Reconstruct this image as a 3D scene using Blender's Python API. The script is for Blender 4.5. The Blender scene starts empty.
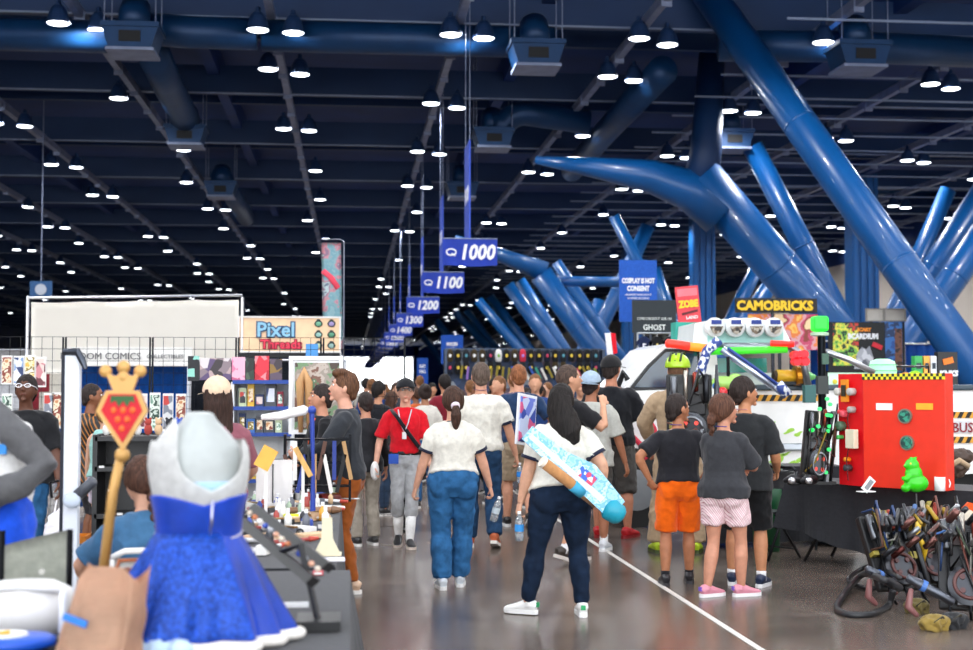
import bpy, bmesh, math, random
from mathutils import Vector, Matrix, noise
random.seed(7)
V = Vector
PI = math.pi
S = bpy.context.scene
COL = S.collection

# ---------------------------------------------------------------- camera, world, lights, exposure
CAM_Z = 1.65
FPX = 1351.0
YAW = -math.atan(136 / FPX)
PITCH = math.atan(62 / FPX / math.sqrt(1 + (136 / FPX) ** 2)) * 1.0
cam_d = bpy.data.cameras.new('camera')
cam_d.sensor_width = 36
cam_d.lens = 36 * FPX / 973
cam_d.clip_end = 900
cam_d.dof.use_dof = True
cam_d.dof.focus_distance = 11.3
cam_d.dof.aperture_fstop = 2.1
cam = bpy.data.objects.new('camera', cam_d)
COL.objects.link(cam)
cam.location = (0, 0, CAM_Z)
cam.rotation_euler = (PI / 2 + PITCH, 0, YAW)
S.camera = cam
CM = Matrix.Rotation(YAW, 3, 'Z') @ Matrix.Rotation(PI / 2 + PITCH, 3, 'X')


def ray(px, py):
    return CM @ V(((px - 486.5) / FPX, -(py - 325) / FPX, -1))


def at(px, py, Y):
    d = ray(px, py)
    return V((0, 0, CAM_Z)) + d * (Y / d.y)


def gp(px, py, z=0.0):
    d = ray(px, py)
    return V((0, 0, CAM_Z)) + d * ((z - CAM_Z) / d.z)


def atx(px, py, X):
    d = ray(px, py)
    return V((0, 0, CAM_Z)) + d * (X / d.x)


W = bpy.data.worlds.new('world')
S.world = W
W.use_nodes = True
bg = W.node_tree.nodes['Background']
bg.inputs[0].default_value = (0.93, 0.96, 1.0, 1)
bg.inputs[1].default_value = 3.3  # fill for the fronts, added through the end left open behind the camera
S.view_settings.view_transform = 'Standard'
S.view_settings.look = 'None'
S.view_settings.gamma = 1
S.view_settings.exposure = 0.46
S.cycles.max_bounces = 6
S.cycles.diffuse_bounces = 3
S.cycles.glossy_bounces = 3
S.cycles.transmission_bounces = 4
S.cycles.caustics_reflective = False
S.cycles.caustics_refractive = False
S.cycles.use_light_tree = True
S.cycles.sample_clamp_indirect = 4
LAMP_W = 360.0          # each ceiling lamp that lights the floor

# ---------------------------------------------------------------- materials
MATS = {}


def mat(name, col, rough=.7, metal=0.0, noise_amt=.12, scale=8, bump=0.0, spec=None, emit=0, sheen=0, alpha=1, trans=0, coat=0, stretch=None):
    key = (name,)
    if key in MATS:
        return MATS[key]
    m = bpy.data.materials.new(name)
    m.use_nodes = True
    nt = m.node_tree
    b = nt.nodes['Principled BSDF']
    b.inputs['Roughness'].default_value = rough
    b.inputs['Metallic'].default_value = metal
    if spec is not None:
        b.inputs['Specular IOR Level'].default_value = spec
    if sheen:
        b.inputs['Sheen Weight'].default_value = sheen
    if coat:
        b.inputs['Coat Weight'].default_value = coat
    if trans:
        b.inputs['Transmission Weight'].default_value = trans
    b.inputs['Alpha'].default_value = alpha
    tc = nt.nodes.new('ShaderNodeTexCoord')
    mp = nt.nodes.new('ShaderNodeMapping')
    nt.links.new(tc.outputs['Object'], mp.inputs[0])
    if stretch:
        mp.inputs['Scale'].default_value = stretch
    n = nt.nodes.new('ShaderNodeTexNoise')
    n.inputs['Scale'].default_value = scale
    n.inputs['Detail'].default_value = 3
    nt.links.new(mp.outputs[0], n.inputs['Vector'])
    r = nt.nodes.new('ShaderNodeValToRGB')
    c = V(col[:3])
    lo = c * (1 - noise_amt)
    hi = c * (1 + noise_amt)
    r.color_ramp.elements[0].position = .3
    r.color_ramp.elements[1].position = .7
    r.color_ramp.elements[0].color = (*lo, 1)
    r.color_ramp.elements[1].color = (*[min(1, x) for x in hi], 1)
    nt.links.new(n.outputs['Fac'], r.inputs[0])
    nt.links.new(r.outputs[0], b.inputs['Base Color'])
    if bump:
        bp = nt.nodes.new('ShaderNodeBump')
        bp.inputs['Strength'].default_value = bump
        bp.inputs['Distance'].default_value = .01
        nt.links.new(n.outputs['Fac'], bp.inputs['Height'])
        nt.links.new(bp.outputs[0], b.inputs['Normal'])
    if emit:
        b.inputs['Emission Color'].default_value = (*col[:3], 1)
        b.inputs['Emission Strength'].default_value = emit
        m.cycles.emission_sampling = 'NONE'
    MATS[key] = m
    return m


def hx(s):
    """sRGB hex to linear"""
    s = s.lstrip('#')
    o = []
    for i in (0, 2, 4):
        c = int(s[i:i + 2], 16) / 255
        o.append(c / 12.92 if c <= .04045 else ((c + .055) / 1.055) ** 2.4)
    return tuple(o)


def cm(h, kind='plain'):
    """material from a hex colour and a kind of surface"""
    c = hx(h)
    k = kind + '_' + h.lstrip('#')
    if kind == 'cloth':
        return mat(k, c, .9, 0, .10, 30, .25, spec=.2, sheen=.15)
    if kind == 'denim':
        return mat(k, c, .9, 0, .28, 14, .35, spec=.2)
    if kind == 'skin':
        return mat(k, c, .5, 0, .08, 25, .06, spec=.35)
    if kind == 'hair':
        return mat(k, c, .62, 0, .6, 70, .6, spec=.25, stretch=(1.6, 1.6, .16))
    if kind == 'metal':
        return mat(k, c, .32, .9, .06, 6)
    if kind == 'gloss':
        return mat(k, c, .22, 0, .04, 5, coat=.3)
    if kind == 'plastic':
        return mat(k, c, .4, 0, .05, 8)
    if kind == 'wood':
        return mat(k, c, .55, 0, .25, 6, .1, stretch=(6, 6, .6))
    if kind == 'glow':
        return mat(k, c, .4, 0, .02, 5, emit=.45)
    return mat(k, c, .65, 0, .06, 8)


def artwork(name, cols, scale=6, seedv=0.0, kind='voronoi', rough=.5):
    """a printed picture: patches of the given colours"""
    if ('art', name) in MATS:
        return MATS[('art', name)]
    m = bpy.data.materials.new(name)
    m.use_nodes = True
    nt = m.node_tree
    b = nt.nodes['Principled BSDF']
    b.inputs['Roughness'].default_value = rough
    tc = nt.nodes.new('ShaderNodeTexCoord')
    mp = nt.nodes.new('ShaderNodeMapping')
    mp.inputs['Location'].default_value = (seedv, seedv * 1.7, seedv * .6)
    nt.links.new(tc.outputs['Object'], mp.inputs[0])
    if kind == 'voronoi':
        n = nt.nodes.new('ShaderNodeTexVoronoi')
        n.inputs['Scale'].default_value = scale
        nt.links.new(mp.outputs[0], n.inputs['Vector'])
        sp = nt.nodes.new('ShaderNodeSeparateColor')
        nt.links.new(n.outputs['Color'], sp.inputs[0])
        out = sp.outputs[0]
    elif kind == 'checker':
        n = nt.nodes.new('ShaderNodeTexChecker')
        n.inputs['Scale'].default_value = scale
        nt.links.new(mp.outputs[0], n.inputs['Vector'])
        out = n.outputs['Fac']
    elif kind == 'wave':
        n = nt.nodes.new('ShaderNodeTexWave')
        n.bands_direction = 'DIAGONAL'
        n.inputs['Scale'].default_value = scale
        nt.links.new(mp.outputs[0], n.inputs['Vector'])
        out = n.outputs['Fac']
    else:
        n = nt.nodes.new('ShaderNodeTexNoise')
        n.inputs['Scale'].default_value = scale
        n.inputs['Detail'].default_value = 4
        nt.links.new(mp.outputs[0], n.inputs['Vector'])
        mr = nt.nodes.new('ShaderNodeMapRange')
        mr.inputs['From Min'].default_value = .3
        mr.inputs['From Max'].default_value = .7
        nt.links.new(n.outputs['Fac'], mr.inputs[0])
        out = mr.outputs[0]
    r = nt.nodes.new('ShaderNodeValToRGB')
    r.color_ramp.interpolation = 'CONSTANT'
    els = r.color_ramp.elements
    while len(els) < len(cols):
        els.new(.5)
    for i, c in enumerate(cols):
        els[i].position = i / len(cols)
        els[i].color = (*hx(c), 1)
    nt.links.new(out, r.inputs[0])
    nt.links.new(r.outputs[0], b.inputs['Base Color'])
    MATS[('art', name)] = m
    return m


# ---------------------------------------------------------------- object helpers
def tag(o, label=None, cat=None, group=None, kind=None):
    if label: o['label'] = label
    if cat: o['category'] = cat
    if group: o['group'] = group
    if kind: o['kind'] = kind
    return o


def empty(name, loc, rz=0, label=None, cat=None, group=None):
    o = bpy.data.objects.new(name, None)
    COL.objects.link(o)
    o.location = loc
    o.rotation_euler = (0, 0, rz)
    o.empty_display_size = .1
    return tag(o, label, cat, group)


def obj(name, bm, m, parent=None, smooth=False, loc=None, label=None):
    me = bpy.data.meshes.new(name)
    bmesh.ops.recalc_face_normals(bm, faces=bm.faces)
    bm.to_mesh(me)
    bm.free()
    for mm in (m if isinstance(m, (list, tuple)) else [m]):
        me.materials.append(mm)
    if smooth:
        for p in me.polygons:
            p.use_smooth = True
    o = bpy.data.objects.new(name, me)
    COL.objects.link(o)
    if parent: o.parent = parent
    if loc is not None: o.location = loc
    if label: o['label'] = label
    return o


KIDS = {}


def kids(o):
    return [c for c in COL.objects if c.parent == o]


def copy_tree(o, parent=None, loc=None, rz=None, swap=None):
    c = o.copy()
    COL.objects.link(c)
    c.parent = parent
    if loc is not None: c.location = loc
    if rz is not None: c.rotation_euler = (0, 0, rz)
    if swap and o.type == 'MESH' and o.name.split('.')[0] in swap:
        c.data = o.data.copy()
        c.data.materials[0] = swap[o.name.split('.')[0]]
    for ch in list(o.children):
        copy_tree(ch, c, swap=swap)
    return c


class B:
    """collects shapes in one bmesh"""
    def __init__(s, M=None):
        s.bm = bmesh.new()
        s.M = M

    def _done(s, vs):
        if s.M is not None:
            bmesh.ops.transform(s.bm, matrix=s.M, verts=vs)

    def box(s, c, size, rot=None, bev=0):
        r = bmesh.ops.create_cube(s.bm, size=1)
        vs = r['verts']
        m = Matrix.Translation(c) @ (rot.to_4x4() if rot is not None else Matrix.Identity(4)) @ Matrix.Diagonal((*size, 1))
        bmesh.ops.transform(s.bm, matrix=m, verts=vs)
        if bev:
            es = list({e for v in vs for e in v.link_edges})
            q = bmesh.ops.bevel(s.bm, geom=es, offset=bev, segments=2, affect='EDGES', profile=.5)
            vs = list({v for f in q['faces'] for v in f.verts} | {v for v in vs if v.is_valid})
        s._done(vs)
        return s

    def ell(s, c, r, rot=None, u=20, v=12):
        q = bmesh.ops.create_uvsphere(s.bm, u_segments=u, v_segments=v, radius=1)
        r = (r, r, r) if isinstance(r, (int, float)) else r
        m = Matrix.Translation(c) @ (rot.to_4x4() if rot is not None else Matrix.Identity(4)) @ Matrix.Diagonal((*r, 1))
        bmesh.ops.transform(s.bm, matrix=m, verts=q['verts'])
        s._done(q['verts'])
        return s

    def tube(s, pts, rads, ref=None, seg=12, dome=0.0, flat=False):
        pts = [V(p) for p in pts]
        n = len(pts)
        if isinstance(rads, (int, float)):
            rads = [rads] * n
        rads = [(r, r) if isinstance(r, (int, float)) else r for r in rads]
        if dome:
            t0 = (pts[0] - pts[1]).normalized()
            t1 = (pts[-1] - pts[-2]).normalized()
            a, b_ = rads[0], rads[-1]
            d0 = dome * min(a)
            d1 = dome * min(b_)
            pts = [pts[0] + t0 * d0, pts[0] + t0 * d0 * .7] + pts + [pts[-1] + t1 * d1 * .7, pts[-1] + t1 * d1]
            rads = [(a[0] * .25, a[1] * .25), (a[0] * .7, a[1] * .7)] + rads + [(b_[0] * .7, b_[1] * .7), (b_[0] * .25, b_[1] * .25)]
            n = len(pts)
        rings = []
        prev = None
        vs = []
        for i in range(n):
            t = (pts[min(i + 1, n - 1)] - pts[max(i - 1, 0)])
            if t.length < 1e-7: t = V((0, 0, 1))
            t.normalize()
            rf = V(ref) if ref is not None else (prev if prev is not None else (V((1, 0, 0)) if abs(t.x) < .9 else V((0, 1, 0))))
            u = rf - t * rf.dot(t)
            if u.length < 1e-4:
                u = t.orthogonal()
            u.normalize()
            if ref is None: prev = u
            w = t.cross(u)
            ring = []
            for k in range(seg):
                a = 2 * PI * k / seg
                v = s.bm.verts.new(pts[i] + u * (math.cos(a) * rads[i][0]) + w * (math.sin(a) * rads[i][1]))
                ring.append(v)
            rings.append(ring)
            vs += ring
        for i in range(n - 1):
            for k in range(seg):
                k2 = (k + 1) % seg
                s.bm.faces.new((rings[i][k], rings[i][k2], rings[i + 1][k2], rings[i + 1][k]))
        s.bm.faces.new(rings[0][::-1])
        s.bm.faces.new(rings[-1])
        s._done(vs)
        return s

    def cyl(s, a, b, r, r2=None, seg=16):
        return s.tube([a, b], [r, r if r2 is None else r2], seg=seg)

    def lathe(s, prof, c=(0, 0, 0), seg=24, sx=1, sy=1, wave=None):
        """prof: (r,z) list; wave(ang,i)->multiplier"""
        rings = []
        vs = []
        for i, (r, z) in enumerate(prof):
            ring = []
            for k in range(seg):
                a = 2 * PI * k / seg
                m = wave(a, i) if wave else 1
                v = s.bm.verts.new((c[0] + math.cos(a) * r * m * sx, c[1] + math.sin(a) * r * m * sy, c[2] + z))
                ring.append(v)
            rings.append(ring)
            vs += ring
        for i in range(len(prof) - 1):
            for k in range(seg):
                k2 = (k + 1) % seg
                s.bm.faces.new((rings[i][k], rings[i][k2], rings[i + 1][k2], rings[i + 1][k]))
        s.bm.faces.new(rings[0][::-1])
        s.bm.faces.new(rings[-1])
        s._done(vs)
        return s

    def prism(s, pts, d, origin=(0, 0, 0), ux=(1, 0, 0), uy=(0, 0, 1)):
        """2D outline extruded by thickness d along ux x uy, centred"""
        ux = V(ux); uy = V(uy); o = V(origin)
        nrm = ux.cross(uy).normalized()
        f = [s.bm.verts.new(o + ux * p[0] + uy * p[1] - nrm * d / 2) for p in pts]
        g = [s.bm.verts.new(o + ux * p[0] + uy * p[1] + nrm * d / 2) for p in pts]
        n = len(pts)
        s.bm.faces.new(f[::-1])
        s.bm.faces.new(g)
        for k in range(n):
            s.bm.faces.new((f[k], f[(k + 1) % n], g[(k + 1) % n], g[k]))
        s._done(f + g)
        return s

    def grid(s, fn, nu, nv, thick=0):
        """sheet fn(u,v)->point; with thickness along normal when thick"""
        vs = [[s.bm.verts.new(fn(i / nu, j / nv)) for j in range(nv + 1)] for i in range(nu + 1)]
        fs = []
        for i in range(nu):
            for j in range(nv):
                fs.append(s.bm.faces.new((vs[i][j], vs[i + 1][j], vs[i + 1][j + 1], vs[i][j + 1])))
        if thick:
            bmesh.ops.solidify(s.bm, geom=fs, thickness=thick)
        s._done([v for r in vs for v in r])
        return s

    def to(s, name, m, parent=None, smooth=False, loc=None, label=None):
        return obj(name, s.bm, m, parent, smooth, loc, label)


def text(body, size, m, parent, loc, rot=(PI / 2, 0, 0), name='lettering', ext=.004, align='CENTER', sx=1.0, shear=0, off=0.0):
    cu = bpy.data.curves.new('t', 'FONT')
    cu.body = body
    cu.size = size
    cu.extrude = ext
    cu.align_x = align
    cu.align_y = 'CENTER'
    cu.shear = shear
    cu.offset = off
    cu.resolution_u = 2
    o = bpy.data.objects.new('t', cu)
    COL.objects.link(o)
    dg = bpy.context.evaluated_depsgraph_get()
    me = bpy.data.meshes.new_from_object(o.evaluated_get(dg))
    bpy.data.objects.remove(o)
    me.materials.clear()
    me.materials.append(m)
    n = bpy.data.objects.new(name, me)
    COL.objects.link(n)
    n.parent = parent
    n.location = loc
    n.rotation_euler = rot
    n.scale = (sx, 1, 1)
    return n


def remesh(bm, voxel, smooth_it=2, wr=0.0, wf=7.0, wz=1.0, seedv=0.0, crease=0):
    """fuse overlapping closed shapes into one continuous skin; optional soft folds"""
    me = bpy.data.meshes.new('tmp')
    bmesh.ops.recalc_face_normals(bm, faces=bm.faces)
    bm.to_mesh(me)
    bm.free()
    o = bpy.data.objects.new('tmp', me)
    COL.objects.link(o)
    r = o.modifiers.new('r', 'REMESH')
    r.mode = 'VOXEL'
    r.voxel_size = voxel
    if smooth_it:
        q = o.modifiers.new('s', 'SMOOTH')
        q.iterations = smooth_it
        q.factor = .5
    dg = bpy.context.evaluated_depsgraph_get()
    me2 = bpy.data.meshes.new_from_object(o.evaluated_get(dg))
    bpy.data.objects.remove(o)
    bpy.data.meshes.remove(me)
    b = bmesh.new()
    b.from_mesh(me2)
    bpy.data.meshes.remove(me2)
    if wr:
        b.normal_update()
        for v in b.verts:
            p = V((v.co.x * wf + seedv, v.co.y * wf, v.co.z * wf * wz))
            d = noise.noise(p) + .5 * noise.noise(p * 2.1)
            if crease: d = 1 - 2.2 * abs(d)
            v.co += v.normal * (d * wr)
    return b

# ---------------------------------------------------------------- the hall
NAVY = mat('ceiling_navy', hx('#073474'), .7, 0, .2, .6)
BEAM = mat('beam_navy', hx('#08315f'), .55, 0, .1, 1)
COLB = mat('column_blue', hx('#085394'), .36, 0, .06, 1.5, coat=.2)
RAIL = mat('rail_grey', hx('#8490ae'), .5, .2, .15, 3)
DUCT = mat('duct_blue', hx('#0c3a66'), .45, .25, .12, 2)
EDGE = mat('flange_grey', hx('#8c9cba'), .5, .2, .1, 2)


def floor_mat():
    m = bpy.data.materials.new('polished_concrete')
    m.use_nodes = True
    nt = m.node_tree
    b = nt.nodes['Principled BSDF']
    tc = nt.nodes.new('ShaderNodeTexCoord')
    n = nt.nodes.new('ShaderNodeTexNoise'); n.inputs['Scale'].default_value = .55; n.inputs['Detail'].default_value = 8; n.inputs['Roughness'].default_value = .65
    n2 = nt.nodes.new('ShaderNodeTexNoise'); n2.inputs['Scale'].default_value = 9; n2.inputs['Detail'].default_value = 5
    nt.links.new(tc.outputs['Object'], n.inputs['Vector'])
    nt.links.new(tc.outputs['Object'], n2.inputs['Vector'])
    r = nt.nodes.new('ShaderNodeValToRGB')
    r.color_ramp.elements[0].position = .3; r.color_ramp.elements[0].color = (*hx('#4a413b'), 1)
    r.color_ramp.elements[1].position = .7; r.color_ramp.elements[1].color = (*hx('#776a60'), 1)
    nt.links.new(n.outputs['Fac'], r.inputs[0])
    mx = nt.nodes.new('ShaderNodeMix'); mx.data_type = 'RGBA'; mx.blend_type = 'OVERLAY'; mx.inputs[0].default_value = .15
    nt.links.new(r.outputs[0], mx.inputs[6]); nt.links.new(n2.outputs['Fac'], mx.inputs[7])
    nt.links.new(mx.outputs[2], b.inputs['Base Color'])
    rr = nt.nodes.new('ShaderNodeMapRange'); rr.inputs['To Min'].default_value = .14; rr.inputs['To Max'].default_value = .34
    nt.links.new(n.outputs['Fac'], rr.inputs[0]); nt.links.new(rr.outputs[0], b.inputs['Roughness'])
    b.inputs['Specular IOR Level'].default_value = .62
    return m


def struct(name, b, m, **k):
    o = b.to(name, m, **k)
    o['kind'] = 'structure'
    return o


X0, X1, Y0, Y1, ZC = -46, 27, -14, 300, 10.8
struct('floor', B().box(((X0 + X1) / 2, (Y0 + Y1) / 2, -.05), (X1 - X0, Y1 - Y0, .1)), floor_mat())
struct('ceiling', B().box(((X0 + X1) / 2, (Y0 + Y1) / 2, ZC + .1), (X1 - X0, Y1 - Y0, .2)), NAVY)
struct('wall_left', B().box((X0 - .1, (Y0 + Y1) / 2, ZC / 2), (.2, Y1 - Y0, ZC)), NAVY)
struct('wall_right', B().box((X1 + .1, (Y0 + Y1) / 2, 4.2), (.2, Y1 - Y0, 8.4)), mat('wall_beige', hx('#e6dacd'), .8, 0, .05, .5))
struct('trim_1', B().box((X1 + .1, (Y0 + Y1) / 2, 9.6), (.24, Y1 - Y0, 2.4)), NAVY)
# far end: a glazed daylight opening left of centre in a dark wall
w = B()
w.box((X0 / 2 - 1, Y1 + .1, ZC / 2), (-X0 - 2, .2, ZC))
w.box((20.5, Y1 + .1, ZC / 2), (13, .2, ZC))
w.box((6.5, Y1 + .1, 9.6), (17, .2, 2.4))
struct('wall_back', w, NAVY)
w = B()
for x in (-1.6, 2.4, 6.4, 10.4, 13.9):
    w.box((x, Y1, 4.2), (.35, .25, 8.4))
w.box((6.2, Y1, 8.3), (15.8, .25, .3))
struct('window_1', w, mat('window_frame', hx('#d8dde2'), .5))
tag(B().box((2.57, 12, .002), (.045, 21, .004)).to('floor_tape', cm('#dcd8d0')), 'long white tape line along the polished concrete floor of the aisle', 'tape')

# purlins across the hall; pale strips paint in the light on their bottom flanges
for i in range(26):
    y = 29.2 + 7.6 * i if i else 29.2
    b = B()
    b.box(((X0 + X1) / 2, y, 9.95), (X1 - X0, .3, .75))
    o = struct('ceiling_beam', b, BEAM)
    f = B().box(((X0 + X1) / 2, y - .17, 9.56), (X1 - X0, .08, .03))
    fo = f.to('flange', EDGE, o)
for i in range(22):
    y = 33 + 7.6 * i
    struct('ceiling_beam', B().box(((X0 + X1) / 2, y, 10.35), (X1 - X0, .18, .5)), BEAM)
# close-set conduits in the right-hand bays
for i in range(30):
    y = 27 + 2.53 * i
    struct('ceiling_conduit', B().box((18, y, 9.3), (18, .045, .045)), EDGE)
# lengthwise rails
for k in range(-9, 7):
    x = 2.3 + 4.0 * k
    b = B().box((x, 150, 9.5), (.16, 262, .2))
    for j in range(60):
        b.box((x, 24 + 2.4 * j, 9.42), (.22, .07, .24))
    o = b.to('lighting_rail', RAIL)
    o['kind'] = 'structure'
    o.name = 'ceiling_rail'
    if k % 2 == 0:
        struct('ceiling_girder', B().box((x + 2, 150, 10.4), (.3, 262, .7)), NAVY)

# high-bay lamps in pairs along each rail
LENS = mat('lamp_lens', (.86, .92, 1.0), .4, emit=8, noise_amt=0)
HOUS = mat('lamp_housing', hx('#203c66'), .5, .3)


def make_lamp():
    root = empty('ceiling_lamp', (0, 0, 0), label='round white high-bay lamp hanging from the dark blue ceiling', cat='lamp', group='high-bay lamps on the ceiling rails')
    b = B()
    b.lathe([(.02, .50), (.05, .48), (.06, .38), (.11, .36), (.17, .27), (.215, .14), (.24, .02), (.25, 0), (.232, 0), (.2, .03), (.03, .05)], seg=20)
    b.to('lamp_shade', HOUS, root, smooth=False)
    B().lathe([(.03, .0), (.2, -.005), (.222, .012), (.2, .04), (.03, .04)], seg=20).to('lens', LENS, root)
    return root


lamp_sites = []
for k in range(-9, 7):
    x = 2.42 + 4.0 * k
    odd = k % 2
    ys = [27.9] + [(35.0 if not odd else 31.5) + 7.2 * i for i in range(31)]
    for y in ys:
        for sx in (-.36, .36):
            if random.random() < (.06 if y < 45 else .25 if y < 75 else .5 if y < 130 else .72): continue
            lamp_sites.append((x + sx, y + (.35 if sx > 0 else 0) + random.uniform(-.1, .1)))


def inview(x, y, z, m=6):
    p = CM.transposed() @ (V((x, y, z)) - V((0, 0, CAM_Z)))
    if p.z > 0: return False
    px = 486.5 + FPX * p.x / -p.z
    py = 325 - FPX * p.y / -p.z
    return -m < px < 973 + m and -m < py < 650 + m


vis = sorted([s for s in lamp_sites if inview(s[0], s[1], 9.1)], key=lambda s: s[1])
proto = make_lamp()
for i, (x, y) in enumerate(vis[:280]):
    o = proto if i == 0 else copy_tree(proto)
    o.location = (x, y, 9.02)
b = B(); b2 = B()
rest = vis[280:]
for x, y in rest:
    b.lathe([(.05, .6), (.13, .3), (.24, .02), (.2, .0)], c=(x, y, 9.02), seg=8)
    b2.lathe([(.03, -.01), (.22, .0), (.2, .02)], c=(x, y, 9.02), seg=8)
if rest:
    f = tag(empty('distant_ceiling_lamp', (0, 0, 0)), 'far rows of tiny white lamps under the ceiling at the end of the hall', 'lamps', kind='stuff')
    for ob in (b.to('lamp_shade', HOUS, f), b2.to('lens', LENS, f)):
        ob['kind'] = 'stuff'
# the light the lamps give
ld = bpy.data.lights.new('lamp_light', 'SPOT')
ld.energy = LAMP_W
ld.color = (.95, .97, 1.0)
ld.spot_size = math.radians(165)
ld.spot_blend = .5
ld.shadow_soft_size = .2
for k in range(-5, 6):
    for i in range(13):
        o = bpy.data.objects.new('lamp_light', ld)
        COL.objects.link(o)
        o.location = (2.42 + 4 * k, -8 + 7.2 * i + (3.6 if k % 2 else 0), 8.98)

# air-conditioning diffusers and the round ducts that feed them
def diffuser(x, y, z, s=1.0, lab=''):
    root = empty('air_diffuser', (x, y, z), label=lab, cat='air vent')
    b = B()
    b.prism([(-.42 * s, 0), (.42 * s, 0), (.55 * s, .42 * s), (-.55 * s, .42 * s)], .9 * s)
    b.box((0, 0, .46 * s), (1.15 * s, 1.0 * s, .1 * s))
    b.to('vent_box', DUCT, root)
    B().box((0, -.46 * s, .22 * s), (.42 * s, .04, .22 * s)).to('grille', cm('#070b12'), root)
    B().box((0, 0, -.03), (.95 * s, .95 * s, .06)).to('rim', RAIL, root)
    hr = B()
    for sx in (-.5, .5):
        for sy in (-.42, .42): hr.cyl((sx, sy, .45), (sx, sy, ZC - z), .012, seg=6)
    hr.to('hanger_rod', RAIL, root)
    B().tube([(0, 0, .5 * s), (0, .1, .75 * s), (0, .3, 1.0 * s)], [.3 * s, .32 * s, .3 * s], seg=20).to('neck', DUCT, root, smooth=True)
    return root


DF = [(-4.4, 27.6, 8.4, 'blue air diffuser box with round neck, nearest on the left of the ceiling'),
      (-4.6, 38.2, 8.4, 'blue air diffuser box second from the camera on the left side'),
      (-4.6, 48.5, 8.4, 'blue air diffuser box third from the camera on the left side'),
      (3.85, 27.9, 8.35, 'blue air diffuser box nearest above the middle of the aisle'),
      (3.95, 37.5, 8.35, 'blue air diffuser box behind the nearest middle one'),
      (3.9, 47.5, 8.35, 'blue air diffuser box third over the middle, in shade'),
      (10.7, 27.5, 8.4, 'blue air diffuser box at upper right beside the thick slanted column'),
      (10.65, 37, 8.35, 'blue air diffuser box behind the thick slanted column')]
def arc(c, r, a0, a1, n, ux, uy):
    return [V(c) + V(ux) * (r * math.cos(a0 + (a1 - a0) * i / n)) + V(uy) * (r * math.sin(a0 + (a1 - a0) * i / n)) for i in range(n + 1)]


DROOT = [diffuser(a[0], a[1], a[2], 1.0, a[3]) for a in DF]


def duct(pts, r, k):
    """round sheet-metal duct feeding diffuser k"""
    o = DROOT[k]
    B().tube([V(p) - o.location for p in pts], r, seg=20).to('air_duct', DUCT, o, smooth=True)


duct([(-20, 28.7, 8.98), (-5, 28.7, 8.98), (-4.4, 28.4, 9.1)], .34, 0)
duct([(-4.4, 28.6, 9.15), (-3.4, 28.6, 9.1), (-2, 28.6, 9.1)], .34, 0)
duct([(-1.9, 28.7, 9.1), (4.4, 28.7, 9.1)], .34, 3)
duct([(-4.6, 38.2, 9.1), (-4.6, 37, 9.12), (-4.5, 33, 9.1), (-4.4, 30, 9.1)], .38, 1)
duct([(3.95, 37.5, 9.0)] + arc((4.9, 37.5, 8.55), .8, PI * .8, PI / 2, 5, (1, 0, 0), (0, 0, 1)) + [V((6.7, 37.6, 9.15))], .34, 4)
duct([(7.6, 46, 9.1), (7.4, 38.6, 9.1), (7.3, 31, 9.1)], .36, 5)
duct([(-4.6, 48.5, 9.1), (-4.6, 60, 9.1)], .38, 2)
duct([(8.0, 28.6, 9.1), (10.7, 28.4, 9.1), (14, 28.6, 9.1)], .34, 6)

# slanted steel columns
def column(p, q, r0, r1, lab, ext=True):
    p = V(p); q = V(q)
    if ext and q.z > 0:
        d = (q - p)
        k = p.z / (p.z - q.z)
        q2 = p + d * k
        r1 = r0 + (r1 - r0) * k
        q = q2
    root = empty('slanted_column', q, label=lab, cat='column')
    b = B().tube([p - q, (p * .5 + q * .5) - q, V((0, 0, 0))], [r0, (r0 + r1) / 2, r1], seg=32)
    b.to('shaft', COLB, root, smooth=True)
    d = (q - p).normalized()
    L = (q - p).length
    for f in (.33, .62):
        c = (p - q) + d * (L * f)
        rr = (r0 + (r1 - r0) * f) * 1.006
        B().tube([c - d * .03, c + d * .03], [rr, rr], seg=32).to('weld_band', COLB, root, smooth=True)
    return root


column(at(700, -18, 28.7), at(1008, 418, 23.5), .35, .38, 'thick blue slanted steel column crossing the whole upper right')
column(at(700, 176, 35), at(868, 372, 35), .58, .58, 'thick blue slanted column descending behind the brick-toy shop sign')
column(at(752, 146, 37), at(868, 372, 37), .30, .34, 'slim blue slanted column parallel to the thicker branch before the beige wall')
column(at(948, 190, 42), at(868, 372, 42), .26, .3, 'slim blue column leaning right in front of the beige wall')
column(at(985, 184, 40), at(880, 350, 40), .30, .36, 'blue column leaning right at the right edge, left of its twin')
column(at(1010, 196, 38), at(890, 370, 38), .42, .42, 'broad blue column leaning right at the right edge of the hall')
column(at(541, 274, 50), at(632, 400, 50), .44, .44, 'blue slanted column with bright highlight behind the distant crowd')
column(at(556, 262, 54), at(630, 372, 54), .22, .26, 'slim blue column beside the brightly lit one past the crowd')
column(at(648, 226, 56), at(580, 372, 56), .3, .3, 'blue column leaning right behind the blue policy banner')
column(at(614, 216, 46), at(668, 320, 46), .2, .22, 'blue slanted column behind the top of the policy banner')
column(at(764, 254, 60), at(716, 350, 60), .32, .32, 'pale blue lit column leaning right above the truck')
column(at(785, 262, 58), at(728, 350, 58), .36, .36, 'blue column leaning right beneath the thick branch')
k = 0
for (x, yt, xb, Y) in ((508, 285, 572, 66), (520, 280, 580, 72), (478, 300, 540, 84), (490, 296, 548, 90), (455, 312, 512, 105), (466, 310, 516, 112),
                       (600, 300, 575, 64), (436, 320, 480, 130), (422, 335, 450, 150), (655, 268, 690, 70)):
    words = ['nearest', 'second', 'third', 'fourth', 'fifth', 'sixth', 'seventh', 'eighth', 'ninth', 'tenth', 'eleventh', 'twelfth'][k]
    column(at(x, yt, Y), at(xb, 374, Y), .3, .34, 'small far blue column, %s of the row receding behind the hanging signs' % words)
    k += 1


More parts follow.
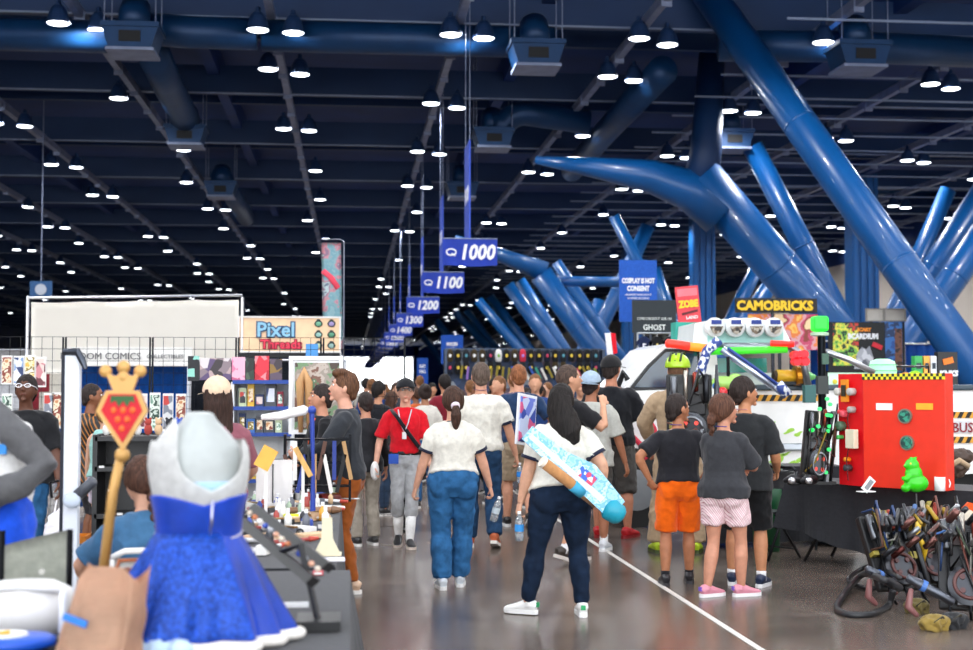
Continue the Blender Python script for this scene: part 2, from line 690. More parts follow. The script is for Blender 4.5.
def hbeam(p, q, r, lab):
    b = B().tube([p, q], [r * .3 if p.x < q.x and r == .4 else r, r], seg=24)
    return tag(b.to('steel_pipe_beam', COLB, smooth=True), lab, 'beam')


tag(B().tube([at(536, 160, 35.5), at(590, 167, 35), at(650, 176, 35), at(690, 190, 35), at(720, 215, 35)], [.10, .26, .44, .56, .58], seg=28).to('steel_pipe_beam', COLB, smooth=True),
    'thick blue pipe beam curving from the ceiling into the middle slanted column', 'beam')
hbeam(at(455, 238, 50), at(545, 272, 50), .4, 'blue pipe beam running left from the lit column')
hbeam(at(540, 281, 50.5), at(625, 282, 50.5), .2, 'slim level blue pipe beam between lit column and policy banner')
tag(B().tube([at(700, 190, 35), at(706, 150, 35), at(712, 52, 35)], [.5, .42, .34], seg=24).to('steel_pipe_beam', BEAM, smooth=True), 'dark blue upright pipe rising from the middle column joint to the ceiling', 'beam')
hbeam(at(745, 187, 60), at(973, 190, 60), .35, 'far level blue pipe beam behind the right columns')
for (x, yt, yb, Y, wd, lab) in ((703, 238, 400, 60, .5, 'fluted blue upright column left of the brick-toy sign'),
                                (863, 224, 400, 48, .48, 'fluted blue upright column before the beige wall'),
                                (632, 240, 400, 75, .5, 'fluted blue upright column behind the policy banner')):
    c = at(x, yb, Y)
    root = empty('upright_column', (c.x, Y, 0), label=lab, cat='column')
    B().box((0, 0, 4.7), (wd * 2, .8, 9.4)).to('shaft', COLB, root)
    for dx in (-.8, -.25, .3, .85):
        B().box((dx * wd, -.43, 4.7), (.14, .1, 9.4)).to('rib', COLB, root)

# ------------------------------------------------ hanging aisle number signs
BLU = mat('sign_blue', hx('#2f52c8'), .6, 0, .08, 3)
WHT = cm('#f2f4f8')
ORD = ['nearest', 'second', 'third', 'fourth', 'fifth', 'sixth', 'seventh', 'eighth', 'ninth', 'tenth', 'eleventh', 'twelfth', 'thirteenth', 'fourteenth', 'fifteenth', 'sixteenth', 'farthest']
ysign = [26.7, 34.6, 44.3, 54.2, 64.0] + [73.5 + 9.6 * i for i in range(12)]
for i, y in enumerate(ysign):
    num = str(1000 + 100 * i)
    x = 2.36
    root = empty('aisle_sign', (x, y, 4.32), label='%s blue hanging sign of the aisle row, reading %s' % (ORD[i], num), cat='sign')
    w2, h2 = .545, .27

    def pan(u, v):
        return V(((u - .5) * 1.09, .01 * math.sin(u * 9 + i), (v - .5) * .54 + .012 * math.sin(u * 7 + 1)))
    B().grid(pan, 12, 2, .02).to('sign_panel', BLU, root)
    text(num, .41, WHT, root, (.13, -.03, -.01), name='number', sx=.86, shear=.2, off=.014)
    b = B()
    n = 20
    b.tube([(-.38 + .095 * math.cos(2 * PI * t / n), -.03, .0 + .062 * math.sin(2 * PI * t / n)) for t in range(n + 1)], .016, seg=6)
    b.box((-.335, -.032, -.05), (.09, .012, .03), Matrix.Rotation(.6, 3, 'Y'))
    b.to('emblem', WHT, root)
    B().cyl((-.545, 0, .275), (.545, 0, .275), .012, seg=8).to('hanging_bar', RAIL, root)
    B().box((0, .62, 1.28), (.03, 1.1, 1.98)).to('side_banner', BLU, root)
    text(num, .5, WHT, root, (-.02, .62, 1.2), (PI / 2, 0, -PI / 2), name='side_number')
    b = B()
    b.cyl((0, .1, .27), (0, .1, 5.2), .008, seg=6)
    b.cyl((0, 1.1, 2.27), (0, 1.1, 5.2), .008, seg=6)
    b.to('cable', RAIL, root)

# ---------------------------------------------------------------- people
def ik(a, t, l1, l2, hint):
    a = V(a); t = V(t)
    d = t - a
    L = min(max(d.length, .05), (l1 + l2) * .999)
    d.normalize()
    t = a + d * L
    x = (l1 * l1 - l2 * l2 + L * L) / (2 * L)
    h = math.sqrt(max(l1 * l1 - x * x, 0))
    hv = V(hint) - d * V(hint).dot(d)
    if hv.length < 1e-4: hv = d.orthogonal()
    hv.normalize()
    return a + d * x + hv * h, t


def sm(a, b, x):
    t = max(0, min(1, (x - a) / (b - a)))
    return t * t * (3 - 2 * t)


def face_frame(yaw, pitch, tilt=0):
    return Matrix.Rotation(yaw, 3, 'Z') @ Matrix.Rotation(pitch, 3, 'X') @ Matrix.Rotation(tilt, 3, 'Y')


def head_shape(b, hc, R, k, ear=True, jaw=1.0):
    """skull, jaw, brow, nose, ears, into b (k = scale)"""
    def T(p): return hc + R @ (V(p) * k)
    q = bmesh.ops.create_uvsphere(b.bm, u_segments=32, v_segments=22, radius=1)
    for v in q['verts']:
        x, y, z = v.co
        px, py, pz = x * .074, y * .094, z * .112
        if z < 0:
            t = -z
            px *= 1 - .32 * t * t * jaw
            py = py * (1 - .12 * t) + .012 * t
        if y < 0 and z < -.1:
            py *= 1 - .35 * min(1, (-z - .1) * 1.3)
        if z > .1 and y < 0: py *= 1.05
        # eye hollows
        for ex in (-.031, .031):
            dd = (px - ex) ** 2 + (pz - .012) ** 2
            if y > 0: py -= .012 * math.exp(-dd / .00028)
        if y > 0: py += .004 * math.exp(-((pz - .036) ** 2) / .0001)  # brow
        v.co = T((px, py, pz))
    Rq = R
    b.tube([T((0, .078, .018)), T((0, .094, -.004)), T((0, .106, -.022)), T((0, .088, -.034))], [.008 * k, .010 * k, .015 * k, .008 * k], seg=8, dome=.5)
    b.ell(T((0, .086, -.058)), (.024 * k, .012 * k, .011 * k), Rq, 10, 8)
    b.ell(T((0, .078, -.093)), (.022 * k, .018 * k, .016 * k), Rq, 10, 8)
    if ear:
        for s in (-1, 1):
            b.ell(T((s * .077, -.008, -.006)), (.010 * k, .019 * k, .031 * k), Rq @ Matrix.Rotation(s * .25, 3, 'Z'), 10, 8)


def hand_shape(wrist, d, n, side, k, curl=.5, grip=False):
    """palm and five fingers; d = along the hand, n = palm facing, side=+1 right hand"""
    b = B()
    d = V(d).normalized()
    n = (V(n) - d * V(n).dot(d)).normalized()
    s = d.cross(n) * -side      # towards thumb
    if side < 0: s = n.cross(d) * 1
    s = (d.cross(n)).normalized()
    w = V(wrist)
    # decide thumb side so that the thumb points forward when the palm faces the body
    th = s if (s.y > -.01) else -s
    b.tube([w - d * .02 * k, w + d * .02 * k, w + d * .055 * k, w + d * .088 * k], [(.026 * k, .018 * k), (.033 * k, .016 * k), (.041 * k, .015 * k), (.040 * k, .012 * k)], ref=th, seg=12, dome=.4)
    L = [.074, .082, .076, .060]
    for i in range(4):
        off = (.030 - .020 * i)
        p = w + d * (.082 - .004 * abs(i - 1)) * k + th * off * k
        pts = [p - d * .02 * k]
        ang = 0
        dd = d
        ll = L[i] * k
        pts.append(p)
        for j, fr in enumerate((.45, .31, .24)):
            ang += curl * (.75 if j == 0 else 1.0) * (1.15 if i > 1 else 1)
            dd = (d * math.cos(ang) + n * math.sin(ang) + th * off * .8)
            pts.append(pts[-1] + dd.normalized() * ll * fr)
        b.tube(pts, [.0095 * k, .0095 * k, .0088 * k, .008 * k, .007 * k], seg=8, dome=.6)
    p = w + d * .025 * k + th * .028 * k
    a1 = (d * .62 + th * .7 + n * .35).normalized()
    a2 = (d * .85 + th * .2 + n * (.4 + .5 * curl)).normalized()
    b.tube([w + d * .01 * k + th * .012 * k, p, p + a1 * .038 * k, p + a1 * .038 * k + a2 * .028 * k, p + a1 * .038 * k + a2 * .052 * k], [.014 * k, .0135 * k, .011 * k, .010 * k, .008 * k], seg=8, dome=.6)
    return b


HAIRCACHE = {}


def person(loc, h=1.75, yaw=0.0, label='', group=None, female=False, w=1.0, d=None, lw=1.0,
           feet=((-.11, 0, 0), (.11, 0, 0)), fyaw=(.12, -.12), fpitch=(0, 0), knees=None,
           hands=((-.30, .06, .80), (.30, .06, .80)), elbow=((-.5, -.6, 0), (.5, -.6, 0)), palm=None, curl=(.45, .45),
           lean=0.0, sway=0.0, hip_z=None, head=(0, 0, 0), skin='#c89070', hair='short', hairc='#2b1d16',
           top=None, bottom=None, shoes=None, socks=None, hi=True, seated=False, glasses=None, twist=0.0, hs=1.09):
    """stands at loc facing local +y; all measures for 1.75 m and scaled"""
    k = h / 1.75
    kh = k * hs
    d = d or w
    root = empty('person', loc, yaw, label, 'person', group)
    hz = (hip_z if hip_z is not None else .90)
    dz = hz - .90

    def sp(p):
        """spine deform: lean forward about hips; side sway; twist"""
        x, y, z = p
        t = sm(.93, 1.35, z)
        a = -lean
        zz = z - .93
        a2 = a * t
        ca, sa = math.cos(a2), math.sin(a2)
        q = V((x, y * ca - zz * sa if z > .93 else y, (zz * ca + y * sa + .93) if z > .93 else z))
        q.x += sway * t * (z - .9)
        if twist:
            tw = twist * t
            q = V((q.x * math.cos(tw) - q.y * math.sin(tw), q.x * math.sin(tw) + q.y * math.cos(tw), q.z))
        q.z += dz
        return q * k
    sh = (.150 if female else .172) * (1 + (w - 1) * .4)
    hipw = (1.06 if female else 1.0)
    tor = [(.84, .10, .085, 0), (.89, .158 * hipw, .112, -.012), (.96, .168 * hipw, .118, -.012), (1.03, .152, .105, 0), (1.10, .140 if female else .148, .10, .004),
           (1.20, .148 if female else .158, .108, .006), (1.29, .155 if female else .170, .115, .004), (1.36, .152 if female else .172, .105, -.004), (1.41, .118 if female else .135, .082, -.01), (1.455, .078, .064, -.012)]
    if w > 1.05:
        belly = (w - 1)
        tor = [(z, rx * (w if z < 1.33 else 1 + (w - 1) * .5), ry * (d if z < 1.33 else 1 + (d - 1) * .5) + (belly * .05 if 1.0 < z < 1.25 else 0), yo + (belly * .06 if 1.0 < z < 1.25 else 0)) for z, rx, ry, yo in tor]
    elif w < 1:
        tor = [(z, rx * w, ry * w, yo) for z, rx, ry, yo in tor]

    def torso(b, off, z0=0, z1=9, flare=0, thin=1):
        pts = []; rs = []
        tt = [q for q in tor if z0 <= q[0] <= z1]
        if z0 > tt[0][0] - .05 and z0 < tt[0][0]:
            pass
        # exact hem
        def samp(z):
            for i in range(len(tor) - 1):
                if tor[i][0] <= z <= tor[i + 1][0]:
                    f = (z - tor[i][0]) / (tor[i + 1][0] - tor[i][0])
                    return tuple(tor[i][j] + (tor[i + 1][j] - tor[i][j]) * f for j in range(4))
            return tor[0] if z < tor[0][0] else tor[-1]
        zs = ([z0] + [q[0] for q in tor if z0 + .02 < q[0] < z1]) if z0 > 0 else ([.80, .85] if off else [.875]) + [q[0] for q in tor if .88 < q[0] <= z1]
        if z1 < 2 and zs[-1] < z1 - .005: zs.append(z1)
        for z in zs:
            q = samp(max(z, .89) if off else z)
            e = off + flare * max(0, (1.15 - z)) / .3
            g = 1.0
            if z0 <= 0 and z < .88: g = .55 if z < .83 else .86
            pts.append(sp((0, q[3], z)))
            rs.append(((q[1] + e) * k * g, (q[2] + e) * k * g))
        b.tube(pts, rs, ref=(math.cos(twist * .7), math.sin(twist * .7), 0), seg=28)
    SH = [sp((-sh, -.008, 1.372)), sp((sh, -.008, 1.372))]
    NK = [sp((0, -.012, 1.43)), sp((0, .0, 1.50)), sp((0, .012, 1.56))]
    R = face_frame(twist + head[0], -head[1] - lean * .3, head[2])
    HC = sp((0, .012, 1.508)) + R @ V((0, .012, .112)) * kh
    ul, fl = .285 * k, .255 * k
    EL = []; WR = []; HD = []; PN = []
    for i in (0, 1):
        t = V(hands[i]) * k
        e, wv = ik(SH[i], t, ul, fl, elbow[i])
        EL.append(e); WR.append(wv)
        HD.append((wv - e).normalized())
        pn = V(palm[i]) if palm and palm[i] else V((1 if i == 0 else -1, .25, 0))
        PN.append(pn)
    HIP = [V((-.088 * hipw * (1 + (w - 1) * .6), 0, .90 + dz)) * k, V((.088 * hipw * (1 + (w - 1) * .6), 0, .90 + dz)) * k]
    AN = []; KN = []
    for i in (0, 1):
        f = V(feet[i])
        p = fpitch[i]
        ank = V((f.x, f.y, f.z + .085)) + Matrix.Rotation(fyaw[i], 3, 'Z') @ V((0, .16 - .16 * math.cos(p), .16 * math.sin(p)))
        kn, an = ik(HIP[i], ank * k, .425 * k, .40 * k, (knees[i] if knees else (math.sin(-fyaw[i]) * .6, 1, 0)))
        AN.append(an); KN.append(kn)
    lw_ = lw
    TH = [.082 * lw_, .078 * lw_, .064 * lw_, .052 * (lw_ * .6 + .4)]
    CA = [.052 * (lw_ * .6 + .4), .058 * (lw_ * .7 + .3), .048 * (lw_ * .5 + .5), .034]
    aw = (lw_ * .7 + .3) * (1 if not female else .94)

    def leg(b, i, off=0, kneef=1.0, to=1.0, offk=None, offa=None, seg=16):
        """thigh + shin down to fraction `to` (0..2: 1 = knee, 2 = ankle)"""
        pts = []; rs = []
        offk = off if offk is None else offk
        offa = offk if offa is None else offa
        for f in (0.0, .3, .65, .93):
            if f <= to:
                pts.append(HIP[i].lerp(KN[i], f)); rs.append((TH[(0, .3, .65, .93).index(f)] + off + (offk - off) * f) * k)
        if to < 1:
            f = to
            pts.append(HIP[i].lerp(KN[i], f)); rs.append((TH[0] + (TH[3] - TH[0]) * f + off + (offk - off)) * k)
        else:
            for j, f in enumerate((.07, .32, .65, 1.0)):
                if f <= to - 1 + .001:
                    pts.append(KN[i].lerp(AN[i], f) + V((0, -.012 * k if j in (1, 2) else 0, 0))); rs.append((CA[j] + offk + (offa - offk) * f) * k)
            if (to - 1) not in (.07, .32, .65, 1.0) and to > 1.07:
                f = to - 1
                pts.append(KN[i].lerp(AN[i], f)); rs.append((.045 + offk + (offa - offk) * f) * k)
        b.tube(pts, rs, ref=(1, 0, 0), seg=seg, dome=.15 if to < 2 else 0)

    def arm(b, i, off=0, to=2.0, offe=None, seg=14):
        offe = off if offe is None else offe
        # shoulder cap
        pts = [sp((0, -.01, 1.395)) * .5 + SH[i] * .5]; rs = [(.050 * aw + off) * k]
        pts.append(SH[i].lerp(sp((0, -.01, 1.395)), .12)); rs.append((.055 * aw + off) * k)
        pts.append(SH[i].lerp(EL[i], .1)); rs.append((.056 * aw + off) * k)
        for f, r in ((.3, .055), (.65, .048), (.95, .042)):
            if f <= to: pts.append(SH[i].lerp(EL[i], f)); rs.append((r * aw + off + (offe - off) * f) * k)
        if to < .95:
            if to not in (.3, .65):
                pts.append(SH[i].lerp(EL[i], to)); rs.append((.048 * aw + offe + .001) * k)
        elif to > 1:
            for f, r in ((.15, .043), (.45, .037), (1.0, .026)):
                if f <= to - 1 + .001: pts.append(EL[i].lerp(WR[i], f)); rs.append((r * (aw if f < 1 else 1) + offe) * k)
            if to < 2 and (to - 1) not in (.15, .45):
                pts.append(EL[i].lerp(WR[i], to - 1)); rs.append((.034 * aw + offe) * k)
        b.tube(pts, rs, seg=seg, dome=0)
    vox = .0095 * k if hi else .02 * k
    # --- body
    b = B()
    torso(b, 0)
    b.tube([sp((0, -.012, 1.40))] + NK, [(.11 * k, .07 * k), (.066 * k, .06 * k), (.055 * k, .056 * k), (.052 * k, .056 * k)], ref=(1, 0, 0), seg=18)
    head_shape(b, HC, R, kh)
    for i in (0, 1):
        leg(b, i, to=2)
        F = Matrix.Rotation(fyaw[i], 3, 'Z') @ Matrix.Rotation(-fpitch[i], 3, 'X')
        b.tube([AN[i] + V((0, 0, .02 * k)), AN[i] + F @ V((0, .01, -.03)) * k, AN[i] + F @ V((0, .10, -.055)) * k], [.036 * k, .036 * k, .028 * k], seg=10, dome=.4)
        arm(b, i, to=2)
    bm = remesh(b.bm, vox, 3 if hi else 1)
    for i in (0, 1):
        hb = hand_shape(WR[i], HD[i] if not (palm and len(palm) > 2 and palm[2 + i]) else palm[2 + i], PN[i], 1 if i else -1, k * .98, curl[i])
        if hi:
            hm = remesh(hb.bm, .0042 * k, 2)
        else:
            hm = hb.bm
        tm = bpy.data.meshes.new('t'); hm.to_mesh(tm); hm.free()
        bm.from_mesh(tm)
        bpy.data.meshes.remove(tm)
    SK = cm(skin, 'skin')
    obj('body', bm, SK, root, smooth=True)

    def T(p): return HC + R @ (V(p) * kh)
    k = kh
    if hi:
        for s in (-1, 1):
            e = B().ell(T((s * .031, .079, .012)), (.013 * k, .008 * k, .0085 * k), R, 12, 8).to('eye', cm('#e8e4de'), root, smooth=True)
            B().ell(T((s * .031, .0865, .012)), (.0055 * k, .0025 * k, .0055 * k), R, 10, 6).to('iris', cm('#2a1a12'), e)
            B().tube([T((s * .014, .090, .032)), T((s * .032, .092, .038)), T((s * .050, .080, .033))], [.003 * k, .004 * k, .002 * k], seg=6).to('eyebrow', cm(hairc, 'hair'), root)
        lc = V(hx(skin)); lcx = '#%02x%02x%02x' % tuple(int(255 * max(0, min(1, (c * 12.92 if c < .0031308 else 1.055 * c ** (1 / 2.4) - .055)))) for c in (min(1, lc.x * .95), lc.y * .55, lc.z * .55))
        B().tube([T((-.022, .090, -.057)), T((0, .099, -.056)), T((.022, .090, -.057))], [.003 * k, .007 * k, .003 * k], seg=8).to('lips', cm(lcx, 'skin'), root, smooth=True)
    if glasses:
        g = B()
        for s in (-1, 1):
            g.tube([T((s * .033 + .022 * math.cos(a), .104, .012 + .015 * math.sin(a))) for a in [2 * PI * j / 12 for j in range(13)]], .0035 * k, seg=6)
            g.tube([T((s * .055, .10, .015)), T((s * .08, .04, .014)), T((s * .082, -.02, .01))], .003 * k, seg=6)
        g.tube([T((-.012, .106, .014)), T((.012, .106, .014))], .003 * k, seg=6)
        g.to('glasses', cm(glasses, 'plastic'), root)
    # --- hair
    HM = cm(hairc, 'hair')
    if hair and hair != 'none':
        b = B()
        sc = 1.0
        if hair == 'short' or hair == 'crop' or hair == 'quiff':
            t = .002 if hair == 'crop' else .0065
            q = bmesh.ops.create_uvsphere(b.bm, u_segments=28, v_segments=20, radius=1)
            for v in q['verts']:
                rg = .004 * noise.noise(V(v.co) * 9)
                v.co = T((v.co.x * (.076 + t + rg), -.014 + v.co.y * (.098 + t * .6 + rg), .016 + v.co.z * (.108 + t + rg)))
            pl = T((0, -.09, -.075)); nrm = R @ V((0, .66, -1)).normalized()
            bmesh.ops.bisect_plane(b.bm, geom=b.bm.verts[:] + b.bm.edges[:] + b.bm.faces[:], plane_co=pl, plane_no=nrm, clear_outer=True)
            bmesh.ops.holes_fill(b.bm, edges=b.bm.edges[:])
            if hair == 'quiff':
                b.ell(T((0, .06, .10)), (.062 * k, .045 * k, .034 * k), R)
                b.ell(T((0, .03, .108)), (.068 * k, .07 * k, .034 * k), R)
            # sideburn area and nape
            b.ell(T((0, -.075, -.045)), (.058 * k, .028 * k, .04 * k), R, 14, 10)
        else:
            q = bmesh.ops.create_uvsphere(b.bm, u_segments=28, v_segments=20, radius=1)
            for v in q['verts']:
                v.co = T((v.co.x * .090, -.020 + v.co.y * .104, .012 + v.co.z * .118))
            pl = T((0, -.09, -.10)); nrm = R @ V((0, .78, -1)).normalized()
            bmesh.ops.bisect_plane(b.bm, geom=b.bm.verts[:] + b.bm.edges[:] + b.bm.faces[:], plane_co=pl, plane_no=nrm, clear_outer=True)
            bmesh.ops.holes_fill(b.bm, edges=b.bm.edges[:])
            if hair == 'ponytail':
                b.tube([T((0, -.10, -.03)), T((0, -.135, -.05)), T((0, -.145, -.11)), T((0, -.135, -.17)), T((0, -.12, -.23))], [.026 * k, .03 * k, .044 * k, .038 * k, .012 * k], seg=14, dome=.5)
            elif hair == 'long':
                b.tube([T((0, -.05, .04)), T((0, -.075, -.05)), T((0, -.085, -.14)), T((0, -.10, -.24)), T((0, -.105, -.36)), T((0, -.10, -.44))],
                       [(.088 * k, .06 * k), (.094 * k, .055 * k), (.092 * k, .045 * k), (.095 * k, .038 * k), (.085 * k, .03 * k), (.05 * k, .015 * k)], ref=R @ V((1, 0, 0)), seg=20)
            elif hair == 'swept':
                b.tube([T((0, -.06, .03)), T((.02, -.09, -.05)), T((.06, -.11, -.13)), T((.12, -.12, -.20)), T((.16, -.11, -.26))],
                       [(.086 * k, .06 * k), (.096 * k, .055 * k), (.10 * k, .05 * k), (.085 * k, .045 * k), (.035 * k, .025 * k)], ref=R @ V((1, 0, .4)), seg=20, dome=.3)
                b.tube([T((.06, -.08, -.03)), T((.11, -.09, -.08)), T((.15, -.08, -.15)), T((.16, -.07, -.2))], [.04 * k, .045 * k, .035 * k, .01 * k], seg=12)
            elif hair == 'braid':
                b.tube([T((0, -.09, -.02)), T((0, -.12, -.06)), T((0, -.125, -.1))], [.035 * k, .035 * k, .026 * k], seg=12)
                for j in range(9):
                    s = 1 if j % 2 else -1
                    b.ell(T((s * .011 - .01, -.118 + .002 * j, -.11 - .026 * j)), ((.024 - .0012 * j) * k, .018 * k, .024 * k), R @ Matrix.Rotation(s * .5, 3, 'Y'), 12, 8)
            elif hair == 'bun':
                b.ell(T((0, -.115, .07)), (.045 * k, .042 * k, .042 * k), R)
        bm = remesh(b.bm, (.0062 if hi else .014) * k, 1, wr=.0045 * k, wf=48, wz=.14, seedv=h)
        obj('hair', bm, HM, root, smooth=True)
        if hair == 'ponytail' and hi:
            B().tube([T((0, -.112, -.03)), T((0, -.13, -.045))], [.036 * k, .036 * k], seg=16, dome=.3).to('scrunchie', cm('#d9c9d4', 'cloth'), root, smooth=True)
    k = h / 1.75
    # --- bottoms
    if bottom:
        col = bottom['c']
        b = B()
        zt = bottom.get('top', 1.0)
        torso(b, .010, 0, zt)
        for i in (0, 1):
            to = bottom.get('to', 1.95)
            leg(b, i, bottom.get('o', .012), to=to, offk=bottom.get('ok', .014), offa=bottom.get('oa', .02), seg=20)
            # seat and upper thigh volume
            b.ell(HIP[i] + V((.0, -.034 * d, -.015)) * k, (.090 * k * (w * .6 + .4) * hipw, .090 * k * (d * .7 + .3), .125 * k), None, 16, 12)
            b.ell(HIP[i] + V((.0, .012, -.03)) * k, (.092 * k * (w * .6 + .4) * hipw, .088 * k * (d * .7 + .3), .13 * k), None, 16, 12)
        if bottom.get('hem_flare') and bottom['to'] < 1.3:
            pass
        bm = remesh(b.bm, (.010 if hi else .02) * k, 6 if hi else 2, wr=bottom.get('wr', .009) * k, wf=9, wz=.9, seedv=h * 3, crease=1)
        m = bottom.get('m') or cm(col, bottom.get('kind', 'cloth'))
        po = obj(bottom.get('name', 'trousers'), bm, m, root, smooth=True)
        if bottom.get('belt'):
            b = B()
            q = [t_ for t_ in tor if t_[0] >= .96][0]
            b.tube([sp((0, q[3], zt - .035)), sp((0, q[3], zt + .005))], [((q[1] + .016) * k, (q[2] + .016) * k)] * 2, ref=(1, 0, 0), seg=28)
            b.to('belt', cm(bottom['belt']), root, smooth=True)
    # --- socks and shoes
    for i in (0, 1):
        F = Matrix.Rotation(fyaw[i], 3, 'Z') @ Matrix.Rotation(-fpitch[i], 3, 'X')
        if socks:
            hgt = socks[1]
            b = B().tube([AN[i].lerp(KN[i], hgt), AN[i].lerp(KN[i], hgt * .5), AN[i], AN[i] + F @ V((0, .005, -.03)) * k],
                         [(.054 if hgt > .5 else .043) * k, (.052 if hgt > .5 else .041) * k, .040 * k, .042 * k], seg=16)
            b.to('sock', cm(socks[0], 'cloth'), root, smooth=True)
        if shoes:
            def FT(p): return AN[i] + F @ ((V(p) + V((0, 0, -.085))) * k)
            sz = shoes.get('s', 1.0)
            b = B()
            pr = [(-.075, .052, .030, .034), (-.055, .060, .036, .046), (-.02, .066, .038, .052), (.03, .060, .040, .044), (.08, .050, .045, .032), (.13, .042, .046, .024), (.17, .036, .038, .018), (.192, .032, .022, .012)]
            b.tube([FT((0, y * sz, z)) for y, z, a, c in pr], [(a * k * sz, c * k) for y, z, a, c in pr], ref=F @ V((1, 0, 0)), seg=18)
            if shoes.get('high'):
                b.tube([FT((0, -.03, .06)), FT((0, -.015, .13))], [.05 * k, .046 * k], seg=16)
            else:
                b.tube([FT((0, -.025, .06)), FT((0, -.012, .098))], [.047 * k, .043 * k], seg=16)
            bm = remesh(b.bm, (.007 if hi else .02) * k, 1)
            so = obj('shoe', bm, cm(shoes['c'], 'plastic'), root, smooth=True)
            b = B()
            out = [(.0, -.088), (.030, -.075), (.038, -.03), (.040, .03), (.050, .09), (.048, .14), (.034, .185), (.0, .205), (-.034, .185), (-.048, .14), (-.046, .09), (-.038, .03), (-.036, -.03), (-.030, -.075)]
            ux = F @ V((1, 0, 0)) * k * sz; uy = F @ V((0, 1, 0)) * k * sz
            b.prism(out, .03 * k, FT((0, 0, .0155)), ux, uy)
            b.to('sole', cm(shoes.get('sole', '#e8e6e2'), 'plastic'), so)
            if shoes.get('tab') and hi:
                B().box(FT((0, -.085 * sz, .075)), (.035 * k, .012 * k, .035 * k), F).to('heel_tab', cm(shoes['tab']), so)
    # --- tops
    if top:
        b = B()
        o = top.get('o', .016)
        z0 = top.get('hem', .93)
        torso(b, o, z0, 9, flare=top.get('flare', .012))
        for i in (0, 1):
            to = top.get('sleeve', .72)
            if to > 0:
                arm(b, i, .013, to=to, offe=top.get('cuff', .026 if to < 1 else .012), seg=18)
        b.tube([sp((0, -.012, 1.385)), NK[0], NK[0].lerp(NK[1], top.get('neck', .25))], [(.135 * k, .085 * k), (.088 * k, .074 * k), (.070 * k, .068 * k)], ref=(1, 0, 0), seg=18)
        bm = remesh(b.bm, (.010 if hi else .02) * k, 3, wr=top.get('wr', .011) * k, wf=6.5, wz=.75, seedv=h * 7 + sway, crease=1)
        m = top.get('m') or cm(top['c'], 'cloth')
        tob = obj(top.get('name', 'shirt'), bm, m, root, smooth=True)
        if top.get('trim') and hi:
            for i in (0, 1):
                f = top.get('sleeve', .72)
                c = SH[i].lerp(EL[i], f - .02)
                dd = (EL[i] - SH[i]).normalized()
                B().tube([c - dd * .012 * k, c + dd * .014 * k], [(.048 * aw + top.get('cuff', .026) + .004) * k] * 2, seg=22).to('sleeve_trim', cm(top['trim'], 'cloth'), tob, smooth=True)
            B().tube([NK[0].lerp(NK[1], .12), NK[0].lerp(NK[1], .34)], [(.078 * k, .072 * k), (.068 * k, .068 * k)], ref=(1, 0, 0), seg=20).to('collar_trim', cm(top['trim'], 'cloth'), tob, smooth=True)
        elif hi:
            B().tube([NK[0].lerp(NK[1], .15), NK[0].lerp(NK[1], .38)], [(.074 * k, .070 * k), (.066 * k, .066 * k)], ref=(1, 0, 0), seg=20).to('collar', top.get('cm') or m, tob, smooth=True)
    info = dict(root=root, HC=HC, R=R, k=k, kh=kh, WR=WR, HD=HD, EL=EL, SH=SH, AN=AN, KN=KN, sp=sp, T=T, PN=PN, HIP=HIP, tor=tor, w=w, d=d)
    return info


def cap(P, col, brim_dir=0, name='cap'):
    """cap; brim_dir yaw relative to the face"""
    k = P['k']; T = P['T']; R = P['R']
    b = B()
    q = bmesh.ops.create_uvsphere(b.bm, u_segments=28, v_segments=18, radius=1)
    for v in q['verts']:
        v.co = T((v.co.x * .094, -.012 + v.co.y * .112, .030 + v.co.z * .104))
    bmesh.ops.bisect_plane(b.bm, geom=b.bm.verts[:] + b.bm.edges[:] + b.bm.faces[:], plane_co=T((0, 0, .032)), plane_no=R @ V((0, .12, -1)).normalized(), clear_outer=True)
    bmesh.ops.holes_fill(b.bm, edges=b.bm.edges[:])
    m = cm(col, 'cloth')
    o = b.to(name, m, P['root'], smooth=True)
    Rb = Matrix.Rotation(brim_dir, 3, 'Z')

    def br(u, v):
        a = (u - .5) * 2.3
        r0 = .10 + .075 * v * math.cos(a * .75)
        p = Rb @ V((math.sin(a) * r0 * .85, math.cos(a) * r0, 0))
        return T((p.x, p.y - .012, .036 - .018 * abs(math.sin(a)) - .012 * v))
    B().grid(br, 14, 4, .004).to('brim', m, o, smooth=True)
    B().ell(T((0, -.012, .134)), (.007 * k, .007 * k, .005 * k), R, 8, 6).to('button', m, o)
    return o


def to_world(P, v):
    r = P['root']
    return V(r.location) + Matrix.Rotation(r.rotation_euler.z, 3, 'Z') @ V(v)


def strap(P, pts, wd, m, name='strap'):
    """flat band through local points, child of the person"""
    b = B().tube(pts, [(wd / 2, .006)] * len(pts), seg=8)
    return b.to(name, m, P['root'], smooth=True)


def bottle(loc, lab, rot=(0, 0, 0), cap_c='#f2f2f2', label_c='#2f8fd8'):
    root = empty('water_bottle', loc, 0, lab, 'bottle')
    root.rotation_euler = rot
    g = mat('clear_bottle', (.80, .88, .93), .08, 0, .02, 4, trans=.75)
    B().lathe([(.02, 0), (.031, .004), (.032, .05), (.030, .09), (.032, .13), (.028, .16), (.013, .185), (.012, .195)], seg=20).to('bottle_body', g, root, smooth=True)
    B().lathe([(.0325, .07), (.0332, .075), (.0332, .115), (.0325, .12)], seg=20).to('paper_label', cm(label_c), root)
    B().lathe([(.012, .193), (.0145, .194), (.0145, .212), (.012, .213)], seg=14).to('bottle_cap', cm(cap_c, 'plastic'), root)
    return root

# ================================================================ the people near the camera
def stand(px, fpy):
    p = gp(px, fpy); p.z = 0
    return p


def height(px, hpy, p):
    return at(px, hpy, p.y).z


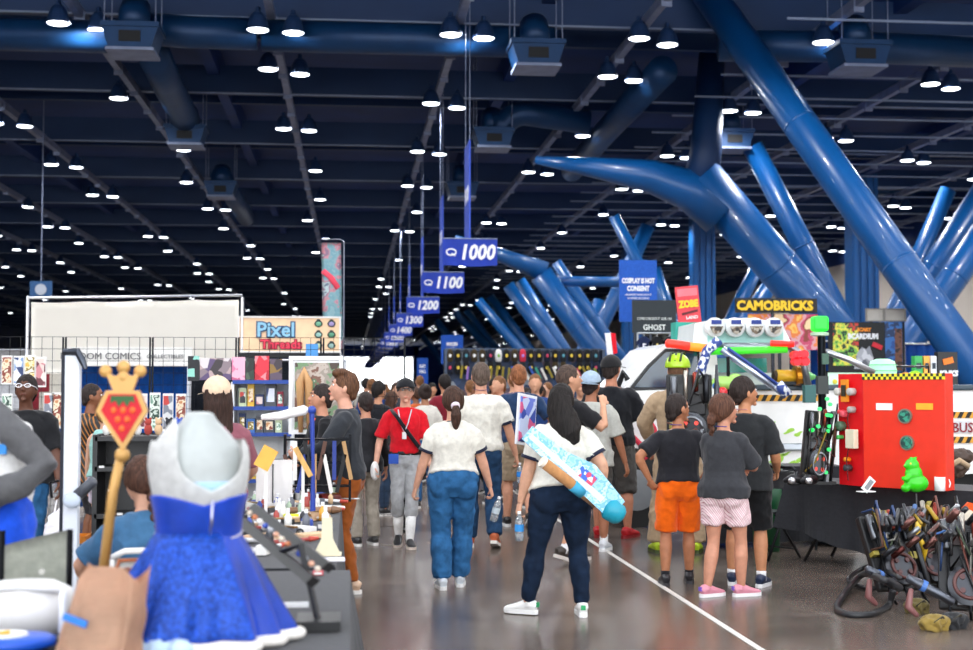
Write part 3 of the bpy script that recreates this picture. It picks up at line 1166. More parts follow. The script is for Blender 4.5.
# woman carrying the packaged toy sword
p = stand(561, 616)
WS = person(p, 1.66, .05, 'woman with long dark hair, white ringer shirt and navy jeans carrying a blue toy sword',
            female=True, w=1.3, d=1.3, lw=1.36, feet=((-.24, .10, 0), (.16, -.02, 0)), fyaw=(.95, -.12),
            hands=((-.32, .04, .80), (.31, .02, .90)), elbow=((-.6, -.5, 0), (.5, -.6, 0)), curl=(.75, 1.0),
            head=(-.55, -.12, .12), skin='#d3a083', hair='swept', hairc='#1d1816',
            top=dict(c='#dedace', trim='#23263a', hem=.95, sleeve=.66, flare=.015, name='ringer_shirt'),
            bottom=dict(c='#142338', kind='denim', name='jeans', o=.010, ok=.006, oa=.008, wr=.008),
            shoes=dict(c='#f1f1ee', sole='#f6f6f4', tab='#2ea567'))
# woman in blue jeans with ponytail
p = stand(453, 588)
WP = person(p, 1.64, .0, 'woman with brown ponytail, white ringer shirt and wide mid-blue jeans walking away',
            female=True, w=1.2, d=1.2, lw=1.16, feet=((-.10, -.06, 0), (.07, .10, 0)), fyaw=(.1, -.1),
            hands=((-.345, .10, .80), (.345, .10, .84)), elbow=((-.6, -.6, 0), (.6, -.6, 0)), curl=(.9, .9),
            head=(.1, .02, 0), skin='#d6a085', hair='ponytail', hairc='#3f2a20',
            top=dict(c='#dedace', trim='#23263a', hem=.99, sleeve=.66, flare=.015, name='ringer_shirt'),
            bottom=dict(c='#2d608f', kind='denim', name='jeans', o=.014, ok=.026, oa=.034, top=1.03, wr=.010),
            shoes=dict(c='#cfd6dc', sole='#e8e8e6'))
# tall man in white ringer tee
p = stand(481, 548)
MW = person(p, height(478, 364, p), -.02, 'tall grey-haired man in white ringer tee and dark jeans walking beside the ponytail woman',
            w=1.12, d=1.1, lw=1.05, feet=((-.10, .12, 0), (.12, -.10, 0)), fyaw=(.1, -.2), fpitch=(0, .25),
            hands=((-.33, .05, .82), (.36, .10, .82)), curl=(.7, .8), skin='#d0987c', hair='short', hairc='#5b4c42',
            top=dict(c='#dedace', trim='#1f2336', hem=.93, sleeve=.68, name='ringer_shirt'),
            bottom=dict(c='#24405f', kind='denim', name='jeans', o=.012, ok=.02, oa=.026),
            shoes=dict(c='#b9603a', sole='#e8e2da'))
B().tube([WM for WM in (MW['T']((-.06, -.06, -.115)), MW['T']((0, -.085, -.12)), MW['T']((.06, -.06, -.115)))], [(.01, .003)] * 3, seg=6).to('lanyard', cm('#6a3f78'), MW['root'])
# boy in red shirt facing the camera
p = stand(405, 547)
RB = person(p, height(403, 380, p), PI + .02, 'teenager in red shirt, black cap and grey knee-length baseball pants facing the camera',
            w=.92, lw=.9, feet=((-.04, .14, 0), (.06, -.12, 0)), fyaw=(.1, -.15), fpitch=(0, .2),
            hands=((-.26, .10, .82), (.31, .02, .86)), curl=(.6, .6), skin='#dba58c', hair='short', hairc='#241b18',
            top=dict(c='#d01424', hem=1.0, sleeve=.85, flare=.0, name='shirt'),
            bottom=dict(c='#a9aaab', name='baseball_pants', to=1.42, o=.012, ok=.016, oa=.012, belt='#121316'),
            socks=('#ecebe8', .62), shoes=dict(c='#191a1e', sole='#d8cbbf'))
cap(RB, '#1d1e22')
k = RB['k']; sp = RB['sp']
strap(RB, [sp((.15, .02, 1.44)), sp((.09, .125, 1.36)), sp((-.02, .152, 1.2)), sp((-.15, .125, 1.03)), sp((-.185, .03, .96))], .045, cm('#15151a', 'cloth'), 'cross_strap')
strap(RB, [sp((-.06, .085, 1.44)), sp((-.02, .145, 1.3)), sp((.02, .148, 1.2)), sp((.06, .135, 1.3)), sp((.08, .085, 1.44))], .012, cm('#c6c2cc'), 'lanyard')
B().box(sp((.02, .156, 1.17)), (.045, .006, .07)).to('badge', cm('#e6e0e0'), RB['root'])
B().box(sp((.13, .15, .93)), (.10, .02, .10)).to('blue_pouch', cm('#1f4fb0'), RB['root'])
B().ell(RB['WR'][1] + RB['HD'][1] * .06, (.045, .06, .10)).to('white_glove', cm('#e9e6e2', 'cloth'), RB['root'], smooth=True)
# ginger man in navy
p = stand(519, 527)
NM = person(p, height(519, 366, p), .0, 'ginger-haired man in navy shirt and khaki shorts walking away past the sword woman',
            w=1.08, lw=1.0, feet=((-.12, .1, 0), (.1, -.12, 0)), fyaw=(.1, -.1), fpitch=(0, .3), hands=((-.33, .08, .85), (.32, .14, 1.0)), skin='#d79d80', hair='short', hairc='#8a5636',
            top=dict(c='#22395a', hem=.92, sleeve=.8, name='navy_shirt'), bottom=dict(c='#a8957c', name='shorts', to=1.05, o=.018, ok=.04),
            shoes=dict(c='#1a1a1c', sole='#e9e9e9'))
# man in profile
p = stand(568, 577)
p = at(568, 400, 12.6); p.z = 0
PM = person(p, height(561, 366, p), -1.15, 'short-haired man in dark tee looking right, hand raised to his chin',
            w=1.08, lw=1.0, feet=((-.12, .12, 0), (.1, -.12, 0)), fyaw=(.0, .0), fpitch=(0, .3), hands=((-.28, .12, .84), (.16, .27, 1.40)), elbow=((-.5, -.5, 0), (.6, .1, -1)), skin='#cf9a7b', hair='crop', hairc='#4a3b33', head=(-.25, -.08, 0),
            top=dict(c='#1d1d20', hem=.92, sleeve=.75, name='black_tee'), bottom=dict(c='#8a7a68', name='shorts', to=1.02, o=.018, ok=.04),
            socks=('#ececec', .2), shoes=dict(c='#3a332e', sole='#d8d0c8'))
# light cap, pale grey tee
p = at(591, 400, 13.5); p.z = 0
GM = person(p, height(591, 373, p), -.35, 'man in loose pale grey tee and light cap between the dark tees',
            w=1.12, lw=1.0, feet=((-.12, .02, 0), (.12, .02, 0)), hands=((-.3, .1, .84), (.34, .08, .82)), skin='#a96f52', hair='short', hairc='#2b2220', head=(-.3, -.05, 0),
            top=dict(c='#b9b9b1', hem=.84, sleeve=.85, flare=.03, cuff=.035, name='grey_tee'), bottom=dict(c='#4c4844', name='shorts', to=1.1, o=.018, ok=.04),
            socks=('#ededed', .2), shoes=dict(c='#dfe3e8', sole='#f2f2f2'))
cap(GM, '#9fb2c4', PI)
# big man black cap, red shoes
p = stand(612, 538)
BM_ = person(p, height(606, 357, p), -.25, 'big man in black tee and black cap standing left of the white truck, red shoes',
             w=1.22, d=1.25, lw=1.15, feet=((-.14, .05, 0), (.15, .02, 0)), fyaw=(.0, -.5), hands=((-.36, .1, .84), (.38, .12, .86)), skin='#b97c60', hair='short', hairc='#2c2320', head=(-.35, -.05, 0),
             top=dict(c='#17191e', hem=.90, sleeve=.82, flare=.02, cuff=.03, name='black_tee'), bottom=dict(c='#4d4a47', name='shorts', to=1.12, o=.018, ok=.045),
             shoes=dict(c='#c2222a', sole='#8e1a20'))
cap(BM_, '#1e1e20', 0)
# jumpsuit man with the gadget backpack
p = stand(679, 553)
JM = person(p, height(676, 357, p), -.15, 'man in khaki jumpsuit and lime green helmet wearing a bulky gadget backpack',
            w=1.12, d=1.1, lw=1.1, feet=((-.20, .02, 0), (.16, .02, 0)), fyaw=(.15, -.2), hands=((-.22, .30, .98), (.24, .30, 1.0)), elbow=((-1, -.4, 0), (1, -.4, 0)), skin='#d9a68c', hair='crop', hairc='#6a4c38', head=(-.3, 0, 0),
            top=dict(c='#b39a7c', hem=.88, sleeve=1.7, cuff=.02, wr=.011, name='jumpsuit_top'), bottom=dict(c='#b09779', name='jumpsuit_legs', to=1.95, o=.02, ok=.03, oa=.035, wr=.010),
            shoes=dict(c='#b5cf2c', sole='#3d4a1c'))
T = JM['T']; kk = JM['k']
b = B()
q = bmesh.ops.create_uvsphere(b.bm, u_segments=24, v_segments=16, radius=1)
for v in q['verts']: v.co = T((v.co.x * .105, -.012 + v.co.y * .125, .035 + v.co.z * .11))
bmesh.ops.bisect_plane(b.bm, geom=b.bm.verts[:] + b.bm.edges[:] + b.bm.faces[:], plane_co=T((0, 0, .02)), plane_no=JM['R'] @ V((0, 0, -1)), clear_outer=True)
bmesh.ops.holes_fill(b.bm, edges=b.bm.edges[:])
hm = b.to('helmet', cm('#a8d022', 'gloss'), JM['root'], smooth=True)
b = B()
for x in (-.045, 0, .045):
    b.tube([T((x, .09, .09)), T((x, .03, .150)), T((x, -.06, .145)), T((x, -.125, .075))], [(.012, .006)] * 4, seg=8)
b.to('ridge', cm('#2c3a18'), hm, smooth=True)


def gadget_pack(root, M, s=1.0, seedn=1, warm=False):
    """boards, canisters, rings, hoses and ribbon cable of a costume backpack; local M puts it in place"""
    rnd = random.Random(seedn)
    blk = cm('#17181a', 'plastic'); gun = cm('#4a4c50', 'metal'); br = cm('#5b3a34', 'plastic')
    B(M).box((0, 0, 0), (.42 * s, .07 * s, .66 * s), bev=.015 * s).box((0, -.045 * s, .1 * s), (.30 * s, .06 * s, .3 * s), bev=.015).to('pack_board', blk, root)
    b = B(M).lathe([(.02, -.03), (.15, -.03), (.16, 0), (.15, .05), (.09, .07), (.02, .07)], seg=28)
    bmesh.ops.transform(b.bm, matrix=M @ Matrix.Translation((0, -.07 * s, -.17 * s)) @ Matrix.Rotation(PI / 2, 4, 'X') @ Matrix.Scale(s, 4) @ M.inverted(), verts=b.bm.verts)
    b.to('cyclotron', gun, root, smooth=False)
    ring = B(M).tube([(.105 * s * math.cos(a), -.15 * s, -.17 * s + .105 * s * math.sin(a)) for a in [2 * PI * j / 20 for j in range(21)]], .014 * s, seg=8)
    ring.to('ring', cm('#5c3430', 'plastic') if warm else cm('#8d9196', 'metal'), root, smooth=True)
    for j in range(4):
        a = PI / 4 + PI / 2 * j
        B(M).cyl((.07 * s * math.cos(a), -.13 * s, -.17 * s + .07 * s * math.sin(a)), (.07 * s * math.cos(a), -.155 * s, -.17 * s + .07 * s * math.sin(a)), .02 * s, seg=12).to('lamp', cm('#5a3230', 'plastic') if warm else cm('#e04438', 'glow'), root)
    for (x, z, r, L, c) in ((-.15, .2, .035, .2, '#6b6e73'), (.15, .2, .03, .24, '#35373b'), (.05, .26, .028, .16, '#8a3d33'), (-.04, .23, .02, .26, '#b7b0a4')):
        B(M).tube([(x * s, -.09 * s, (z - L / 2) * s), (x * s, -.09 * s, (z + L / 2) * s)], r * s, seg=14, dome=.5).to('canister', cm(c, 'metal'), root, smooth=True)
    cols = ['#8a7420', '#6a3a30', '#26406c', '#1c1c1e', '#8a8880', '#2e2b2b', '#5a3a2c', '#3c4a34', '#222426']
    for j in range(9):
        x0 = rnd.uniform(-.2, .2); x1 = rnd.uniform(-.22, .22); z0 = rnd.uniform(-.3, .3); z1 = rnd.uniform(-.3, .35)
        B(M).tube([(x0 * s, -.07 * s, z0 * s), ((x0 * .7 + x1 * .3) * s, -rnd.uniform(.14, .2) * s, (z0 + .1) * s), ((x0 * .3 + x1 * .7) * s, -rnd.uniform(.14, .2) * s, (z1 - .02) * s), (x1 * s, -.07 * s, z1 * s)],
                  rnd.uniform(.006, .013) * s, seg=8).to('hose', cm(rnd.choice(cols), 'plastic'), root, smooth=True)
    for j in range(8):
        B(M).box((rnd.uniform(-.2, .2) * s, -.075 * s, rnd.uniform(-.3, .33) * s), (rnd.uniform(.03, .09) * s, .07 * s, rnd.uniform(.03, .09) * s), bev=.004).to('module', cm(rnd.choice(['#2b2d30', '#55585c', '#8b8f94', '#3a2a28', '#9b8d3a']), 'plastic'), root)
    # wand clipped to the right side
    B(M).tube([(.24 * s, -.06 * s, -.36 * s), (.25 * s, -.06 * s, .1 * s), (.25 * s, -.06 * s, .42 * s)], [.022 * s, .03 * s, .012 * s], seg=12).to('wand', gun, root, smooth=True)


pk = empty('gadget_backpack', to_world(JM, JM['sp']((.08, -.19, 1.28))), JM['root'].rotation_euler.z, 'black gadget backpack with hoses and a red lit ring worn by the jumpsuit man', 'backpack')
gadget_pack(pk, Matrix.Identity(4), 1.05, 5)
# the three children
p = stand(679, 585)
OB = person(p, height(680, 398, p), -.12, 'boy in black tee and bright orange shorts with his hand on his hip',
            w=1.12, d=1.1, lw=1.05, feet=((-.13, -.02, 0), (.11, .12, 0)), fyaw=(.05, -.1), hands=((-.27, -.04, .98), (.25, .2, .98)), elbow=((-1, -.5, 0), (.8, -.6, 0)), palm=((.6, .8, 0), (-1, 0, 0)), curl=(.7, .6),
            head=(-.95, -.1, 0), hs=1.22, skin='#b77a58', hair='crop', hairc='#2c2320',
            top=dict(c='#212126', hem=.95, sleeve=.72, flare=.015, name='black_tee'), bottom=dict(c='#ff6a0c', name='orange_shorts', to=1.0, o=.022, ok=.05, wr=.008),
            socks=('#222226', .12), shoes=dict(c='#2a2a2e', sole='#3c3c40'))
p = stand(725, 597)
GG = person(p, height(718, 398, p), -.55, 'girl with reddish-brown braid, charcoal tee and pink checked shorts',
            female=True, w=1.1, lw=1.12, feet=((-.14, -.06, 0), (.12, .1, 0)), fyaw=(-.55, -.75), hands=((.02, .34, 1.08), (.12, .36, 1.12)), elbow=((-.7, -.7, -.4), (.7, -.7, -.4)), palm=((1, 0, .3), (-1, 0, .3)), curl=(.8, .8),
            head=(-.7, -.08, 0), hs=1.2, skin='#c98e73', hair='braid', hairc='#56382a',
            top=dict(c='#35363a', hem=.88, sleeve=.9, flare=.03, cuff=.035, name='charcoal_tee'),
            bottom=dict(c='#e0b7b9', name='checked_shorts', to=.62, o=.02, ok=.035, m=artwork('pink_plaid', ['#ecd0d3', '#b06a78', '#f2dcdd'], 14, kind='wave')),
            shoes=dict(c='#d98fa0', sole='#f4f2f2', tab='#7a5ac0'))
p = stand(746, 586)
BB = person(p, height(737, 381, p) + .01, -.35, 'boy in charcoal tee and black shorts standing right of the girl, navy shoes',
            w=1.15, d=1.1, lw=1.1, feet=((-.12, .06, 0), (.13, -.02, 0)), fyaw=(.0, -.25), hands=((-.20, .26, .98), (.26, .2, .96)), elbow=((-.7, -.7, -.3), (.15, -1, 0)), curl=(.6, .6),
            head=(-.95, -.12, 0), hs=1.16, skin='#c08560', hair='short', hairc='#2a1f1b',
            top=dict(c='#26282a', hem=.82, sleeve=.9, flare=.03, cuff=.035, name='charcoal_tee'), bottom=dict(c='#121315', name='black_shorts', to=.97, o=.022, ok=.045),
            socks=('#e9e9e9', .12), shoes=dict(c='#1d2c48', sole='#e9e9ea'))
for Q, c in ((OB, '#3d3a8a'), (GG, '#4b3f9a'), (BB, '#c58a8a')):
    T = Q['T']
    B().tube([T((-.062, -.03, -.118)), T((0, -.082, -.112)), T((.062, -.03, -.118))], [(.010, .004)] * 3, seg=6).to('lanyard', cm(c), Q['root'])
w_ = to_world(GG, GG['WR'][1] + GG['HD'][1] * .09)
# man with brown trousers at the left booth
p = stand(350, 592)
p.x -= .02
BT = person(p, height(340, 373, p), 1.45, 'young man in charcoal sweatshirt and rust brown trousers facing the left stall',
            w=.98, lw=1.0, feet=((-.10, -.04, 0), (.12, .05, 0)), fyaw=(.1, -.1), hands=((-.10, .38, 1.10), (.10, .36, 1.08)), elbow=((-.8, -.7, -.3), (.8, -.6, -.3)), palm=((1, 0, .4), (-1, 0, .4)), curl=(.7, .7),
            head=(.1, -.16, 0), skin='#d8a188', hair='quiff', hairc='#5b3c28', lean=.05,
            top=dict(c='#303338', hem=.90, sleeve=1.75, cuff=.02, wr=.009, name='sweatshirt'), bottom=dict(c='#97501f', name='trousers', to=1.95, o=.014, ok=.016, oa=.012, wr=.010),
            shoes=dict(c='#caa88c', sole='#f0ece6'))
B().box(BT['WR'][1] + V((0, 0, 0)), (.06, .03, .05)).to('watch', cm('#141414'), BT['root'])
# dark figure with orange lanyard behind him
p = at(322, 400, 12.4); p.z = 0
DF_ = person(p, 1.66, 1.8, 'person in black jacket with orange lanyard beyond the young man at the stall', hi=True,
             hands=((-.2, .3, 1.0), (.2, .3, 1.0)), skin='#c58c70', hair='short', hairc='#2c2320', head=(.0, -.1, 0),
             top=dict(c='#121316', hem=.9, sleeve=1.8, name='black_jacket'), bottom=dict(c='#1b1c20'), shoes=dict(c='#222222'))
strap(DF_, [DF_['sp']((-.07, .08, 1.44)), DF_['sp']((-.02, .13, 1.2)), DF_['sp']((.06, .09, 1.44))], .03, cm('#e0582a'), 'orange_lanyard')
p = at(366, 400, 14.2); p.z = 0
person(p, 1.58, .4, 'person in dark grey hoodie seen behind the young man in the sweatshirt', hands=((-.3, .1, .85), (.3, .1, .85)), skin='#c58c70', hair='short', hairc='#2c2320',
       top=dict(c='#26272b', hem=.86, sleeve=1.8, o=.03, name='hoodie'), bottom=dict(c='#9a9184'), shoes=dict(c='#333333'))
# left side of the picture
p = at(40, 400, 11.6); p.z = 0
GL = person(p, 1.74, PI - .1, 'dark-skinned man in white-framed glasses and black printed tee standing behind the racks', w=1.25, d=1.2, lw=1.15,
            hands=((-.33, .12, .84), (.36, .16, .86)), skin='#5e3a2a', hair='short', hairc='#201816', head=(.1, -.25, 0), glasses='#eceaf0',
            top=dict(c='#191a1d', hem=.86, sleeve=.9, flare=.03, cuff=.03, name='printed_tee'), bottom=dict(c='#27547c', kind='denim', name='jeans'), shoes=dict(c='#444444'))
GL['root'].location = at(25, 400, 11.6) * V((1, 0, 0)).x if False else V((at(26, 400, 11.6).x, 11.6, 0))
sp = GL['sp']
text('27', .16, cm('#c9c9cf'), GL['root'], sp((.0, .185, 1.2)), (PI / 2, 0, PI), name='print')
for j in range(14):
    B().box(sp((random.uniform(-.13, .13), .165, random.uniform(1.1, 1.34))), (.04, .012, .02)).to('print_patch', cm(random.choice(['#8c4a9a', '#d8d2d8', '#4b58b8', '#b9b9bd'])), GL['root'])
p = at(91, 400, 13.4); p.z = 0
OR = person(p, height(84, 385, p), -1.1, 'man in black and orange striped baseball jersey looking right', w=1.1, d=1.15, lw=1.05,
            hands=((-.28, .2, .88), (.33, .16, .88)), skin='#8a5a40', hair='crop', hairc='#2c2320', head=(-.35, -.05, 0),
            top=dict(c='#1c1a19', hem=.78, sleeve=.95, flare=.03, cuff=.035, name='striped_jersey', m=artwork('jersey_stripe', ['#1b1918', '#1b1918', '#1b1918', '#a86a28'], 9, kind='wave')),
            bottom=dict(c='#2c2c30', name='shorts', to=1.1, ok=.03), shoes=dict(c='#c85a28'))
text('SF', .15, cm('#e08a28'), OR['root'], OR['sp']((0, .172, 1.22)), (PI / 2, 0, PI), name='jersey_letters')
p = at(106, 400, 12.8); p.z = 0
person(p, 1.5, -.3, 'girl in teal and red sleeveless top and pale shorts behind the scepter', female=True, hands=((-.26, .1, .8), (.26, .1, .8)), skin='#dba88e', hair='bun', hairc='#6b4a34',
       top=dict(c='#9fd0c8', hem=.95, sleeve=0, name='sleeveless_top'), bottom=dict(c='#d7cfe0', name='shorts', to=.5, ok=.02), shoes=dict(c='#dddddd'))
# seated woman with braid
p = at(148, 500, 6.9)
SW = person(V((p.x, 6.9, 0)), 1.66, .25, 'seated woman in blue tee with brown braid, back turned, on a white folding chair', female=True, w=1.15, d=1.15, lw=1.1, hip_z=.52,
            feet=((-.14, .45, 0), (.14, .42, 0)), knees=((0, .2, 1), (0, .2, 1)), hands=((-.18, .32, .68), (.18, .32, .68)), elbow=((-1, -.5, 0), (1, -.5, 0)), head=(.35, .3, 0), skin='#cf9c80', hair='braid', hairc='#4a3024', lean=.15,
            top=dict(c='#3e688c', hem=.93, sleeve=.8, name='blue_tee'), bottom=dict(c='#1c3444', name='jeans', kind='denim'), shoes=dict(c='#333333'))
# woman in beige cap
p = at(217, 400, 9.3); p.z = 0
BW = person(p, height(217, 379, p), .15, 'woman in pale peach cap with long brown hair browsing the left stall', female=True, w=1.08, hands=((-.2, .3, 1.0), (.2, .3, 1.0)), skin='#d8a58b', hair='long', hairc='#35231c', head=(.1, -.05, 0),
            top=dict(c='#8d5560', hem=.9, sleeve=1.0, name='striped_tee'), bottom=dict(c='#26303c', kind='denim'), shoes=dict(c='#dddddd'))
cap(BW, '#e6c6a8', 0)

# ------------------------------------------------ what they carry
# packaged toy sword behind the woman: pale blue box with handle tube
a = at(527, 433, 9.41); c = at(617, 508, 9.41)
dr = (c - a).normalized(); L = (c - a).length
up = V((0, -1, 0)).cross(dr).normalized()
sw = empty('toy_sword_package', a.lerp(c, .5), 0, 'long pale blue toy sword package held behind the woman in navy jeans', 'toy')
M = Matrix((dr, V((0, 1, 0)), dr.cross(V((0, 1, 0))))).transposed().to_4x4()
B(M).prism([(-L / 2, -.055), (L / 2, -.095), (L / 2 + .01, .07), (L * .12, .135), (-.12, .075), (-L / 2, .06)], .05).to('package_card', artwork('package_print', ['#8fcdea', '#a9dcf0', '#7cc0e4', '#c9ecf6', '#8fcdea'], 16, kind='noise'), sw)
B(M).prism([(-L / 2 + .03, -.02), (L / 2 - .12, -.045), (L / 2 - .12, .0), (-L / 2 + .03, .015)], .056).to('white_stripe', cm('#dff1f6'), sw)
B(M).box((L * .12, -.028, .035), (.14, .01, .07)).to('logo_patch', artwork('logo_patch', ['#3a6ad0', '#d84a6a', '#e9f4fa'], 30), sw)
B(M).tube([(L / 2 - .04, .01, -.035), (L / 2 + .045, .01, -.03)], [.085, .075], seg=20, dome=.5).to('teal_tip', cm('#1a98b0', 'plastic'), sw, smooth=True)
# the brown tube under it
t0 = at(543, 462, 9.34); t1 = at(596, 503, 9.45)
tb = empty('cardboard_tube', t0, 0, 'brown cardboard poster tube tucked under the sword package', 'tube')
B().tube([V((0, 0, 0)), (t1 - t0) * .5, t1 - t0], [.040, .040, .038], seg=24).to('tube_wall', cm('#b98555', 'cloth'), tb, smooth=True)
dd = (t1 - t0).normalized()
B().tube([-dd * .012, dd * .012], [.042, .042], seg=24).to('end_cap', cm('#e8dccb'), tb)
B().tube([(t1 - t0) * .55, (t1 - t0) * .75], [.045, .045], seg=24).to('blue_wrap', cm('#3aa0c4'), tb, smooth=True)
w_ = to_world(WS, WS['WR'][0] + WS['HD'][0] * .10)
bottle(w_ + V((.01, -.05, -.17)), 'clear water bottle with blue label in the left hand of the woman with navy jeans')
w_ = to_world(WP, WP['WR'][1] + WP['HD'][1] * .09)
bottle(w_ + V((.0, -.03, -.20)), 'clear water bottle in the right hand of the ponytail woman', (0.1, .25, 0), label_c='#c8d4da')
w_ = to_world(MW, MW['WR'][1] + MW['HD'][1] * .10)
bottle(w_ + V((.01, -.03, -.19)), 'water bottle with blue label held by the tall grey-haired man', label_c='#2f8fe8')
# framed print carried by the navy-shirt man
c = at(526, 420, 13.2)
fr = empty('framed_print', c, 0, 'narrow white-framed print with blue and pink picture carried upright between two walkers', 'picture')
fr.rotation_euler = (0, .12, .9)
B().box((0, 0, 0), (.34, .025, .5), bev=.004).to('frame', cm('#e8ebf0'), fr)
B().box((0, -.016, 0), (.29, .01, .44)).to('print', artwork('carried_print', ['#2c4aa8', '#6b7fd8', '#d85a8a', '#c7d4f2', '#1e2c68'], 9), fr)

# ------------------------------------------------ the distant crowd
TOPS = ['#1c1d22', '#b9b4aa', '#23407a', '#7c1f2c', '#2c6b62', '#d5d0c6', '#4b3a60', '#c05a2a', '#3a3d44', '#5c86b4']
HAIRS = ['#1c1614', '#4a3226', '#7a5233', '#2e2320']
protos = []
pr_specs = [
    dict(h=1.76, hair='short', hairc=HAIRS[0], top=dict(c=TOPS[0], hem=.92, sleeve=.75), bottom=dict(c='#27384e'), skin='#c08868'),
    dict(h=1.64, female=True, hair='long', hairc=HAIRS[1], top=dict(c=TOPS[3], hem=.95, sleeve=.7), bottom=dict(c='#1c2530'), skin='#d3a083'),
    dict(h=1.80, hair='crop', hairc=HAIRS[2], w=1.15, top=dict(c=TOPS[2], hem=.9, sleeve=.8), bottom=dict(c='#8a7c66', to=1.05, ok=.03), skin='#cf9a7b'),
    dict(h=1.60, female=True, hair='bun', hairc=HAIRS[3], top=dict(c=TOPS[5], hem=.95, sleeve=.7), bottom=dict(c='#2d5f8f'), skin='#9c6a4c'),
    dict(h=1.72, hair='short', hairc=HAIRS[1], top=dict(c=TOPS[7], hem=.9, sleeve=.8), bottom=dict(c='#1c1d22'), skin='#8a5a40', feet=((-.1, .2, 0), (.1, -.15, 0)), fpitch=(0, .3)),
    dict(h=1.68, female=True, hair='ponytail', hairc=HAIRS[2], top=dict(c=TOPS[8], hem=.95, sleeve=1.5), bottom=dict(c='#3f5d7c'), skin='#d8a58b', feet=((-.1, -.15, 0), (.1, .2, 0)), fpitch=(.3, 0)),
]
first_names = []
names_c = {'#1c1d22': 'black', '#b9b4aa': 'stone grey', '#23407a': 'royal blue', '#7c1f2c': 'maroon', '#2c6b62': 'teal green', '#d5d0c6': 'cream', '#4b3a60': 'purple', '#c05a2a': 'orange', '#3a3d44': 'charcoal', '#5c86b4': 'light blue'}
who = ['short-haired man', 'long-haired woman', 'heavy-set man in shorts', 'woman with a bun', 'walking dark-skinned man', 'woman with ponytail']
spots = []
rc = random.Random(11)
# by pixel column in the aisle gap: (px, depth)
for (px, Y) in ((378, 17.5), (392, 21), (372, 24), (425, 18.5), (416, 23), (432, 27), (445, 20), (458, 24), (500, 19), (496, 25), (540, 20.5), (548, 26), (536, 30), (565, 24), (575, 30),
                (386, 29), (400, 33), (410, 38), (382, 40), (422, 44), (436, 36), (450, 42), (466, 32), (478, 38), (490, 34), (505, 42), (518, 36), (530, 44), (372, 50), (394, 55), (412, 60), (430, 52), (446, 58),
                (460, 50), (475, 62), (492, 54), (376, 34), (388, 47), (404, 70), (384, 75), (420, 80), (440, 72), (508, 30), (556, 36), (560, 44), (582, 38), (366, 30), (396, 26), (484, 22.5), (526, 24.5)):
    if px > 438 and Y > 26:
        Y = 18.2 + (Y - 26) * .27
    x_ = at(px, 386, Y).x
    fixed = [(q.location.x, q.location.y) for q in COL.objects if q.name.startswith('person') and q.parent is None]
    ok_ = False
    for t_ in range(60):
        xx, yy = x_ + rc.uniform(-.02, .02) * t_, Y + rc.uniform(-.06, .06) * t_
        if yy < 16.5 or (yy > 25.8 and xx > 1.6): continue
        if all((xx - a) ** 2 + (yy - b_) ** 2 > .62 ** 2 for a, b_ in fixed + spots):
            ok_ = True
            break
    if ok_: spots.append((xx, yy))
seen = {}
for i, (x, y) in enumerate(spots):
    t = i % 6
    c = TOPS[(i * 7 + i // 6) % 10]
    ang = rc.choice([0, 0, PI, PI, .6, -.6, 2.4, 1.5]) + rc.uniform(-.3, .3)
    lab = '%s in %s top' % (who[t], names_c[c])
    if i < 6:
        s_ = dict(pr_specs[i]); h = s_.pop('h')
        P = person(V((x, y, 0)), h, ang, hi=False, shoes=dict(c='#2a2a2c'), label='x', **s_)
        protos.append(P['root'])
        c = s_['top']['c']
        lab = '%s in %s top' % (who[t], names_c[c])
        o = P['root']
    else:
        o = copy_tree(protos[t], loc=(x, y, 0), rz=ang, swap={'shirt': cm(c, 'cloth')})
    where = ('just beyond the red-shirted teenager' if x < 1.0 and y < 28 else 'in the aisle crowd past the walking couple' if y < 28 else 'in the middle of the distant crowd' if y < 45 else 'at the far end of the crowded aisle')
    lab = lab + ' ' + where
    o['label'] = lab; o['category'] = 'person'; o['group'] = 'crowd walking in the far aisle'
    s_ = rc.uniform(.94, 1.05)
    o.scale = (s_, s_, s_)
    seen.setdefault(lab, []).append(o)

# ================================================================ left stalls
def XP(px, Y, py=387): return at(px, py, Y).x


def ZP(py, Y, px=350): return at(px, py, Y).z


def panel(px0, py0, px1, py1, Y, name, m, lab=None, cat=None, thick=.03, parent=None, group=None, frame=None):
    """upright board facing the camera side, real thickness"""
    a = at(px0, py0, Y); c = at(px1, py1, Y)
    cx, cz = (a.x + c.x) / 2, (a.z + c.z) / 2
    w, h = abs(c.x - a.x), abs(a.z - c.z)
    if parent is None:
        root = empty(name, (cx, Y, cz), 0, lab, cat, group)
        B().box((0, 0, 0), (w, thick, h)).to('board', m, root)
        if frame:
            b = B()
            t = frame[1]
            for s in (-1, 1):
                b.box((s * (w / 2), -.01, 0), (t, thick + .03, h + t))
                b.box((0, -.01, s * (h / 2)), (w - t, thick + .03, t))
            b.to('frame', frame[0], root)
        return root, w, h
    return B().box((cx, Y, cz), (w, thick, h)).to(name, m, parent), w, h


CREAM = mat('canvas_cream', hx('#f3efe6'), .85, 0, .02, 2)
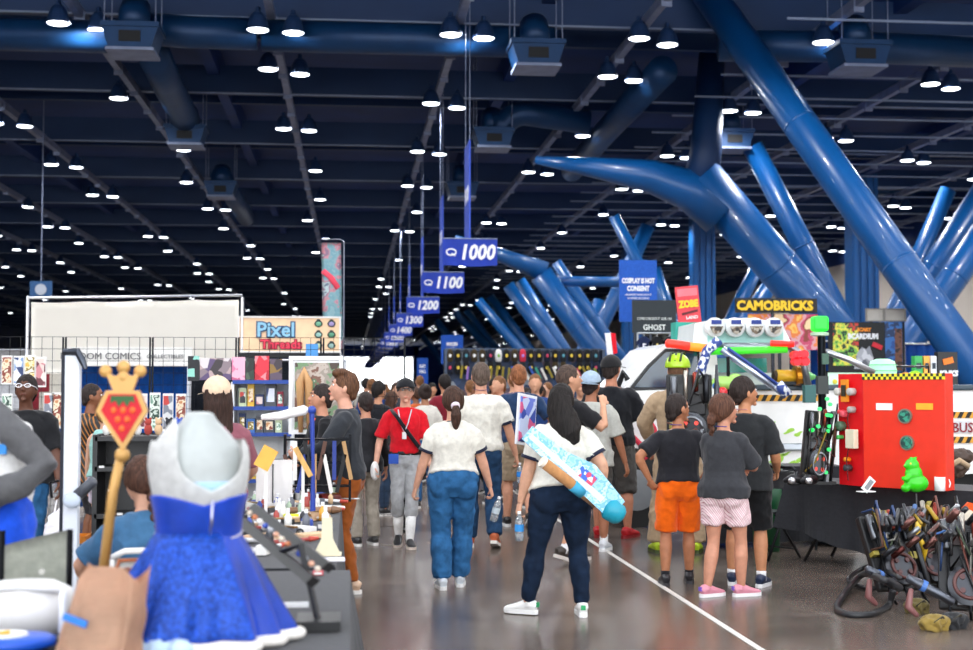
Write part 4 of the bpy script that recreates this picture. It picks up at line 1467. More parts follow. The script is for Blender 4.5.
# blank canvas banner on a pipe frame
Yb = 20.0
xa, xb = XP(30, Yb), XP(238, Yb)
z1, z0 = ZP(302, Yb), ZP(374, Yb)
bn = empty('canvas_banner', ((xa + xb) / 2, Yb, 0), 0, 'large blank cream canvas banner on white pipes at the left booth', 'banner')
w = xb - xa
B().grid(lambda u, v: V(((u - .5) * w, .03 * math.sin(u * 11 + v * 3) * (.3 + v) * .5, z0 + (z1 - z0 + .06 * (u - .5) - .015 * abs(math.sin(u * 12))) * v)), 40, 10, .008).to('canvas', CREAM, bn, smooth=True)
b = B()
for s in (-1, 1): b.cyl((s * (w / 2 + .05), 0, 0), (s * (w / 2 + .05), 0, z1 + .06), .025, seg=10)
b.cyl((-w / 2 - .05, 0, z1 + .03), (w / 2 + .05, 0, z1 + .09), .02, seg=10)
b.to('pipe_frame', cm('#d8dade', 'metal'), bn)
# small crest banner high above
r, w, h = panel(30, 281, 52, 298, 42, 'crest_banner', cm('#3c5f8c', 'cloth'), 'small blue banner with pale round crest hanging above the canvas banner', 'banner')
B().tube([(0, -.03, 0), (0, -.045, 0)], [.17, .17], seg=20).to('crest', cm('#b9c0cc'), r)
B().cyl((0, 0, h / 2), (0, 0, 10.8 - r.location.z), .015, seg=6).to('cable', RAIL, r)
# peach shop sign
r, w, h = panel(239, 317, 340, 352, 20, 'shop_sign', cm('#f6cfa6'), 'peach shop sign reading Pixel in bubbly blue letters with six little creatures', 'sign', frame=(cm('#e6e2de'), .025))
text('Pixel', .29, cm('#2c4f78'), r, (-.2, -.03, .06), ext=.006, off=.024, name='letter_outline')
text('Pixel', .29, cm('#8fc3dd'), r, (-.2, -.042, .06), ext=.006, off=.006)
text('Threads', .18, cm('#8c1830'), r, (-.12, -.03, -.15), ext=.006, off=.016, name='letter_outline')
text('Threads', .18, cm('#ea3d58'), r, (-.12, -.042, -.15), ext=.006, off=.004)
for i in range(3):
    for j in range(2):
        c = ['#6fae8c', '#9a8ab8', '#8fb9b0', '#5a9a7a', '#b7c9a0', '#8fb0a8'][i * 2 + j]
        x, z = .42 + j * .19, .16 - i * .16
        o = B().ell((x, -.03, z), (.06, .02, .05), None, 16, 10).ell((x, -.03, z + .045), (.03, .015, .024), None, 12, 8).to('creature', cm('#2b3a38'), r, smooth=True)
        B().ell((x, -.045, z - .005), (.042, .012, .034), None, 14, 8).to('belly', cm(c), o, smooth=True)
B().box((0, 0, -h / 2 - .05), (w, .05, .07)).to('black_rail', cm('#14161a'), r)
b = B()
for s in (-1, 1): b.cyl((s * w / 2, .03, -h / 2), (s * w / 2, .03, -r.location.z), .02, seg=8)
b.to('post', cm('#cfd2d6', 'metal'), r)
# tall strip banner above it
Yb = 21.5
r = empty('strip_banner', (XP(330, Yb), Yb, 0), 0, 'tall narrow teal and pink illustrated strip banner above the peach shop sign', 'banner')
zt, zb = ZP(243, Yb), ZP(350, Yb)
B().grid(lambda u, v: V((-.15 + .31 * u + .04 * (1 - v), .02 * math.sin(v * 9), zb + (zt - zb) * v)), 6, 24, .008).to('printed_cloth', artwork('strip_art', ['#a9cdd4', '#8fbcc8', '#9cc4cc', '#e0a4b0', '#a88fa8', '#cfe0e2', '#7f8fa2'], 5.5, 5.2, kind='noise'), r, smooth=True)
B().tube([(-.12, -.03, zt - .45), (.0, -.035, zt - .55), (.12, -.03, zt - .72)], [(.045, .012)] * 3, seg=10, dome=.5).to('red_lettering', cm('#e0435a'), r, smooth=True)
b = B()
b.tube([(.21, .02, 0), (.21, .02, zt + .02), (.15, .02, zt + .06), (-.13, .02, zt + .05)], .010, seg=8)
b.to('pole', cm('#8a90a0', 'metal'), r)

# grid-wall rack panels
WIRE = cm('#17191c', 'metal')


def gridwall(x, Y, w=.93, h=2.16, n=(8, 16), z0=.05, lab='', name='grid_panel'):
    root = empty(name, (x, Y, 0), 0, lab, 'display rack', 'black wire grid panels of the left booth')
    b = B()
    for i in range(n[0] + 1):
        b.box((-w / 2 + w * i / n[0], 0, z0 + h / 2), (.005, .005, h))
    for j in range(n[1] + 1):
        b.box((0, .004, z0 + h * j / n[1]), (w, .005, .005))
    b.to('wire_grid', WIRE, root)
    b = B()
    for s in (-1, 1):
        b.box((s * w / 2, 0, (z0 + h) / 2), (.02, .02, z0 + h))
        b.box((s * (w / 2 - .01), 0, .02), (.03, .5, .03))
    b.to('grid_foot', WIRE, root)
    return root


for i in range(5):
    gridwall(XP(20, 15.6) + .96 * i, 15.6, lab='black wire grid display panel standing in the row behind the left stall')
# white fascia with lettering, blue skirted counters
Yb = 17.5
r, w, h = panel(66, 347, 192, 366, Yb, 'fascia_board', cm('#e9e7e2'), 'white fascia board lettered in grey above the blue counter skirting', 'sign')
text('KABOOM COMICS', .12, cm('#5c5c5e'), r, (-.35, -.03, .0))
text('COLLECTIBLES', .07, cm('#6a6a6c'), r, (.45, -.03, .0))
b = B()
for s in (-1, 1): b.cyl((s * w * .47, .04, h / 2), (s * w * .47, .04, -r.location.z), .02, seg=8)
b.to('post', cm('#cfd2d6', 'metal'), r)


def drape(x0, x1, Y, z0, z1, name, m, lab, amp=.03, n=30, cat='curtain'):
    root = empty(name, ((x0 + x1) / 2, Y, 0), 0, lab, cat)
    w = x1 - x0
    B().grid(lambda u, v: V(((u - .5) * w, amp * math.sin(u * n * w) * (1 - .3 * v), z0 + (z1 - z0) * v)), max(12, int(w * 22)), 3, .01).to('cloth', m, root, smooth=True)
    B().cyl((-w / 2, .0, z1 + .02), (w / 2, .0, z1 + .02), .02, seg=8).to('rail', cm('#b9bcc2', 'metal'), root)
    b = B()
    for s in (-1, 1): b.cyl((s * w / 2, 0, 0), (s * w / 2, 0, z1 + .04), .02, seg=8).box((s * w / 2, 0, .01), (.3, .3, .02))
    b.to('post', cm('#b9bcc2', 'metal'), root)
    return root


BLD = cm('#1b62b8', 'cloth')
drape(XP(66, 18), XP(190, 18), 18, .1, ZP(367, 18), 'booth_drape', BLD, 'bright blue booth curtain beneath the lettered white fascia')
drape(XP(-60, 22), XP(28, 22), 22, .1, ZP(352, 22), 'booth_drape', cm('#d4d6da', 'cloth'), 'pale grey booth curtain at the far left edge')
drape(XP(190, 19), XP(345, 19), 19, .1, ZP(362, 19), 'booth_drape', cm('#20242c', 'cloth'), 'dark booth curtain under the peach shop sign')
# comics, prints and boxes on the wire
rb = random.Random(4)
cov = [['#c98a5a', '#e9d6b8', '#8a3b2a', '#f0e6d0'], ['#7f9cc4', '#d8dce6', '#2c3f6c', '#f0f0f0'], ['#d9b04a', '#f2e6b8', '#8a7432', '#efe9da'], ['#c9848a', '#efd8d0', '#6a3038', '#dcc9c0'], ['#7aa08a', '#dfe8dc', '#2c4a3c', '#c8d4c8'], ['#2a2c34', '#7f8490', '#c23a34', '#d8d8d8']]
arts = [artwork('cover_art_%d' % i, c, 14, i * 1.3, kind='voronoi' if i % 2 else 'noise') for i, c in enumerate(cov)]
cnames = ['tan and rust', 'blue and white', 'yellow and cream', 'rose and brown', 'green and white', 'black, red and grey']


def printed(px0, py0, px1, py1, Y, a, where, kind='comic_print', group=None, border='#f0efec'):
    r, w, h = panel(px0, py0, px1, py1, Y, kind, cm(border), '%s %s %s' % (cnames[a], 'printed card' if kind != 'framed_print' else 'framed print', where), 'print', thick=.02, group=group)
    B().box((0, -.013, 0), (w * .86, .008, h * .88)).to('picture', arts[a], r)
    return r


G1 = 'printed cards hung on the wire panels'
idx = 0
for row, (py0, py1, xs) in enumerate(((356, 386, [2, 14, 25, 36]), (393, 430, [2, 44, 52, 112, 124, 137, 150, 163, 176]), (436, 452, [110, 122, 134, 148]), (400, 426, [240, 252, 266]))):
    for x in xs:
        a = idx % 6; idx += 1
        wd = 10
        printed(x, py0 + rb.uniform(-1, 1), x + wd, py1 + rb.uniform(-2, 2), 15.5, a, ['in the top row at the far left', 'on the middle row of wire panels', 'low behind the scepter', 'on the white shelf behind the cap woman'][row], group=G1)
# upper row of posters right of the blue curtain
for (x0, x1, y0, y1, cs, lab) in ((188, 199, 356, 381, ['#0d1218', '#0d1218', '#8fd0c0'], 'black poster with pale teal figures beside the blue curtain'),
                                  (200, 231, 358, 380, ['#3a3236', '#8a7a80', '#d8d0d0', '#5c4a70', '#b9a0a0'], 'wide collage poster in dark mixed colours'),
                                  (232, 245, 357, 380, ['#d77a9c', '#c05a80', '#e8b0c4'], 'pink poster left of the green-black one'),
                                  (246, 254, 358, 380, ['#2a3a30', '#4a5a48', '#1a201c'], 'narrow green-black poster between pink and red ones'),
                                  (255, 269, 356, 380, ['#d82a3c', '#b81a2c', '#e88a90'], 'bright red poster with pale lettering rows'),
                                  (270, 282, 359, 380, ['#3a3038', '#8a6a30', '#5a4a5c', '#caa860'], 'small dark violet and ochre poster')):
    r, w, h = panel(x0, y0, x1, y1, 15.5, 'wall_poster', artwork('poster_' + str(x0), cs, 11, x0 * .1), lab, 'poster', thick=.015)
# white shelving with boxed goods behind the cap woman
Yb = 14.2
xa, xb = XP(233, Yb), XP(292, Yb)
sh = empty('white_shelf_unit', ((xa + xb) / 2, Yb, 0), 0, 'white shelving unit with blue edges right of the cap woman', 'shelf')
w = xb - xa
zs = [ZP(y, Yb) for y in (480, 434, 408, 382)]
b = B()
for s in (-1, 1): b.box((s * w / 2, .15, zs[3] / 2), (.03, .4, zs[3]))
b.box((0, .34, zs[3] / 2), (w, .02, zs[3]))
b.to('carcass', cm('#eef1f5'), sh)
for z in zs:
    s_ = B().box((0, .14, z), (w, .4, .03)).to('shelf_board', cm('#eef1f5'), sh)
    B().box((0, -.065, z), (w, .015, .04)).to('shelf_edge', cm('#2c4c9c'), s_)
bc = ['#f2f2f0', '#28375c', '#8c2a3c', '#b8c4a0', '#d0a83c', '#4a4c50', '#dfe4ea', '#3d6cb0']
bn_ = ['white', 'navy', 'maroon', 'sage', 'mustard', 'grey', 'pale', 'blue']
for si in range(3):
    x = xa + .06
    while x < xb - .1:
        ww = rb.uniform(.06, .12); hh = rb.uniform(.12, .24)
        c = rb.randrange(8)
        o = empty('toy_box', (x + ww / 2, Yb + .06, zs[si] + .017), 0, '%s toy box on the white shelving behind the cap woman' % bn_[c], 'box', 'boxed toys on the white shelves')
        B().box((0, 0, hh / 2), (ww, .1, hh)).to('carton', cm(bc[c]), o)
        B().box((0, -.053, hh * .5), (ww * .7, .006, hh * .6)).to('window', arts[(c + si) % 6], o)
        x += ww + .012
# large framed picture
r, w, h = panel(291, 358, 341, 432, 12.9, 'framed_poster', cm('#f2f3f4'), 'large white-framed brown and green picture behind the young man', 'picture', thick=.03, frame=(cm('#f4f5f6'), .035))
B().box((.01, -.02, -.01), (w * .88, .012, h * .9)).to('picture', artwork('forest_picture', ['#4a3c34', '#6f8f68', '#9a8f84', '#b9aca0', '#7a5648', '#5c7a58', '#d0c8bc'], 5.5, 4.1, kind='noise'), r)
B().tube([(-.14, -.05, -.35), (-.15, -.05, .12), (-.11, -.05, .22), (-.07, -.05, .12), (-.06, -.05, -.35)], [.02, .04, .05, .04, .02], seg=10).to('tan_shape', cm('#c99a68'), r, smooth=True)
B().box((0, .05, (-r.location.z) / 2 - h * .25), (.06, .05, r.location.z - h / 2 + .02)).to('easel_post', cm('#333639'), r)
bx, w, h = panel(306, 344, 318, 358, 18.2, 'blue_box', cm('#4f97d8'), 'small light blue box on a thin post under the peach sign', 'box', thick=.12)
B().cyl((0, 0, -h / 2), (0, 0, -bx.location.z), .015, seg=8).to('post', cm('#2a2c30', 'metal'), bx)

# white upright display post with dark bracket
Yb = 8.0
r = empty('display_post', (XP(73, Yb), Yb, 0), 0, 'thick white upright display post with black side strip and bracket', 'post')
zt = ZP(356, Yb)
B().box((0, 0, zt / 2), (.085, .07, zt), bev=.006).to('post', cm('#dfe5ee', 'plastic'), r)
B().box((-.05, .0, zt / 2), (.018, .075, zt)).to('black_strip', cm('#101726'), r)
B().tube([(-.05, -.03, zt + .02), (.03, -.04, zt + .02), (.06, -.05, zt - .03), (.08, -.06, zt - .08)], [.02, .025, .022, .012], seg=8).to('bracket', cm('#4a4f58', 'metal'), r)
B().tube([(.05, -.06, ZP(492, Yb)), (.14, -.1, ZP(478, Yb))], [.035, .03], seg=14, dome=.4).to('clamp', cm('#4a4e56', 'plastic'), r, smooth=True)
B().ell((.02, -.09, ZP(497, Yb)), (.05, .02, .045)).to('round_tag', cm('#c8d4e4'), r, smooth=True)
B().tube([(-.1, -.05, ZP(495, Yb)), (-.11, -.05, ZP(480, Yb)), (-.06, -.05, ZP(478, Yb))], .008, seg=8).to('hook', cm('#1a1a1e', 'metal'), r)
B().box((0, 0, .01), (.4, .4, .02)).to('foot_plate', cm('#2c3038', 'metal'), r)

# ---------------------------------------------------------------- gold scepter with strawberry gem
Yb = 5.3
mpp = Yb / FPX
c = at(123, 408, Yb)
sc = empty('strawberry_scepter', c, 0, 'tall gold scepter with crown and red strawberry-patterned diamond head', 'scepter')
GOLD = mat('scepter_gold', hx('#c89a55'), .4, .15, .1, 6)
out = [(-17, 14), (-24, -8 + 0), (0, -46), (24, -8), (17, 14)]


def S2(l, k=1.0, dz=0): return [(x * mpp * k, (z) * mpp * k + dz) for x, z in l]


dia = [(-16, 17), (-25, -3), (1, -42), (24, -3), (16, 17)]
B().prism(S2(dia), .035).to('gem_frame', GOLD, sc)
g = B().prism(S2(dia, .8), .045).to('red_gem', cm('#c40c20'), sc)
b = B().prism([(x * mpp, z * mpp) for x, z in [(-11, 12), (11, 12), (12, 5), (8, 7), (5, 1), (1, 7), (-3, 1), (-6, 7), (-11, 5)]], .05)
b.to('green_leaf', cm('#2b5a2c'), sc)
for (x, z) in ((-8, -2), (1, -2), (10, -2), (-4, -11), (5, -11), (0, -20)):
    B().ell((x * mpp, -.022, z * mpp), (.0115, .008, .013), None, 12, 8).to('seed', cm('#f0662a'), g, smooth=True)
b = B()
b.prism([(x * mpp, z * mpp) for x, z in [(-9, 16), (9, 16), (13, 26), (16, 36), (8, 31), (4, 33), (1, 42), (-3, 33), (-8, 31), (-17, 36), (-13, 26)]], .03)
for (x, z, r_) in ((-17, 36, 6.2), (16, 36, 6.2), (0, 40, 6.5), (0, 30, 6)):
    b.ell((x * mpp, 0, z * mpp), (r_ * mpp, r_ * mpp * .8, r_ * mpp))
b.to('crown', GOLD, sc)
B().ell((0, 0, -46 * mpp), 7.5 * mpp).to('ball', GOLD, sc, smooth=True)
e = at(103, 575, Yb) - c
B().tube([(0, 0, -40 * mpp), e * .5, e], [.017, .019, .02], seg=14).to('shaft', GOLD, sc, smooth=True)

# ---------------------------------------------------------------- black cloth tables
BLK = cm('#2b2c30', 'cloth')


def cloth_table(cx, cy, sx, sy, h, rz, lab, bottoms=(.02,), flare=.05, legs=True, seedn=0):
    root = empty('draped_table', (cx, cy, 0), rz, lab, 'table')
    B().box((0, 0, h - .02), (sx, sy, .035)).to('table_top', cm('#6a6a6c'), root)
    rr = random.Random(seedn)
    # cloth: top + skirt around the perimeter with folds
    per = []
    n1, n2 = int(sx * 26), int(sy * 26)
    hx_, hy = sx / 2 + .012, sy / 2 + .012
    for i in range(n1): per.append((-hx_ + 2 * hx_ * i / n1, -hy, 0, -1))
    for i in range(n2): per.append((hx_, -hy + 2 * hy * i / n2, 1, 0))
    for i in range(n1): per.append((hx_ - 2 * hx_ * i / n1, hy, 0, 1))
    for i in range(n2): per.append((-hx_, hy - 2 * hy * i / n2, -1, 0))
    N = len(per)
    b = B()
    rows = []
    K = 8
    for j in range(K + 1):
        v = j / K
        row = []
        for i, (x, y, nx, ny) in enumerate(per):
            s = i / 26.0
            fold = (math.sin(s * 11 + seedn) + .6 * math.sin(s * 23 + 1)) * .03 * v
            zb = bottoms[0] if len(bottoms) == 1 else (bottoms[0] + (bottoms[1] - bottoms[0]) * (.5 + .5 * math.sin(s * 2.3 + bottoms[2])))
            z = h + .008 - (h - zb) * v
            cornerness = max(0, 1 - min(abs(abs(x) - hx_), 9) * 6) * max(0, 1 - min(abs(abs(y) - hy), 9) * 6)
            f = fold + flare * v + .07 * v * cornerness
            dx, dy = nx, ny
            if cornerness > .3:
                dx, dy = (1 if x > 0 else -1) * .75, (1 if y > 0 else -1) * .75
            row.append(b.bm.verts.new((x + dx * f, y + dy * f, z)))
        rows.append(row)
    for j in range(K):
        for i in range(N):
            i2 = (i + 1) % N
            b.bm.faces.new((rows[j][i], rows[j + 1][i], rows[j + 1][i2], rows[j][i2]))
    b.bm.faces.new(rows[0])
    b.to('tablecloth', BLK, root, smooth=False)
    if legs:
        for sxn in (-1, 1):
            for syn in (-1, 1):
                B().tube([(sxn * (sx / 2 - .12), syn * (sy / 2 - .12), h - .04), (sxn * (sx / 2 - .3), syn * (sy / 2 - .12), h * .45), (sxn * (sx / 2 - .12), syn * (sy / 2 - .1), .01)], .016, seg=8).to('leg', cm('#2a2a2c', 'metal'), root)
    return root


# near table (dress), and the longer stall table beyond
cloth_table(-.475, 5.0, .93, 3.3, .75, 0.0, 'black cloth covered table at the front left under the blue dress', (.03,), .10, seedn=2)
cloth_table(-.43, 9.02, .70, 4.5, .75, 0, 'long black cloth covered stall table full of props', (.03,), .03, seedn=5)

# ---------------------------------------------------------------- blue dress on a torso form
Dx, Dy, Dz = XP(200, 4.85), 4.85, .762
dr_ = empty('blue_dress_form', (Dx, Dy, Dz), 0, "child-size blue satin dress with white bodice on a grey torso form on the front table", 'dress')
SAT = mat('blue_satin', hx('#1a4fd0'), .26, 0, .22, 7, .3, sheen=.3, coat=.15)
SPK = mat('blue_sequin', hx('#2a62e8'), .25, .2, .5, 60, .6)
WF = cm('#e8e8e6', 'cloth')
# torso form
b = B()
b.tube([(0, 0, .36), (0, 0, .44), (0, .0, .54), (0, .0, .62), (0, 0, .68), (0, 0, .73), (0, 0, .77), (0, 0, .80)],
       [(.12, .10), (.125, .105), (.145, .115), (.15, .11), (.14, .095), (.10, .08), (.06, .06), (.045, .045)], ref=(1, 0, 0), seg=28)
bm = remesh(b.bm, .012, 2)
obj('torso_form', bm, mat('frosted_form', hx('#b4bab8'), .3, 0, .15, 7, trans=.15), dr_, smooth=True)
B().lathe([(.10, .37), (.03, .36), (.025, .02), (.12, .015), (.12, 0)][::-1], seg=20).to('stand', cm('#3a3c40', 'metal'), dr_)


def rad_at(z):
    pts = [(.34, .130, .105), (.44, .138, .115), (.54, .160, .125), (.62, .172, .122), (.68, .170, .108), (.73, .155, .09), (.79, .12, .07)]
    for i in range(len(pts) - 1):
        if pts[i][0] <= z <= pts[i + 1][0]:
            f = (z - pts[i][0]) / (pts[i + 1][0] - pts[i][0])
            return [pts[i][j] + f * (pts[i + 1][j] - pts[i][j]) for j in (1, 2)]
    return list(pts[0][1:]) if z < .34 else list(pts[-1][1:])


def bod(top, bot=.36, off=.008, n=72, m=14):
    def fn(u, v):
        a = 2 * PI * u
        z = bot + (top(a) - bot) * v
        rx, ry = rad_at(z)
        e = off
        return V((math.cos(a) * (rx + e), math.sin(a) * (ry + e), z))
    return B().grid(fn, n, m, .008)


def white_top(a):
    # front of the dress faces the camera (a = -90 deg), a bit to the right
    d = lambda c: abs((a - c + PI) % (2 * PI) - PI)
    fr = -PI / 2 + .35
    z = .70 + .085 * max(0, 1 - min(d(fr - .95), d(fr + .95)) / .35)
    z -= .17 * max(0, 1 - d(fr) / .78) ** .32
    z -= .16 * max(0, 1 - min(d(PI - .1), d(-.05)) / .42) ** .6
    return min(z, .79)


bod(white_top, .40).to('white_bodice', WF, dr_, smooth=True)
B().tube([(.0, .0, .52), (0, 0, .56)], [(.152, .117), (.155, .116)], ref=(1, 0, 0), seg=28).to('pale_blue_lining', cm('#9cc0dc', 'cloth'), dr_, smooth=True)
bod(lambda a: .50 + .035 * abs(math.sin((a + PI / 2 - .2) * 1.5)) - .02, .355, .016).to('blue_bodice', SAT, dr_, smooth=True)
B().tube([(.148 * math.cos(a), .125 * math.sin(a), .375 - .02 * math.cos(a + PI / 2)) for a in [2 * PI * j / 40 for j in range(41)]], .006, seg=6).to('silver_trim', cm('#b9bcd6', 'metal'), dr_, smooth=True)
B().tube([(.05, -.118, .375), (.058, -.128, .43), (.06, -.136, .50)], .005, seg=6).to('silver_front_line', cm('#b9bcd6', 'metal'), dr_, smooth=True)


def skirt(u, v):
    a = 2 * PI * u
    r = .135 + (.325 - .135) * (v ** .85)
    fold = 1 + (.085 * math.sin(a * 13 + 1.3 * v) + .05 * math.sin(a * 7 + 2)) * v
    return V((math.cos(a) * r * fold * .98, math.sin(a) * r * fold * .86, .39 - .365 * v))


B().grid(skirt, 160, 16, .008).to('satin_skirt', SAT, dr_, smooth=True)


def over(u, v):
    a = PI * .98 + (PI * .72) * u
    r = .142 + (.335 - .142) * ((v * .92) ** .85)
    fold = 1.01 + (.08 * math.sin(a * 13 + 1.3 * v) + .05 * math.sin(a * 7 + 2)) * v
    return V((math.cos(a) * r * fold, math.sin(a) * r * fold * .88, .385 - .335 * v))


B().grid(over, 70, 14, .006).to('sequin_overskirt', SPK, dr_, smooth=True)
b = B()
pts = []
for j in range(81):
    a = 2 * PI * j / 80
    f = 1 + .085 * math.sin(a * 13 + 1.3) + .05 * math.sin(a * 7 + 2)
    pts.append((math.cos(a) * .325 * f * .98, math.sin(a) * .325 * f * .86, .022))
b.tube(pts, .020, seg=10).to('white_fur_hem', mat('white_fur', hx('#e9e4dc'), .95, 0, .1, 90, .6), dr_, smooth=True)
ch = B()
for (x, y, r_) in ((-.28, -.16, .06), (-.2, -.24, .06), (-.1, -.28, .055), (-.02, -.30, .045), (-.24, -.26, .05), (-.34, -.22, .045)):
    ch.ell((x, y, .02), (r_, r_ * .8, .035))
bm = remesh(ch.bm, .012, 2, wr=.012, wf=22, crease=1)
obj('pale_blue_chiffon', bm, cm('#b4cbe4', 'cloth'), dr_, smooth=True)

# ---------------------------------------------------------------- leaning black bead display
dd0, dd1 = at(240, 520, 5.7), at(313, 582, 5.0)
ld_ = empty('bead_display', dd1, 0, 'slanted black display frame holding rows of beads right of the blue dress', 'display stand')
for off in (V((0, 0, 0)), V((.055, .05, .045))):
    a = dd0 - dd1 + off; c = V((0, 0, .0)) + off
    d_ = (c - a).normalized()
    B().tube([a, c], [(.030, .022)] * 2, ref=(1, 0, 0), seg=4).to('rail', cm('#0f1012', 'plastic'), ld_)
for i in range(13):
    f = (i + .5) / 13
    p = (dd0 - dd1) * (1 - f) + V((.028, .02, .035))
    B().ell(p, (.013, .012, .012), None, 12, 8).to('bead', cm(['#d9c9b4', '#c9784c', '#f0ebe4', '#2f4bb0', '#a6a9ae', '#e0a88a'][i % 6], 'gloss'), ld_, smooth=True)
zf = .765 - dd1.z
B().box((.02, .07, zf + .018), (.16, .22, .036)).to('base', cm('#101113', 'plastic'), ld_)
B().tube([(.02, .05, zf + .02), (-.05, .12, .12), (dd0 - dd1) * .45], .012, seg=8).to('brace', cm('#101113', 'plastic'), ld_)
o = tag(B().box((0, 0, 0), (.10, .015, .02)).to('white_marker', cm('#f2f2f2', 'plastic')), 'white marker pen lying on the black cloth near the bead display', 'pen')
o.location = gp(296, 604, .775)
o.location.z = .772

# ---------------------------------------------------------------- props on the stall table
rp = random.Random(21)


def prop(kind, px, py, zt, lab, cat, colr, build, rz=0, group=None, extra=None):
    p = gp(px, py, zt)
    p.z = zt
    root = empty(kind, p, rz, lab, cat, group)
    build(root, colr)
    return root


def b_bottle(s=1.0):
    def f(r, c):
        B().lathe([(.018 * s, 0), (.024 * s, .004), (.024 * s, .07 * s), (.010 * s, .09 * s), (.010 * s, .1 * s)], seg=16).to('bottle_body', cm(c, 'plastic'), r, smooth=True)
        B().lathe([(.012 * s, .098 * s), (.012 * s, .122 * s), (.006 * s, .124 * s)], seg=12).to('nozzle', cm('#f0f0f0', 'plastic'), r)
    return f


def b_box(x, y, z):
    def f(r, c):
        B().box((0, 0, z / 2), (x, y, z), bev=.003).to('carton', cm(c), r)
        B().box((0, -y / 2 - .002, z / 2), (x * .7, .003, z * .5)).to('paper_label', cm('#e9e6e0'), r)
    return f


def b_rod(L, r_, tip):
    def f(r, c):
        B().tube([(-L / 2, 0, r_), (L / 2, 0, r_)], [r_, r_ * .8], seg=12, dome=.4).to('rod', cm(c, 'plastic'), r, smooth=True)
        B().tube([(L / 2 - .01, 0, r_), (L / 2 + .05, 0, r_)], [r_ * 1.2, r_ * .7], seg=12, dome=.4).to('tip', cm(tip, 'plastic'), r, smooth=True)
    return f


def b_bracer(r, c):
    B().grid(lambda u, v: V((.045 * math.cos(PI * u) * (1 + .3 * v), -.1 + .2 * v, .045 * math.sin(PI * u) * (1 + .3 * v))), 14, 6, .006).to('shell', cm(c, 'plastic'), r, smooth=True)
    B().box((0, 0, .05), (.03, .14, .012)).to('ridge', cm('#b08a50', 'metal'), r)


def b_knife(r, c):
    B().prism([(-.02, -.012), (.16, -.014), (.2, 0), (.16, .014), (-.02, .012)], .008, (0, 0, .006), (1, 0, 0), (0, 1, 0)).to('blade', cm('#c9ccd0', 'metal'), r)
    B().tube([(-.12, 0, .012), (-.02, 0, .012)], .012, seg=10, dome=.5).to('handle', cm(c, 'plastic'), r)


ZT = .762
prop('yellow_box', 291, 521, ZT, 'small bright yellow box on the stall table', 'box', '#d8e02a', b_box(.10, .05, .045))
prop('brown_tube', 312, 514, ZT, 'brown padded tube lying on the stall table beside the yellow box', 'tube', '#9a7352', b_rod(.30, .026, '#7a583e'), .1)
prop('cardboard_mailer', 268, 500, ZT, 'tan cardboard mailer near the middle of the stall table', 'box', '#c8a070', b_box(.16, .12, .04), .4)
# cream foam template standing like an inverted T
p = gp(327, 556, ZT); p.z = ZT
r = empty('foam_template', p, 0, 'cream foam template shaped like a pillar on a wide foot at the table corner', 'template')
B().prism([(-.075, 0), (.075, 0), (.05, .05), (.03, .09), (.026, .2), (-.026, .2), (-.03, .09), (-.05, .05)], .03).to('foam_board', cm('#e6dcbc'), r)
B().box((0, .04, .005), (.15, .12, .01)).to('foot', cm('#e6dcbc'), r)
prop('white_tray', 334, 561, ZT, 'small white tray at the near corner of the stall table', 'tray', '#eceaf4', b_box(.11, .07, .015))
prop('bottle_lid', 318, 575, ZT, 'little red lid beside the white tray', 'lid', '#c84a56', b_box(.05, .04, .02))
cl = [('#f2f0ea', 'white'), ('#b9d0b4', 'pale green'), ('#6c6f78', 'grey'), ('#e8e6e2', 'cream'), ('#a8443c', 'brick red'), ('#d8b48c', 'tan'), ('#2c2e34', 'black'), ('#3c58b4', 'blue'), ('#e8a840', 'orange'), ('#f4f4f4', 'bright white')]
kinds = [('foam_block', b_box(.18, .1, .03), 'block', 'flat foam block'), ('glue_bottle', b_bottle(1.0), 'bottle', 'squeeze bottle'), ('small_carton', b_box(.09, .06, .05), 'box', 'small carton'), ('foam_bracer', b_bracer, 'armour piece', 'curved foam bracer'), ('toy_knife', b_knife, 'toy knife', 'toy knife'), ('paint_pot', b_bottle(.8), 'bottle', 'paint pot'), ('craft_rod', b_rod(.3, .014, '#c04a3a'), 'rod', 'craft rod')]
n = 0
used = []
tries = 0
while n < 105 and tries < 4000:
    tries += 1
    x = rp.uniform(-.72, -.12); y = rp.uniform(7.2, 11.1)
    if any((x - a) ** 2 * 1.0 + (y - b_) ** 2 * .4 < .0038 for a, b_ in used): continue
    if x > -.3 and y < 8: continue
    used.append((x, y))
    kd = rp.choice(kinds); c = rp.choice(cl)
    where = 'near front of the prop stall' if y < 8.4 else 'half-way along the prop stall' if y < 9.8 else 'far end of the prop stall'
    root = empty(kd[0], (x, y, ZT + .002), rp.uniform(0, 6.28), '%s %s among the clutter at the %s' % (c[1], kd[3], where), kd[2], 'props scattered on the long stall table')
    kd[1](root, c[0])
    n += 1
